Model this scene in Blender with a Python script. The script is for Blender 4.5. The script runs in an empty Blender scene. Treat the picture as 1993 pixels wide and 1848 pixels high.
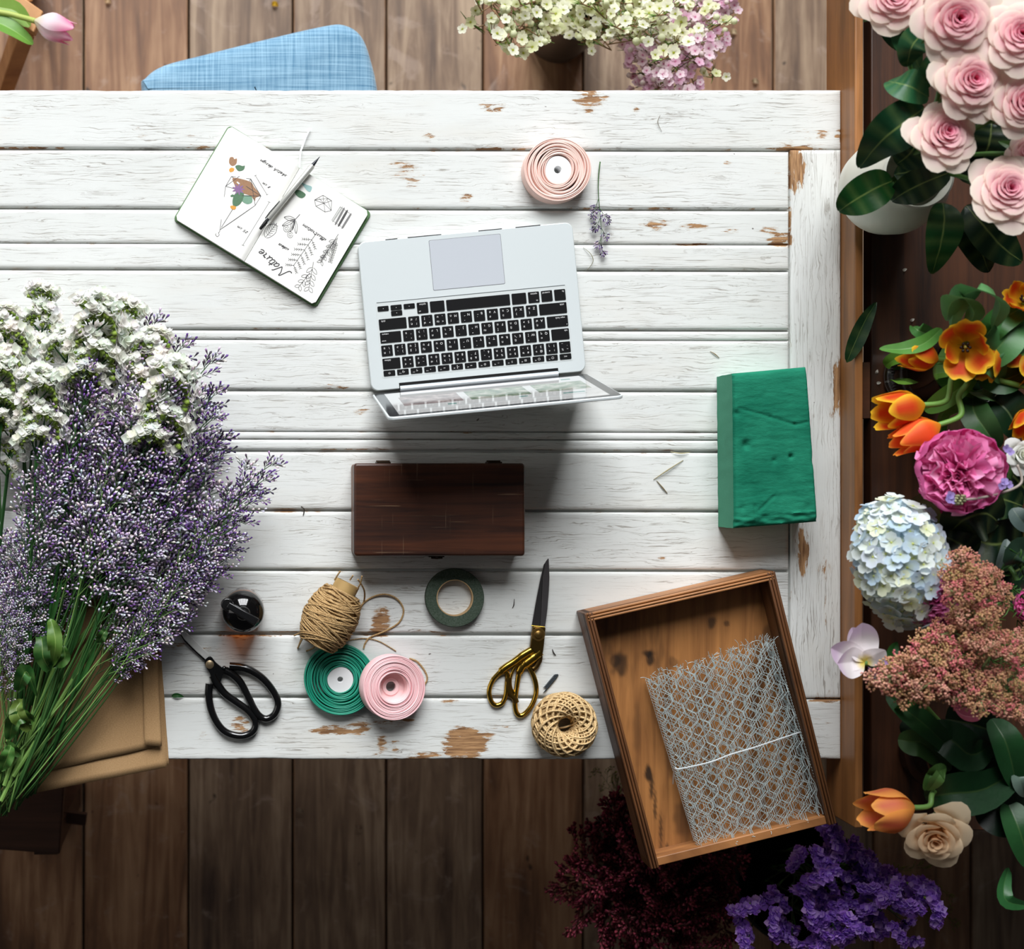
import bpy, bmesh, math, random
from mathutils import Vector, Matrix, Quaternion
from mathutils import noise as mnoise

sc = bpy.context.scene
COL = sc.collection
R = random.Random(11)
pi, sin, cos = math.pi, math.sin, math.cos

# ------------------------------------------------------------------ camera, light, exposure
S, CX, CY = 1308.0, 458.0, 924.0          # pixels per metre at table height; the point straight below the camera
TZ, CZ = 0.75, 3.10                       # table top, camera height
FOC = S * (CZ - TZ)
cam_d = bpy.data.cameras.new('camera')
cam = bpy.data.objects.new('camera', cam_d)
COL.objects.link(cam)
cam.location = (0, 0, CZ)
cam_d.sensor_width = 36
cam_d.lens = 36 * FOC / 1993
cam_d.shift_x = (996.5 - CX) / 1993
cam_d.clip_start = 0.05
cam_d.dof.use_dof = True
cam_d.dof.focus_distance = CZ - TZ - 0.02
cam_d.dof.aperture_fstop = 3.6
sc.camera = cam

vs = sc.view_settings
vs.view_transform = 'Standard'
vs.look = 'None'
vs.gamma = 1.0
vs.use_curve_mapping = False
vs.exposure = 0.35

world = bpy.data.worlds.new('room_fill')
sc.world = world
world.use_nodes = True
world.node_tree.nodes['Background'].inputs[0].default_value = (0.93, 0.96, 1.0, 1)
world.node_tree.nodes['Background'].inputs[1].default_value = 0.026

def area(name, loc, rot, sx, sy, power, col=(1, 1, 1)):
    d = bpy.data.lights.new(name, 'AREA')
    d.shape = 'RECTANGLE'
    d.size, d.size_y, d.energy, d.color = sx, sy, power, col
    o = bpy.data.objects.new(name, d)
    o.location, o.rotation_euler = loc, rot
    COL.objects.link(o)
    return o
# daylight through the tall window beyond the top of the table
WIN = (-0.15, 6.8, 6.9)
area('window_daylight', WIN, (math.radians(-84), 0, 0), 6.2, 7.2, 1800, (0.97, 0.985, 1.0))
# weak unseen fill light, added at the left to brighten left-facing sides
area('side_fill_light', (-3.0, 0.7, 2.5), (0, math.radians(-62), 0), 2.0, 2.4, 15, (1.0, 0.97, 0.93))

# ------------------------------------------------------------------ helpers
def k_at(z):
    return (CZ - z) / FOC
def at(px, py, z=TZ):
    k = k_at(z)
    return Vector(((px - CX) * k, (CY - py) * k, z))
def lin(c):
    return c / 12.92 if c <= 0.04045 else ((c + 0.055) / 1.055) ** 2.4
def rgb(r, g=None, b=None):
    if g is None:
        r, g, b = r
    return (lin(r / 255), lin(g / 255), lin(b / 255))
def mix(a, b, t):
    return tuple(x + (y - x) * t for x, y in zip(a, b))
def sstep(a, b, x):
    t = max(0, min(1, (x - a) / (b - a)))
    return t * t * (3 - 2 * t)
def catmull(P, n=8, closed=False):
    P = [Vector(p) for p in P]
    out = []
    N = len(P)
    rng = range(N if closed else N - 1)
    for i in rng:
        if closed:
            a, b, c, d = P[(i - 1) % N], P[i], P[(i + 1) % N], P[(i + 2) % N]
        else:
            a, b, c, d = P[max(i - 1, 0)], P[i], P[i + 1], P[min(i + 2, N - 1)]
        for j in range(n):
            t = j / n
            out.append(0.5 * ((2 * b) + (c - a) * t + (2 * a - 5 * b + 4 * c - d) * t * t + (3 * b - a - 3 * c + d) * t ** 3))
    if not closed:
        out.append(P[-1].copy())
    return out

class M:
    """collects geometry for ONE mesh"""
    def __init__(s, col=(1, 1, 1)):
        s.v, s.f, s.mi, s.c = [], [], [], []
        s.col, s.m, s.xf = col, 0, None
    def add(s, vs_, fs, cols=None):
        o = len(s.v)
        if s.xf is not None:
            vs_ = [s.xf @ Vector(p) for p in vs_]
        s.v.extend(tuple(p) for p in vs_)
        s.c.extend(cols if cols else [s.col] * len(vs_))
        for f in fs:
            s.f.append([i + o for i in f])
            s.mi.append(s.m)
    def tube(s, P, r, n=6, closed=False, cap=True, flat=1.0, cols=None):
        P = [Vector(p) for p in P]
        N = len(P)
        if not hasattr(r, '__len__'):
            r = [r] * N
        vs_, cs = [], []
        prev = None
        for i, p in enumerate(P):
            t = (P[(i + 1) % N] - P[i - 1]) if closed else (P[min(i + 1, N - 1)] - P[max(i - 1, 0)])
            if t.length < 1e-9:
                t = Vector((1, 0, 0))
            t.normalize()
            if prev is None:
                a = Vector((0, 0, 1)) if abs(t.z) < 0.9 else Vector((1, 0, 0))
                nrm = (a - t * a.dot(t)).normalized()
            else:
                nrm = prev - t * prev.dot(t)
                nrm = nrm.normalized() if nrm.length > 1e-6 else Vector((0, 0, 1)).cross(t).normalized()
            prev = nrm
            b = t.cross(nrm)
            for j in range(n):
                a = 2 * pi * j / n
                vs_.append(p + (nrm * cos(a) * flat + b * sin(a)) * r[i])
                if cols:
                    cs.append(cols[i])
        fs = []
        for i in range(N if closed else N - 1):
            i2 = (i + 1) % N
            for j in range(n):
                j2 = (j + 1) % n
                fs.append((i * n + j, i * n + j2, i2 * n + j2, i2 * n + j))
        if cap and not closed:
            fs.append(tuple(range(n - 1, -1, -1)))
            fs.append(tuple((N - 1) * n + j for j in range(n)))
        s.add(vs_, fs, cs or None)
    def lathe(s, prof, n=32, loc=(0, 0, 0), cols=None, close=False):
        vs_, fs, cs = [], [], []
        L = len(prof)
        lx, ly, lz = loc
        for i, (r, z) in enumerate(prof):
            for j in range(n):
                a = 2 * pi * j / n
                vs_.append((lx + r * cos(a), ly + r * sin(a), lz + z))
                if cols:
                    cs.append(cols[i])
        for i in range(L if close else L - 1):
            i2 = (i + 1) % L
            for j in range(n):
                j2 = (j + 1) % n
                fs.append((i * n + j, i * n + j2, i2 * n + j2, i2 * n + j))
        if not close:
            if prof[0][0] > 1e-5:
                pass
        s.add(vs_, fs, cs or None)
    def disc(s, c, r, n=32, cols=None):
        c = Vector(c)
        s.add([c + Vector((r * cos(2 * pi * j / n), r * sin(2 * pi * j / n), 0)) for j in range(n)], [tuple(range(n))])
    def grid(s, fn, nu, nv, wrap=False, colf=None):
        vs_, fs, cs = [], [], []
        for j in range(nv + 1):
            for i in range(nu + (0 if wrap else 1)):
                u, v = i / nu, j / nv
                vs_.append(fn(u, v))
                if colf:
                    cs.append(colf(u, v))
        W = nu if wrap else nu + 1
        for j in range(nv):
            for i in range(nu):
                i2 = (i + 1) % W if wrap else i + 1
                fs.append((j * W + i, j * W + i2, (j + 1) * W + i2, (j + 1) * W + i))
        s.add(vs_, fs, cs or None)
    def box(s, lo, hi):
        x0, y0, z0 = lo
        x1, y1, z1 = hi
        s.add([(x0, y0, z0), (x1, y0, z0), (x1, y1, z0), (x0, y1, z0), (x0, y0, z1), (x1, y0, z1), (x1, y1, z1), (x0, y1, z1)],
              [(3, 2, 1, 0), (4, 5, 6, 7), (0, 1, 5, 4), (1, 2, 6, 5), (2, 3, 7, 6), (3, 0, 4, 7)])
    def prism(s, pts, z0, z1):
        n = len(pts)
        a = sum(pts[i][0] * pts[(i + 1) % n][1] - pts[(i + 1) % n][0] * pts[i][1] for i in range(n))
        if a < 0:
            pts = pts[::-1]
        vs_ = [(p[0], p[1], z0) for p in pts] + [(p[0], p[1], z1) for p in pts]
        fs = [tuple(range(n - 1, -1, -1)), tuple(range(n, 2 * n))]
        fs += [(i, (i + 1) % n, n + (i + 1) % n, n + i) for i in range(n)]
        s.add(vs_, fs)
    def hexa(s, b, t):
        s.add(list(b) + list(t), [(3, 2, 1, 0), (4, 5, 6, 7), (0, 1, 5, 4), (1, 2, 6, 5), (2, 3, 7, 6), (3, 0, 4, 7)])
    def ball(s, c, r, n=8, m=5, sq=(1, 1, 1)):
        c = Vector(c)
        prof = [(max(1e-4, sin(pi * i / m)), -cos(pi * i / m)) for i in range(m + 1)]
        vs_, fs = [], []
        for (a, z) in prof:
            for j in range(n):
                t = 2 * pi * j / n
                vs_.append(c + Vector((r * a * cos(t) * sq[0], r * a * sin(t) * sq[1], r * z * sq[2])))
        for i in range(m):
            for j in range(n):
                fs.append((i * n + j, i * n + (j + 1) % n, (i + 1) * n + (j + 1) % n, (i + 1) * n + j))
        s.add(vs_, fs)
    def bead(s, c, r, col):
        x, y, z = c
        s.add([(x + r, y, z), (x - r, y, z), (x, y + r, z), (x, y - r, z), (x, y, z + r), (x, y, z - r)],
              [(0, 2, 4), (2, 1, 4), (1, 3, 4), (3, 0, 4), (2, 0, 5), (1, 2, 5), (3, 1, 5), (0, 3, 5)], [col] * 6)
    def mesh(s, name, mats, shift=(0, 0, 0), sharp=38):
        me = bpy.data.meshes.new(name)
        sx, sy, sz = shift
        me.from_pydata([(x - sx, y - sy, z - sz) for x, y, z in s.v], [], s.f)
        for mm in (mats if isinstance(mats, (list, tuple)) else [mats]):
            me.materials.append(mm)
        me.polygons.foreach_set('material_index', s.mi)
        me.polygons.foreach_set('use_smooth', [True] * len(s.f))
        at_ = me.color_attributes.new('Col', 'FLOAT_COLOR', 'POINT')
        buf = []
        for c in s.c:
            buf += [c[0], c[1], c[2], 1.0]
        at_.data.foreach_set('color', buf)
        if sharp:
            me.set_sharp_from_angle(angle=math.radians(sharp))
        me.update()
        return me

ORG = {}
def tag(o, label=None, cat=None, group=None, kind=None):
    if label: o['label'] = label
    if cat: o['category'] = cat
    if group: o['group'] = group
    if kind: o['kind'] = kind
    return o
def thing(name, label, cat, loc, group=None):
    o = bpy.data.objects.new(name, None)
    o.empty_display_size = 0.02
    COL.objects.link(o)
    o.location = loc
    ORG[o] = Vector(loc)
    return tag(o, label, cat, group)
def part(name, m, mats, parent=None, loc=None, bevel=0, seg=2, sharp=38, label=None, solid=0):
    org = ORG[parent] if parent else Vector(loc if loc is not None else (0, 0, 0))
    o = bpy.data.objects.new(name, m.mesh(name, mats, org, sharp))
    COL.objects.link(o)
    if parent:
        o.parent = parent
    else:
        o.location = org
    ORG[o] = org
    if bevel:
        b = o.modifiers.new('bevel', 'BEVEL')
        b.width, b.segments, b.limit_method = bevel, seg, 'ANGLE'
        b.harden_normals = False
    if solid:
        b = o.modifiers.new('solid', 'SOLIDIFY')
        b.thickness = solid
    if label:
        o['label'] = label
    return o
def single(name, m, mats, label, cat, loc, group=None, **kw):
    return tag(part(name, m, mats, None, loc, **kw), label, cat, group)
def copy_tree(o, parent=None):
    c = o.copy()
    COL.objects.link(c)
    if parent:
        c.parent = parent
    for ch in list(o.children):
        copy_tree(ch, c)
    return c
def lay(base, tip, roll=0.0):
    """matrix that lays a shape built along +X (unit length) from base to tip"""
    base, tip = Vector(base), Vector(tip)
    x = tip - base
    L = x.length
    x.normalize()
    y = Vector((0, 0, 1)).cross(x)
    if y.length < 1e-4:
        y = Vector((0, 1, 0))
    y.normalize()
    z = x.cross(y)
    m = Matrix((x, y, z)).transposed().to_4x4()
    return Matrix.Translation(base) @ m @ Matrix.Rotation(roll, 4, 'X') @ Matrix.Scale(L, 4)
def face(d, loc=(0, 0, 0), spin=0.0):
    d = Vector(d).normalized()
    q = Vector((0, 0, 1)).rotation_difference(d)
    return Matrix.Translation(Vector(loc)) @ q.to_matrix().to_4x4() @ Matrix.Rotation(spin, 4, 'Z')
class Field:
    """scatter copies of prototypes; the first use of a prototype is the prototype itself"""
    def __init__(s, protos):
        s.p, s.used = protos, [False] * len(protos)
    def put(s, i, mat_):
        i %= len(s.p)
        o = copy_tree(s.p[i]) if s.used[i] else s.p[i]
        s.used[i] = True
        o.matrix_world = mat_
        return o

# ------------------------------------------------------------------ materials
class T:
    def __init__(s, name):
        s.mat = bpy.data.materials.new(name)
        s.mat.use_nodes = True
        s.nt = s.mat.node_tree
        s.b = s.nt.nodes['Principled BSDF']
    def n(s, typ, ins=None, **props):
        nd = s.nt.nodes.new('ShaderNode' + typ)
        for k, v in props.items():
            setattr(nd, k, v)
        for k, v in (ins or {}).items():
            s.put(nd.inputs[k], v)
        return nd
    def put(s, sock, v):
        if isinstance(v, bpy.types.NodeSocket):
            s.nt.links.new(v, sock)
        elif isinstance(v, bpy.types.Node):
            s.nt.links.new(v.outputs[0], sock)
        else:
            if hasattr(v, '__len__') and len(v) == 3 and sock.type == 'RGBA':
                v = (*v, 1)
            sock.default_value = v
    def set(s, **kw):
        for k, v in kw.items():
            s.put(s.b.inputs[k.replace('_', ' ')], v)
    def math(s, op, a, b=0.0, clamp=False):
        return s.n('Math', {0: a, 1: b}, operation=op, use_clamp=clamp).outputs[0]
    def ramp(s, fac, *stops):
        nd = s.n('ValToRGB', {0: fac})
        e = nd.color_ramp.elements
        while len(e) < len(stops):
            e.new(0.5)
        for x, (p, c) in zip(e, stops):
            x.position = p
            x.color = (*c, 1) if hasattr(c, '__len__') else (c, c, c, 1)
        return nd.outputs[0]
    def mixc(s, fac, a, b, mode='MIX'):
        nd = s.n('Mix', data_type='RGBA', blend_type=mode)
        s.put(nd.inputs[0], fac)
        s.put(nd.inputs[6], a)
        s.put(nd.inputs[7], b)
        return nd.outputs[2]
    def coords(s, scale=(1, 1, 1), rot=(0, 0, 0), which='Object'):
        tc = s.n('TexCoord')
        return s.n('Mapping', {'Vector': tc.outputs[which], 'Scale': scale, 'Rotation': rot}).outputs[0]
    def noise(s, vec, scale=5, detail=4, rough=0.55, dist=0):
        return s.n('TexNoise', {'Vector': vec, 'Scale': scale, 'Detail': detail, 'Roughness': rough, 'Distortion': dist}).outputs[0]
    def bump(s, h, strength=0.3, dist=0.001):
        s.set(Normal=s.n('Bump', {'Height': h, 'Strength': strength, 'Distance': dist}).outputs[0])

def plain(name, col, rough=0.5, metal=0.0, var=0.0, vscale=60, bump=0.0, bscale=200, spec=0.5, coat=0.0):
    t = T(name)
    t.set(Base_Color=col, Roughness=rough, Metallic=metal)
    t.b.inputs['Specular IOR Level'].default_value = spec
    if coat:
        t.b.inputs['Coat Weight'].default_value = coat
    if var:
        nz = t.noise(t.coords(), vscale)
        t.set(Base_Color=t.mixc(nz, mix(col, (0, 0, 0), var), mix(col, (1, 1, 1), var * 0.4)))
    if bump:
        t.bump(t.noise(t.coords(), bscale, 5), bump)
    return t.mat
def tinted(name, rough=0.5, spec=0.3, trans=0.0, bump=0.0, bscale=150, var=0.0, vscale=90):
    """colour from the mesh's own colour pattern"""
    t = T(name)
    col = t.n('VertexColor', layer_name='Col').outputs[0]
    if var:
        nz = t.noise(t.coords(), vscale, 3)
        col = t.mixc(t.math('MULTIPLY', nz, var), col, t.mixc(1.0, col, col, 'MULTIPLY'))
    t.set(Base_Color=col, Roughness=rough)
    t.b.inputs['Specular IOR Level'].default_value = spec
    if bump:
        t.bump(t.noise(t.coords(), bscale, 4), bump)
    if trans:
        tr = t.n('BsdfTranslucent', {'Color': col})
        mx = t.n('MixShader', {0: trans, 1: t.b.outputs[0], 2: tr.outputs[0]})
        t.put(t.nt.nodes['Material Output'].inputs[0], mx.outputs[0])
    return t.mat
def wood(name, dark, light, axis_scale=(3, 60, 60), rot=(0, 0, 0), rough=0.5, spots=0.0, bump=0.25, lo=0.3, hi=0.7, scratch=0.0, stain=False):
    t = T(name)
    v = t.coords(axis_scale, rot)
    g = t.noise(v, 1.0, 6, 0.6, 0.6)
    v2 = t.coords((6, 6, 6))
    blot = t.noise(v2, 1.3, 3)
    f = t.math('ADD', t.math('MULTIPLY', g, 0.7), t.math('MULTIPLY', blot, 0.3))
    col = t.ramp(f, (lo, dark), (hi, light))
    if spots:
        sp = t.noise(t.coords(tuple(math.sqrt(max(a, 1)) * 2.2 for a in axis_scale), rot), 1.0, 4)
        col = t.mixc(t.math('MULTIPLY', t.ramp(sp, (0.58, 0.0), (0.70, 1.0)), spots), col, mix(dark, (0, 0, 0), 0.6))
    if scratch:
        sc1 = t.noise(t.coords((400, 7, 7), (0, 0, rot[2] + 1.25)), 1.0, 2)
        sc2 = t.noise(t.coords((8, 420, 8), (0, 0, rot[2] + 0.1)), 1.0, 2)
        sm = t.math('MAXIMUM', t.ramp(sc1, (0.70, 0.0), (0.74, 1.0)), t.ramp(sc2, (0.71, 0.0), (0.75, 1.0)))
        col = t.mixc(t.math('MULTIPLY', sm, scratch), col, mix(light, (1, 0.8, 0.5), 0.25))
    if stain:
        col = t.mixc(1.0, col, t.n('VertexColor', layer_name='Col').outputs[0], 'MULTIPLY')
    t.set(Base_Color=col, Roughness=rough)
    t.bump(g, bump)
    return t.mat
PETAL = tinted('petal_skin', 0.55, 0.25, 0.38, 0.12, 120)
LEAF = tinted('leaf_skin', 0.42, 0.4, 0.12, 0.25, 160, 0.4, 60)
STEMM = tinted('stem_skin', 0.5, 0.4, 0.0, 0.0)
FLORET = tinted('floret_skin', 0.6, 0.2, 0.2)

# ------------------------------------------------------------------ floor
def floor_material():
    t = T('floor_boards')
    rnd = t.n('NewGeometry').outputs['Random Per Island']
    tc = t.n('TexCoord').outputs['Object']
    off = t.n('CombineXYZ', {0: t.math('MULTIPLY', rnd, 37.0), 1: t.math('MULTIPLY', rnd, 91.0)})
    v = t.n('VectorMath', {0: tc, 1: off.outputs[0]}, operation='ADD').outputs[0]
    g = t.noise(t.n('Mapping', {'Vector': v, 'Scale': (34, 2.6, 30)}).outputs[0], 1.0, 6, 0.6, 1.2)
    b = t.noise(t.n('Mapping', {'Vector': v, 'Scale': (7, 3.5, 5)}).outputs[0], 1.0, 4)
    f = t.math('ADD', t.math('MULTIPLY', g, 0.6), t.math('MULTIPLY', b, 0.4))
    c1 = t.ramp(f, (0.34, rgb(80, 54, 40)), (0.5, rgb(134, 96, 68)), (0.66, rgb(180, 142, 108)))
    c2 = t.ramp(f, (0.34, rgb(74, 57, 48)), (0.5, rgb(126, 102, 82)), (0.66, rgb(176, 152, 126)))
    c = t.mixc(t.math('GREATER_THAN', rnd, 0.55), c1, c2)
    dots = t.noise(t.n('Mapping', {'Vector': v, 'Scale': (28, 22, 5)}).outputs[0], 1.0, 2)
    c = t.mixc(t.math('MULTIPLY', t.ramp(dots, (0.70, 0.0), (0.75, 1.0)), 0.75), c, rgb(28, 20, 16))
    pale = t.noise(t.n('Mapping', {'Vector': v, 'Scale': (9, 9, 5)}).outputs[0], 1.0, 6, 0.65, 2.2)
    c = t.mixc(t.math('MULTIPLY', t.ramp(pale, (0.58, 0.0), (0.68, 1.0)), 0.3), c, rgb(186, 165, 150))
    t.set(Base_Color=c, Roughness=0.5)
    t.bump(g, 0.25)
    return t.mat
kf = k_at(0)
seams = [-1540, -1350, -1160, -970, -780, -590, -400, -215, -30, 163, 367, 570, 752, 940, 1135, 1325, 1505, 1700, 1890, 2080, 2270, 2460, 2650, 2840, 3030, 3220, 3410]
fm = M()
for a, b in zip(seams[:-1], seams[1:]):
    x0, x1 = (a + 1.8 - CX) * kf, (b - 1.8 - CX) * kf
    cut = R.uniform(-0.3, 0.3) - 1.5
    for y0, y1 in ((-2.6, cut - 0.001), (cut + 0.001, 4.5)):
        fm.box((x0, y0, -0.03), (x1, y1, 0))
fm.m = 1
fm.box((-2.0, -2.6, -0.05), (3.0, 4.5, -0.031))
fl = part('floor', fm, [floor_material(), plain('floor_gap', rgb(14, 10, 8), 0.9)], bevel=0.002)
tag(fl, kind='structure')

# the tall window itself, out of the picture: its bars show in the bottle's reflection
wf = M()
wx, wy, wz = WIN
for i in range(5):
    x = wx - 3.1 + i * 1.55
    wf.box((x - 0.05, wy - 0.48, wz - 3.65), (x + 0.05, wy - 0.42, wz + 3.65))
for i in range(5):
    z = wz - 3.6 + i * 1.8
    wf.box((wx - 3.15, wy - 0.50, z - 0.05), (wx + 3.15, wy - 0.42, z + 0.05))
tag(part('window_1', wf, plain('window_frame_paint', rgb(60, 58, 55), 0.6), loc=(wx, wy - 0.13, wz)), kind='structure')

# ------------------------------------------------------------------ white table
chips = [  # px, py, rx, ry, strength: bare wood showing through the paint
    (960, 208, 32, 9, .8), (1150, 192, 34, 14, 1), (1146, 215, 12, 8, .8), (1240, 215, 8, 10, .6), (835, 264, 14, 7, .7), (793, 328, 40, 24, .62), (805, 355, 18, 14, .6),
    (700, 330, 12, 10, .4), (905, 386, 16, 10, .8), (868, 362, 10, 8, .5), (1552, 330, 15, 42, 1.3), (1575, 268, 56, 20, .45), (1600, 262, 12, 9, .8), (1632, 264, 8, 14, .7),
    (1277, 436, 34, 9, .9), (1352, 443, 32, 9, .85), (1425, 450, 22, 7, .7), (1505, 448, 26, 8, .8), (1520, 466, 26, 13, 1), (1415, 318, 10, 8, .7), (1522, 338, 16, 5, .5),
    (375, 357, 40, 9, .5), (282, 260, 26, 12, .5), (370, 265, 14, 14, .5), (305, 262, 20, 9, .4), (1545, 286, 60, 5, .9), (1630, 752, 9, 52, 1.2), (1622, 790, 6, 30, .8),
    (1562, 1068, 14, 46, 1.1), (1606, 1108, 18, 26, .7), (1608, 1180, 5, 60, .5), (1583, 1112, 20, 6, .6), (742, 1212, 20, 30, 1), (720, 1232, 40, 6, .8), (650, 1422, 44, 12, 1),
    (700, 1418, 30, 14, .9), (770, 1398, 60, 16, .7), (745, 1445, 12, 30, .7), (770, 1452, 10, 24, .7), (905, 1445, 44, 30, 1.35), (930, 1430, 40, 12, .8), (990, 1415, 12, 5, .6),
    (870, 1368, 30, 5, .8), (975, 1413, 18, 4, .5), (465, 1412, 22, 20, .8), (396, 1430, 14, 10, .6), (345, 1255, 24, 12, .7), (410, 1262, 24, 8, .6), (480, 1240, 70, 18, .35),
    (820, 1470, 40, 8, .9), (700, 1470, 50, 5, .6), (1185, 1430, 20, 14, .5), (1610, 1366, 40, 5, .9), (1603, 1352, 26, 8, .5), (1590, 1400, 16, 5, .6), (1615, 1410, 12, 6, .6),
    (700, 800, 18, 5, .8), (640, 752, 50, 4, .7), (60, 745, 60, 4, .5), (1290, 1088, 12, 6, .7), (1540, 430, 4, 40, .5), (1180, 385, 10, 4, .4), (455, 285, 110, 4, .6),
    (40, 288, 80, 4, .5), (20, 232, 40, 8, .35), (955, 290, 60, 4, .6), (560, 262, 30, 14, .35), (520, 640, 50, 4, .4), (700, 875, 60, 3, .5), (1290, 405, 40, 3, .5),
    (830, 1228, 40, 4, .6), (560, 1232, 70, 4, .5), (1000, 1355, 50, 3, .5), (1470, 1365, 60, 4, .5), (1350, 475, 40, 3, .4), (560, 995, 60, 4, .6), (1200, 1230, 60, 3, .5)]
PL = [(-660, 1637, 175, 287.5, 0), (-660, 1535.5, 292, 403, 0), (-660, 1535.5, 407.5, 472.6, 0), (-660, 1535.5, 473.8, 521.5, 0), (-660, 1535.5, 526, 638, 0),
      (-660, 1535.5, 642.5, 659.3, 0), (-660, 1535.5, 660.5, 756, 0), (-660, 1535.5, 761, 838.5, 0), (-660, 1535.5, 839.8, 853.3, 0), (-660, 1535.5, 854.7, 874, 0),
      (-660, 1535.5, 879, 990, 0), (-660, 1535.5, 995, 1106, 0), (-660, 1535.5, 1111, 1230, 0), (-660, 1535.5, 1236, 1353, 0), (-660, 1637, 1358.5, 1479, 2), (1538.5, 1637, 291.5, 1360, 1)]
def table_material():
    t = T('weathered_white_paint')
    a = t.n('Attribute', attribute_name='gr')
    v = a.outputs['Vector']
    w = t.n('Attribute', attribute_name='wear').outputs['Fac']
    def nz(sx, sy, det=5, rough=0.6, dist=0.0):
        return t.noise(t.n('Mapping', {'Vector': v, 'Scale': (sx, sy, 1)}).outputs[0], 1.0, det, rough, dist)
    flow = nz(8, 40, 3, 0.5, 1.8)
    line = t.noise(t.n('Mapping', {'Vector': t.n('VectorMath', {0: v, 1: t.n('CombineXYZ', {1: t.math('MULTIPLY', flow, 0.014)}).outputs[0]}, operation='ADD').outputs[0], 'Scale': (13, 640, 1)}).outputs[0], 1.0, 4, 0.62)
    patchy = nz(5, 14, 3)
    gl = t.ramp(line, (0.53, 0.0), (0.64, 1.0))
    gl = t.math('MULTIPLY', gl, t.ramp(patchy, (0.34, 0.12), (0.58, 0.95)))
    base = t.mixc(nz(4, 9, 4), rgb(229, 231, 229), rgb(213, 215, 211))
    base = t.mixc(t.math('MULTIPLY', t.ramp(nz(3, 11, 5), (0.52, 0.0), (0.75, 1.0)), 0.4), base, rgb(212, 205, 192))
    c = t.mixc(t.math('MULTIPLY', gl, 0.72), base, rgb(124, 114, 102))
    chipn = nz(30, 150, 6, 0.7, 0.3)
    chip = t.math('ADD', t.math('MULTIPLY', chipn, 0.95), t.math('MULTIPLY', w, 0.34))
    chipm = t.ramp(chip, (0.715, 0.0), (0.75, 1.0))
    edge = t.ramp(chip, (0.655, 0.0), (0.72, 1.0))
    brown = t.ramp(nz(24, 260, 5, 0.6), (0.35, rgb(112, 76, 46)), (0.65, rgb(186, 144, 100)))
    c = t.mixc(t.math('MULTIPLY', edge, 0.4), c, rgb(178, 160, 138))
    c = t.mixc(chipm, c, brown)
    fleck = nz(55, 70, 2)
    c = t.mixc(t.math('MULTIPLY', t.ramp(fleck, (0.765, 0.0), (0.785, 1.0)), 0.8), c, rgb(70, 56, 46))
    t.set(Base_Color=c, Roughness=t.ramp(chipm, (0, 0.42), (1, 0.75)))
    h = t.math('SUBTRACT', t.math('MULTIPLY', t.math('SUBTRACT', 1.0, gl), 0.5), t.math('MULTIPLY', chipm, 0.5))
    t.bump(h, 0.35, 0.0008)
    return t.mat
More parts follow.
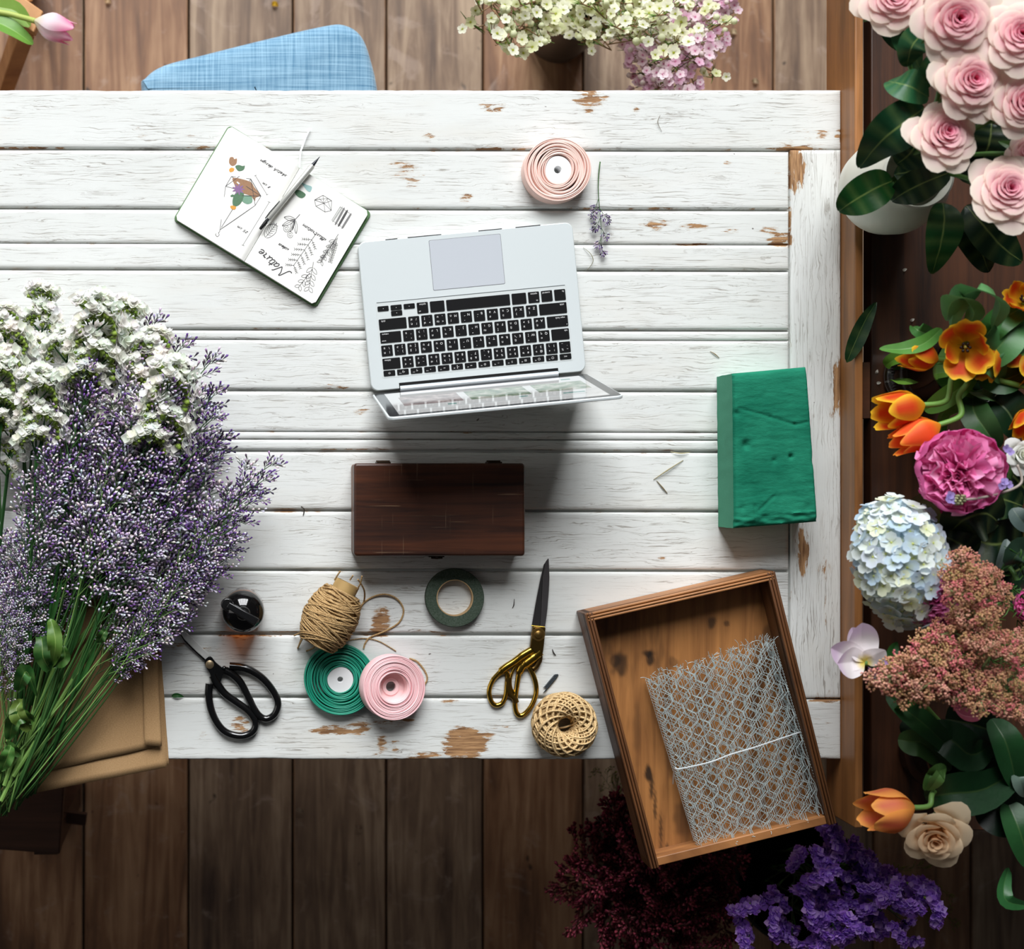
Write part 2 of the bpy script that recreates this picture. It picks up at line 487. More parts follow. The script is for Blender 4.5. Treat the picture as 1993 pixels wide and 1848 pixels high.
def build_table():
    root = thing('table', 'whitewashed plank table with chipped paint filling the middle', 'table', (0.55, 0.07, 0))
    V, F, GR, WE = [], [], [], []
    for pid, (x0, x1, y0, y1, mode) in enumerate(PL):
        X0, X1, Y0, Y1 = (x0 - CX) / S, (x1 - CX) / S, (CY - y1) / S, (CY - y0) / S
        nx, ny = max(2, round((X1 - X0) / 0.0045)), max(2, round((Y1 - Y0) / 0.0045))
        rr = min(0.0024, (Y1 - Y0) * 0.2)
        def axis(a, b, n):
            out = [(a, -0.024), (a, -rr * 1.2), (a + rr * 0.35, -rr * 0.35)]
            out += [(a + rr + (b - a - 2 * rr) * i / n, 0) for i in range(n + 1)]
            return out + [(b - rr * 0.35, -rr * 0.35), (b, -rr * 1.2), (b, -0.024)]
        ax, ay = axis(X0, X1, nx), axis(Y0, Y1, ny)
        o = len(V)
        W = len(ax)
        slope = -0.0024
        for iy, (y, dy) in enumerate(ay):
            for ix, (x, dx) in enumerate(ax):
                z = TZ + min(dx, dy)
                sl = 0 if mode == 1 else slope * (x + 0.35) * (0.0 if (pid in (0,) and iy > len(ay) // 2) or (mode == 2 and iy < len(ay) // 2) else 1)
                yy = y + sl
                if pid == 0 and iy >= len(ay) - 4:      # nibbled outer edge
                    yy -= 0.0022 * max(0, mnoise.noise((x * 9, 3, 0))) + 0.0012 * max(0, mnoise.noise((x * 60, 8, 0)))
                if mode == 2 and iy < 4:
                    yy += 0.0020 * max(0, mnoise.noise((x * 11, 13, 0))) + 0.0010 * max(0, mnoise.noise((x * 60, 18, 0)))
                V.append((x, yy, z))
                px, py = CX + x * S, CY - yy * S
                w = 0.0
                for (cx, cy, rx, ry, st) in chips:
                    ddx, ddy = (px - cx) / (rx * 1.25), (py - cy) / (ry * 1.35)
                    d = ddx * ddx + ddy * ddy
                    if d < 1:
                        w = max(w, st * (1 - d) ** 0.6)
                if -0.02 < min(dx, dy) < 0:
                    w += 0.32 + 0.25 * max(0, mnoise.noise((x * 7 + pid, yy * 9, pid)))
                elif min(dx, dy) <= -0.02:
                    w += 0.45
                WE.append(w)
                GR.append((yy + pid * 3.1, x, 0) if mode == 1 else (x + pid * 3.7, yy, 0))
        for iy in range(len(ay) - 1):
            for ix in range(W - 1):
                a = o + iy * W + ix
                F.append((a, a + 1, a + W + 1, a + W))
    o = len(V)                                        # dark wood behind the seams
    X0, X1, Y0, Y1 = (-660 - CX) / S, (1635 - CX) / S, (CY - 1477) / S, (CY - 177) / S
    for z in (TZ - 0.009, TZ - 0.026):
        V += [(X0, Y0, z), (X1, Y0, z), (X1, Y1, z), (X0, Y1, z)]
    GR += [(0, 0, 0)] * 8
    WE += [0.55] * 8
    F += [(o, o + 1, o + 2, o + 3), (o + 7, o + 6, o + 5, o + 4)]
    m = M()
    m.add(V, F)
    top = part('tabletop', m, table_material(), root, sharp=0)
    g = top.data.attributes.new('gr', 'FLOAT_VECTOR', 'POINT')
    g.data.foreach_set('vector', [q for p in GR for q in p])
    g = top.data.attributes.new('wear', 'FLOAT', 'POINT')
    g.data.foreach_set('value', WE)
    wd = wood('table_underframe_wood', rgb(150, 140, 126), rgb(205, 198, 188), (40, 40, 3))
    for (lx, ly) in ((-0.79, -0.36), (0.84, -0.36), (-0.79, 0.50), (0.84, 0.50)):
        q = M(); q.box((lx - 0.03, ly - 0.03, 0), (lx + 0.03, ly + 0.03, TZ - 0.026))
        part('leg', q, wd, root, bevel=0.003)
    q = M()
    q.box((-0.79, -0.37, 0.63), (0.84, -0.35, TZ - 0.026)); part('apron', q, wd, root)
    q = M(); q.box((-0.79, 0.49, 0.63), (0.84, 0.51, TZ - 0.026)); part('apron', q, wd, root)
build_table()

# ------------------------------------------------------------------ brown sideboard along the right edge of the table
SBZ = 0.765
rail_wood = wood('rail_wood', rgb(104, 66, 34), rgb(176, 118, 66), (60, 3.0, 40), spots=0.35, rough=0.45)
panel_wood = wood('sideboard_panel_wood', rgb(34, 19, 11), rgb(84, 48, 26), (70, 3.0, 40), spots=0.4, rough=0.45, lo=0.34, hi=0.72)
sb = thing('sideboard', 'long brown wooden sideboard with a raised rail beside the white table', 'sideboard', (1.2, 0, 0))
xr = at(1640, 0, TZ).x
def xw(px, z): return at(px, 0, z).x
y_lo, y_hi = at(0, 1612, 0.80).y, 0.95
rz = 0.802
rx0, rx1 = xw(1664, rz), xw(1680, rz)
q = M(); q.box((rx0, y_lo, TZ - 0.06), (rx1, y_hi, rz))
part('rail', q, rail_wood, sb, bevel=0.0018)
px0 = xw(1695, SBZ)
q = M(); q.box((px0, y_lo - 0.012, SBZ - 0.03), (2.05, y_hi, SBZ))
part('top_panel', q, panel_wood, sb, bevel=0.002)
q = M(); q.box((rx1, at(0, 815, SBZ).y, TZ - 0.05), (px0, at(0, 705, SBZ).y, SBZ - 0.002))
q.box((rx1, y_lo, TZ - 0.06), (px0, y_lo + 0.03, SBZ - 0.004)); q.box((rx1, y_lo, TZ - 0.075), (px0, y_hi, TZ - 0.06))
part('cross_piece', q, wood('cross_piece_wood', rgb(70, 40, 24), rgb(122, 76, 48), (3, 40, 40)), sb, bevel=0.001)
dk = wood('sideboard_carcass_wood', rgb(40, 23, 14), rgb(82, 50, 30), (40, 40, 3))
q = M(); q.box((1.50, y_lo + 0.03, 0.08), (2.0, y_hi - 0.02, SBZ - 0.03))
part('carcass', q, dk, sb)
for lx in (1.53, 1.95):
    for ly in (y_lo + 0.06, y_hi - 0.06):
        q = M(); q.box((lx - 0.02, ly - 0.02, 0), (lx + 0.02, ly + 0.02, 0.08)); part('foot', q, dk, sb)

# ------------------------------------------------------------------ blue chair
def pillow(m, outline, z0, z1, rim, n=8):
    P = catmull([(p.x, p.y, 0) for p in outline], n, True)
    c = sum(P, Vector()) / len(P)
    N = len(P)
    nr = []
    for i in range(N):
        t = (P[(i + 1) % N] - P[i - 1]).normalized()
        nn = Vector((t.y, -t.x, 0))
        if nn.dot(P[i] - c) < 0: nn = -nn
        nr.append(nn)
    rings = []
    for a in (-90, -60, -30, 0, 25, 50, 72, 90):
        r = math.radians(a)
        zc = z0 + rim if a < 0 else z1 - rim
        rings.append([P[i] + nr[i] * (rim * (cos(r) - 1)) + Vector((0, 0, zc + rim * sin(r))) for i in range(N)])
    last = rings[-1]
    for s_, dz in ((0.75, 0.004), (0.45, 0.007), (0.15, 0.008)):
        rings.append([Vector((c.x + (p.x - c.x) * s_, c.y + (p.y - c.y) * s_, z1 + dz)) for p in last])
    vs_ = [p for rr_ in rings for p in rr_]
    fs = []
    for j in range(len(rings) - 1):
        for i in range(N):
            i2 = (i + 1) % N
            fs.append((j * N + i, j * N + i2, (j + 1) * N + i2, (j + 1) * N + i))
    fs.append(tuple((len(rings) - 1) * N + i for i in range(N)))
    fs.append(tuple(range(N - 1, -1, -1)))
    m.add(vs_, fs)
def fabric(name, c1, c2):
    t = T(name)
    rot = (0, 0, 0.24)
    a = t.noise(t.coords((9, 420, 9), rot), 1.0, 3, 0.6)
    b = t.noise(t.coords((420, 9, 9), rot), 1.0, 3, 0.6)
    f = t.math('ADD', t.math('MULTIPLY', a, 0.55), t.math('MULTIPLY', b, 0.45))
    t.set(Base_Color=t.ramp(f, (0.36, c1), (0.62, c2)), Roughness=0.9)
    t.b.inputs['Sheen Weight'].default_value = 0.3
    t.bump(f, 0.5, 0.0015)
    return t.mat
ch = thing('chair', 'chair with a pale blue woven fabric seat tucked under the table', 'chair', tuple(at(515, 190, 0.0)))
zs = 0.47
q = M()
pillow(q, [at(x, y, zs) for x, y in ((274, 172), (282, 146), (318, 122), (400, 100), (520, 70), (630, 45), (672, 43), (706, 66), (726, 120), (738, 180), (752, 300), (700, 360), (420, 370), (300, 320))], zs - 0.07, zs, 0.022)
part('seat', q, fabric('blue_chair_fabric', rgb(76, 124, 156), rgb(146, 184, 208)), ch)
cw = wood('chair_leg_wood', rgb(92, 62, 40), rgb(140, 100, 66), (40, 40, 3))
for (x, y) in ((330, 165), (690, 110), (700, 320), (340, 300)):
    q = M(); p = at(x, y, zs - 0.07); q.tube([(p.x, p.y, 0), (p.x, p.y, zs - 0.06)], [0.013, 0.02], 10); part('leg', q, cw, ch)

# ------------------------------------------------------------------ wooden stool at the top left corner, dark stool at the lower left
def pxbox(m, quad, z0, z1):
    b = [at(x, y, z1) for x, y in quad]
    a = sum(b[i].x * b[(i + 1) % 4].y - b[(i + 1) % 4].x * b[i].y for i in range(4))
    if a < 0: b = b[::-1]
    m.hexa([(p.x, p.y, z0) for p in b], [(p.x, p.y, z1) for p in b])
lw = wood('stool_wood', rgb(150, 98, 56), rgb(220, 166, 112), (8, 8, 8), bump=0.1)
st = thing('stool', 'light brown wooden stool under the pink tulip', 'stool', tuple(at(0, 60, 0)))
q = M(); pxbox(q, ((-150, -70), (44, -6), (84, 22), (66, 64), (-120, 20))[0:4], 0.42, 0.445)
part('seat', q, lw, st, bevel=0.002)
q = M(); a, b = at(40, 62, 0.43), at(-14, 190, 0.03)
def beam(m, a, b, w, h, up=(0, 0, 1)):
    a, b = Vector(a), Vector(b)
    x = (b - a).normalized(); y = Vector(up).cross(x).normalized(); z = x.cross(y)
    c = lambda p, i, j: p + y * (w * i) + z * (h * j)
    m.hexa([c(a, -.5, -.5), c(b, -.5, -.5), c(b, .5, -.5), c(a, .5, -.5)], [c(a, -.5, .5), c(b, -.5, .5), c(b, .5, .5), c(a, .5, .5)])
beam(q, at(47, 55, 0.42), at(0, 190, 0.0), 0.036, 0.03)
part('leg', q, lw, st, bevel=0.002)
q = M(); beam(q, at(-110, 10, 0.42), at(-150, 120, 0.0), 0.036, 0.03)
part('leg', q, lw, st, bevel=0.002)
q = M(); beam(q, at(-100, -60, 0.42), at(-110, -120, 0.0), 0.036, 0.03); part('leg', q, lw, st, bevel=0.002)
q = M(); beam(q, at(40, -10, 0.42), at(60, -60, 0.0), 0.036, 0.03); part('leg', q, lw, st, bevel=0.002)

ds = thing('low_stool', 'dark wooden stool below the kraft paper, half out of the picture', 'stool', tuple(at(10, 1590, 0)))
dw = wood('dark_stool_wood', rgb(52, 33, 24), rgb(96, 64, 48), (3, 40, 20))
q = M(); pxbox(q, ((-180, 1500), (126, 1512), (116, 1664), (-190, 1640)), 0.40, 0.43); part('seat', q, dw, ds, bevel=0.003)
for x, y in ((95, 1530), (90, 1640), (-140, 1530), (-140, 1620)):
    q = M(); p = at(x, y, 0.40); q.box((p.x - .02, p.y - .02, 0), (p.x + .02, p.y + .02, 0.405)); part('leg', q, dw, ds)
q = M(); beam(q, at(90, 1585, 0.25), at(168, 1595, 0.25), 0.02, 0.02); part('stretcher', q, dw, ds)

# ------------------------------------------------------------------ laptop
ALU = plain('laptop_aluminium', rgb(212, 219, 220), 0.42, 0.15, bump=0.04, bscale=2500)
ALU2 = plain('trackpad_glass', rgb(188, 193, 200), 0.45, 0.0, bump=0.05, bscale=2500)
KEYM = plain('key_plastic', rgb(14, 14, 16), 0.5, spec=0.2)
LEGEND = plain('key_print', rgb(225, 225, 225), 0.6)
BLACK = plain('black_glass_bezel', rgb(22, 22, 26), 0.12)
DARKM = plain('hinge_black', rgb(16, 16, 17), 0.4)
_font_cache = {}
def glyphs(s, size):
    """flat outlines of a printed text, centred on the origin"""
    key = (s, size)
    if key not in _font_cache:
        cu = bpy.data.curves.new('print', 'FONT')
        cu.body, cu.size, cu.align_x, cu.align_y = s, size, 'CENTER', 'CENTER'
        cu.resolution_u = 2
        o = bpy.data.objects.new('print', cu)
        COL.objects.link(o)
        dg = bpy.context.evaluated_depsgraph_get()
        me = bpy.data.meshes.new_from_object(o.evaluated_get(dg))
        _font_cache[key] = ([tuple(v.co) for v in me.vertices], [tuple(p.vertices) for p in me.polygons])
        bpy.data.objects.remove(o)
        bpy.data.curves.remove(cu)
        bpy.data.meshes.remove(me)
    return _font_cache[key]

LZ = TZ + 0.017
lap = bpy.data.objects.new('laptop', None)
COL.objects.link(lap)
tag(lap, 'open silver laptop with black keys in the middle of the white table', 'laptop')
lp = at(918.5, 597, LZ)
ORG[lap] = Vector((0, 0, 0))                 # its parts are drawn around its own centre, then it is turned
LW, LD = 0.3185, 0.2215
def rrect(x0, y0, x1, y1, r, n=5):
    out = []
    for cx, cy, a0 in ((x1 - r, y1 - r, 0), (x0 + r, y1 - r, 90), (x0 + r, y0 + r, 180), (x1 - r, y0 + r, 270)):
        for i in range(n + 1):
            a = math.radians(a0 + 90 * i / n)
            out.append((cx + r * cos(a), cy + r * sin(a)))
    return out
# frame: x to the picture's right, y towards the user (up in the picture); z = 0 on the palm rest
q = M(); q.prism(rrect(-LW / 2, -LD / 2, LW / 2, LD / 2, 0.0115, 8), -0.0150, 0.0)
base = part('base', q, ALU, lap, bevel=0.0012, seg=3)
ORG[base] = Vector((0, 0, 0))
for x, y in ((-.13, .09), (.13, .09), (-.13, -.09), (.13, -.09)):
    q = M(); q.lathe([(0.0001, -0.017), (0.006, -0.017), (0.006, -0.015)], 12, (x, y, 0)); part('rubber_foot', q, DARKM, base)
q = M()
for x0, x1 in ((-.118, -.1), (-.085, -.035), (.02, .055), (.075, .112)):
    q.box((x0, LD / 2 - 0.0009, -0.0006), (x1, LD / 2 + 0.0002, 0.0002))
part('edge_seam', q, DARKM, base)
def tp(px, py):
    """picture point -> laptop frame"""
    p = at(px, py, LZ) - lp
    c_, s_ = cos(-LA), sin(-LA)
    return (p.x * c_ - p.y * s_, p.x * s_ + p.y * c_)
LA = math.radians(5.4)
tx, ty = tp(908.7, 510.5)
q = M(); q.prism(rrect(tx - .0533, ty - .0373, tx + .0533, ty + .0373, .002), 0.0, 0.0002)
rim = part('trackpad_gap', q, plain('trackpad_gap_grey', rgb(120, 122, 126), 0.5), lap)
q = M(); q.prism(rrect(tx - .0527, ty - .0367, tx + .0527, ty + .0367, .0018), 0.0, 0.0004)
part('trackpad', q, ALU2, lap)
kx, ky = tp(923, 645.5)
KW, KD = 0.2835, 0.1125
q = M()                                        # the well: a slightly sunk look from a raised pale lip and a dark inner edge
q.prism(rrect(kx - KW / 2, ky - KD / 2, kx + KW / 2, ky + KD / 2, .003), 0.0, 0.00025)
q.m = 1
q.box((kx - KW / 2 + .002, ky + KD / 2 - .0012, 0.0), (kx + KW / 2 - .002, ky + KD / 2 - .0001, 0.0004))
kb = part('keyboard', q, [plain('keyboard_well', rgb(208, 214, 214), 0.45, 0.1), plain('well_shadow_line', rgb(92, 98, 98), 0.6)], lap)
ORG[kb] = Vector((0, 0, 0))
U = 0.0194
th = dict(zip("`1234567890-=", [("_", "%"), ("ๅ", "+"), ("/", "๑"), ("-", "๒"), ("ภ", "๓"), ("ถ", "๔"), ("ุ", "ู"), ("ึ", "฿"), ("ค", "๕"), ("ต", "๖"), ("จ", "๗"), ("ข", "๘"), ("ช", "๙")]))
th.update(dict(zip("QWERTYUIOP[]\\", [("ๆ", "๐"), ("ไ", '"'), ("ำ", "ฎ"), ("พ", "ฑ"), ("ะ", "ธ"), ("ั", "ํ"), ("ี", "๊"), ("ร", "ณ"), ("น", "ฯ"), ("ย", "ญ"), ("บ", "ฐ"), ("ล", ","), ("ฃ", "ฅ")])))
th.update(dict(zip("ASDFGHJKL;'", [("ฟ", "ฤ"), ("ห", "ฆ"), ("ก", "ฏ"), ("ด", "โ"), ("เ", "ฌ"), ("้", "็"), ("่", "๋"), ("า", "ษ"), ("ส", "ศ"), ("ว", "ซ"), ("ง", ".")])))
th.update(dict(zip("ZXCVBNM,./", [("ผ", "("), ("ป", ")"), ("แ", "ฉ"), ("อ", "ฮ"), ("ิ", "ฺ"), ("ื", "์"), ("ท", "?"), ("ม", "ฒ"), ("ใ", "ฬ"), ("ฝ", "ฦ")])))
upper = dict(zip("`1234567890-=[]\\;',./", '~!@#$%^&*()_+{}|:"<>?'))
def key(ux, uy, w, h, prints):
    """ux, uy: key centre in the user's view (x right, y away); turned round for the picture"""
    X, Y = kx - ux, ky - uy
    q = M()
    q.prism(rrect(X - w / 2, Y - h / 2, X + w / 2, Y + h / 2, .0012, 3), 0.0, 0.0011)
    if prints:
        q.m = 1
        for s_, px_, py_, size in prints:
            v, f = glyphs(s_, size)
            q.add([(X - px_ - a, Y - py_ - b, 0.00122) for a, b, c in v], f)
    part('key', q, [KEYM, LEGEND], kb, bevel=0.0)
G_ = 0.0030
KH = U - 0.0034
top = KD / 2 - 0.0022
rowy = [top - 0.0045] + [top - 0.0105 - KH / 2 - i * 0.0194 for i in range(5)]
left = -7.25 * U
fn = ['esc', 'F1', 'F2', 'F3', 'F4', 'F5', 'F6', 'F7', 'F8', 'F9', 'F10', 'F11', 'F12', '⏻']
ico = ['', '☀', '☀', '⊟', '⠿', '◌', '☼', '◂◂', '▸‖', '▸▸', '◂', '◂)', '◂))', '']
w = 14.5 / 14 * U
for i in range(14):
    pr = [(fn[i], 0, 0, .0036)] if i in (0, 13) else [(ico[i], -.001, 0, .0042), (fn[i], .0042, .0016, .0022)]
    key(left + w * (i + .5), rowy[0], w - G_, .0082, pr)
def std(ch):
    a = [(ch, -.0034, -.0034 if ch not in '`1234567890-=[];\',./\\' else -.0036, .0050)]
    if ch in upper:
        a.append((upper[ch], -.0036, .0030, .0042))
    if ch in th:
        a += [(th[ch][0], .0036, -.0036, .0046), (th[ch][1], .0036, .0032, .0044)]
    return a
def row(r, spec):
    x = left
    for w_, pr in spec:
        key(x + w_ * U / 2, rowy[r], w_ * U - G_, KH, pr)
        x += w_ * U
def wl(s, w_, right=False):
    off = (w_ * U - G_) / 2 - .0012 - len(s) * .0011
    return (s, off if right else -off, -.0050, .0038)
row(1, [(1, std(c)) for c in "`1234567890-="] + [(1.5, [wl('delete', 1.5, True)])])
row(2, [(1.5, [wl('tab', 1.5)])] + [(1, std(c)) for c in "QWERTYUIOP[]\\"])
row(3, [(1.75, [wl('caps lock', 1.75), ('•', -.0135, .005, .005)])] + [(1, std(c)) for c in "ASDFGHJKL;'"] + [(1.75, [wl('return', 1.75, True), ('enter', .0105, .005, .003)])])
row(4, [(2.25, [wl('shift', 2.25)])] + [(1, std(c)) for c in "ZXCVBNM,./"] + [(2.25, [wl('shift', 2.25, True)])])
row(5, [(1, [wl('fn', 1)]), (1, [wl('control', 1)]), (1, [wl('option', 1), ('alt', -.0045, .005, .003)]), (1.25, []), (5, []), (1.25, []), (1, [wl('option', 1), ('alt', .0045, .005, .003)])])
ax = left + 11.5 * U
hh = KH / 2 - .0006
key(ax + .5 * U, rowy[5] - KH / 4 - .0002, U - G_, hh, [('◂', 0, 0, .004)])
key(ax + 1.5 * U, rowy[5] + KH / 4 + .0002, U - G_, hh, [('▴', 0, 0, .004)])
key(ax + 1.5 * U, rowy[5] - KH / 4 - .0002, U - G_, hh, [('▾', 0, 0, .004)])
key(ax + 2.5 * U, rowy[5] - KH / 4 - .0002, U - G_, hh, [('▸', 0, 0, .004)])
# hinge slot and barrel
q = M(); q.box((-.118, -LD / 2 - .0004, -.006), (.118, -LD / 2 + .0085, .0004)); part('hinge_slot', q, DARKM, lap)
q = M(); q.tube([(-.117, -LD / 2 - .001, .0005), (.117, -LD / 2 - .001, .0005)], .0052, 14); part('hinge_barrel', q, plain('hinge_grey', rgb(190, 196, 200), .35, .3), lap)
# lid, leaning back
HV, BK = 0.2063, 0.0425
tilt = math.atan2(BK, HV)
LL = math.hypot(BK, HV)
lidM = Matrix.Translation((0, -LD / 2 - .0035, .003)) @ Matrix.Rotation(tilt, 4, 'X') @ Matrix.Rotation(pi / 2, 4, 'X')
# lid frame: x right, y up along the lid, z towards the user after the turn is -z -> flip below
def lid_pt(x, y, z):      # z: towards the user
    return Vector((x, -LD / 2 - .0035 - sin(tilt) * y + cos(tilt) * z, .003 + cos(tilt) * y + sin(tilt) * z))
def lid_prism(m, pts, z0, z1):
    n = len(pts)
    m.add([lid_pt(x, y, z0) for x, y in pts] + [lid_pt(x, y, z1) for x, y in pts],
          [tuple(range(n)), tuple(range(2 * n - 1, n - 1, -1))] + [((i + 1) % n, i, n + i, n + (i + 1) % n) for i in range(n)])
q = M(); lid_prism(q, rrect(-LW / 2, 0, LW / 2, LL, .010, 8), -.0055, -.0006)
lid = part('lid', q, ALU, lap, bevel=.0012)
ORG[lid] = Vector((0, 0, 0))
q = M(); lid_prism(q, rrect(-LW / 2 + .0022, .002, LW / 2 - .0022, LL - .0022, .008, 8), -.0006, 0.0)
part('bezel', q, BLACK, lid)
def screen_material(name, col, e):
    t = T(name)
    t.set(Base_Color=(.02, .02, .02), Roughness=.06, Emission_Color=col, Emission_Strength=e)
    return t.mat
def picture_material(name, stops, e, sc_):
    t = T(name)
    f = t.noise(t.coords((sc_, sc_, sc_)), 1.0, 4, .6)
    t.set(Base_Color=(.02, .02, .02), Roughness=.06, Emission_Color=t.ramp(f, *stops), Emission_Strength=e)
    return t.mat
SE = .40
scr_mats = [screen_material('web_page_white', rgb(244, 246, 246), SE), picture_material('web_photo_pink', ((.3, rgb(96, 84, 84)), (.5, rgb(170, 150, 150)), (.65, rgb(214, 200, 196))), SE, 70),
            picture_material('web_photo_green', ((.32, rgb(70, 110, 80)), (.5, rgb(150, 170, 140)), (.66, rgb(226, 222, 214))), SE, 60), screen_material('web_button_teal', rgb(70, 160, 150), SE), screen_material('web_page_grey', rgb(214, 220, 222), SE)]
q = M()
sw, s0, s1 = .143, .016, LL - .011
lid_prism(q, [(-sw, s0), (sw, s0), (sw, s1), (-sw, s1)], 0.0, .0002)
def tile(mi, x0, y0, x1, y1):
    q.m = mi
    lid_prism(q, [(x0, y0), (x1, y0), (x1, y1), (x0, y1)], .0002, .00035)
tile(1, -.128, .062, -.045, .135); tile(2, -.034, .062, .050, .135); tile(2, .062, .062, .135, .13)
tile(4, -.030, .045, .05, .05); tile(3, -.07, .150, -.058, .156); tile(3, .030, .145, .042, .151); tile(3, .09, .150, .12, .156); tile(4, -.12, .165, .12, .168); tile(3, .112, .035, .125, .042)
part('screen', q, scr_mats, lid, label='lit screen showing a white web page with pictures')
lap.location = lp
lap.rotation_euler = (0, 0, LA)

# ------------------------------------------------------------------ sketchbook with drawings
PAPER = plain('page_paper', rgb(246, 245, 240), .7, bump=.05, bscale=600)
INK = plain('drawing_ink', rgb(70, 68, 70), .7)
nbc = at(529, 421)
NR, NU = Vector((0.8505, -0.526, 0)), Vector((0.5088, 0.8609, 0))
nb = thing('sketchbook', 'open sketchbook with dark green cover, plant drawings and handwriting', 'notebook', tuple(nbc))
HW, HH = 0.1215, 0.0800
def npt(a, b, z):
    return nbc + NR * a + NU * b + Vector((0, 0, z))
def page_z(a):
    d = abs(a)
    return .0130 + .0018 * math.exp(-((d - .016) / .018) ** 2) - .0030 * math.exp(-(d / .0025) ** 2) - .0035 * sstep(.06, .122, d)
def slab(m, a0, a1, b0, b1, r, z0, z1):
    m.add([npt(x, y, z0) for x, y in rrect(a0, b0, a1, b1, r)] + [npt(x, y, z1) for x, y in rrect(a0, b0, a1, b1, r)], [])
    n = len(rrect(a0, b0, a1, b1, r))
    o = len(m.v) - 2 * n
    fs = [tuple(range(n - 1, -1, -1)), tuple(range(n, 2 * n))] + [(i, (i + 1) % n, n + (i + 1) % n, n + i) for i in range(n)]
    for f in fs:
        m.f.append([i + o for i in f]); m.mi.append(m.m)
GREENC = plain('cover_green_cloth', rgb(66, 112, 52), .7, var=.2, vscale=300, bump=.3, bscale=900)
q = M(); slab(q, -HW - .0022, HW + .0045, -HH - .0025, HH + .002, .007, .0003, .0030)
part('cover', q, GREENC, nb, bevel=.0008)
def page_block(name, a0, a1, side):
    q = M()
    def sec(u):
        return a0 + (a1 - a0) * u
    def f(u, v):
        a = sec(u)
        # rounded outer corners
        d = abs(a) - (HW - .005)
        b = HH - (0.005 - math.sqrt(max(0, .005 ** 2 - d * d)) if d > 0 else 0)
        return npt(a, -b + 2 * b * v, page_z(a))
    q.grid(f, 30, 4)
    def wall(u, v, sgn):
        a = sec(u)
        d = abs(a) - (HW - .005)
        b = HH - (0.005 - math.sqrt(max(0, .005 ** 2 - d * d)) if d > 0 else 0)
        return npt(a, sgn * b, .003 + (page_z(a) - .003) * v)
    q.grid(lambda u, v: wall(u, v, -1), 30, 3); q.grid(lambda u, v: wall(1 - u, v, 1), 30, 3)
    e = a1 if side > 0 else a0
    bb = HH - .005
    q.grid(lambda u, v: npt(e, (-bb + 2 * bb * u) * side, .003 + (page_z(e) - .003) * v), 4, 3)
    pp = part(name, q, PAPER, nb)
    return pp
pgl = page_block('left_pages', -HW, -.0003, -1)
pgr = page_block('right_pages', .0003, HW, 1)
def zp(x, y):
    """zoomed-photo point -> page"""
    X, Y = 330 + x / 4.8625, 230 + y / 4.8625
    p = at(X, Y, TZ + .012) - nbc
    a, b = p.dot(NR), p.dot(NU)
    return npt(a, b, page_z(a) + .0002)
def stroke(m, pts, w=.00022, closed=False):
    P = [zp(*p) for p in pts]
    if closed: P.append(P[0])
    out = []
    for i, p in enumerate(P):
        t = (P[min(i + 1, len(P) - 1)] - P[max(i - 1, 0)])
        if t.length < 1e-9: t = Vector((1, 0, 0))
        nn = Vector((-t.y, t.x, 0)).normalized() * (w * 1.35)
        out += [p - nn, p + nn]
    m.add(out, [(2 * i, 2 * i + 2, 2 * i + 3, 2 * i + 1) for i in range(len(P) - 1)])
def smooth(pts, n=5, closed=False):
    return [(p.x, p.y) for p in catmull([(x, y, 0) for x, y in pts], n, closed)]
def patch(m, pts, dz=.0):
    P = [zp(*p) for p in smooth(pts, 4, True)]
    c = sum(P, Vector()) / len(P)
    n = len(P)
    m.add([p + Vector((0, 0, dz)) for p in P] + [c + Vector((0, 0, dz))], [(i, (i + 1) % n, n) for i in range(n)])
paint = lambda n, c: plain(n, c, .75, var=.15, vscale=500)
wc = [paint('paint_brown', rgb(160, 118, 82)), paint('paint_green', rgb(76, 118, 84)), paint('paint_ochre', rgb(226, 158, 48)), paint('paint_violet', rgb(140, 100, 150)), paint('paint_sage', rgb(118, 160, 134)), paint('paint_teal', rgb(160, 200, 198)), paint('wash_grey', rgb(128, 126, 126)), paint('wash_dark', rgb(72, 70, 70)), paint('wash_pale', rgb(188, 188, 186))]
q = M()
q.m = 0; patch(q, ((560, 430), (570, 385), (600, 382), (612, 400), (636, 395), (632, 440), (605, 462), (580, 460))); patch(q, ((600, 575), (760, 610), (800, 660), (858, 735), (815, 760), (805, 790), (770, 745), (690, 720), (640, 700), (610, 640)))
q.m = 4; patch(q, ((690, 740), (770, 745), (780, 800), (735, 820), (690, 800), (670, 770)), .00005)
q.m = 1; patch(q, ((620, 470), (650, 455), (690, 465), (712, 462), (700, 500), (650, 512)), .00004); patch(q, ((590, 790), (610, 730), (660, 700), (700, 720), (690, 780), (650, 830), (600, 840)), .0001); patch(q, ((570, 745), (590, 730), (610, 742), (585, 755)), .0001)
q.m = 2; patch(q, ((560, 500), (580, 480), (610, 490), (600, 515), (570, 522))); patch(q, ((568, 840), (600, 835), (625, 850), (610, 872), (580, 865)), .00015)
q.m = 3
for i in range(9):
    a = i * 2 * pi / 9
    c, d = (648, 682), (648 + 62 * cos(a), 682 + 55 * sin(a))
    nx_, ny_ = -sin(a) * 9, cos(a) * 9
    patch(q, (c, ((c[0] + d[0]) / 2 + nx_, (c[1] + d[1]) / 2 + ny_), d, ((c[0] + d[0]) / 2 - nx_, (c[1] + d[1]) / 2 - ny_)), .00015)
part('painted_terrarium', q, wc, pgl)
q = M()
gem = [((582, 563), (768, 585)), ((768, 585), (865, 745)), ((865, 745), (808, 832)), ((808, 832), (467, 1060)), ((467, 1060), (525, 655)), ((525, 655), (582, 563)), ((582, 563), (865, 745)), ((768, 585), (808, 832)), ((768, 585), (660, 740)), ((525, 655), (660, 560)), ((660, 740), (865, 745)), ((525, 655), (620, 680)), ((590, 870), (480, 1040))]
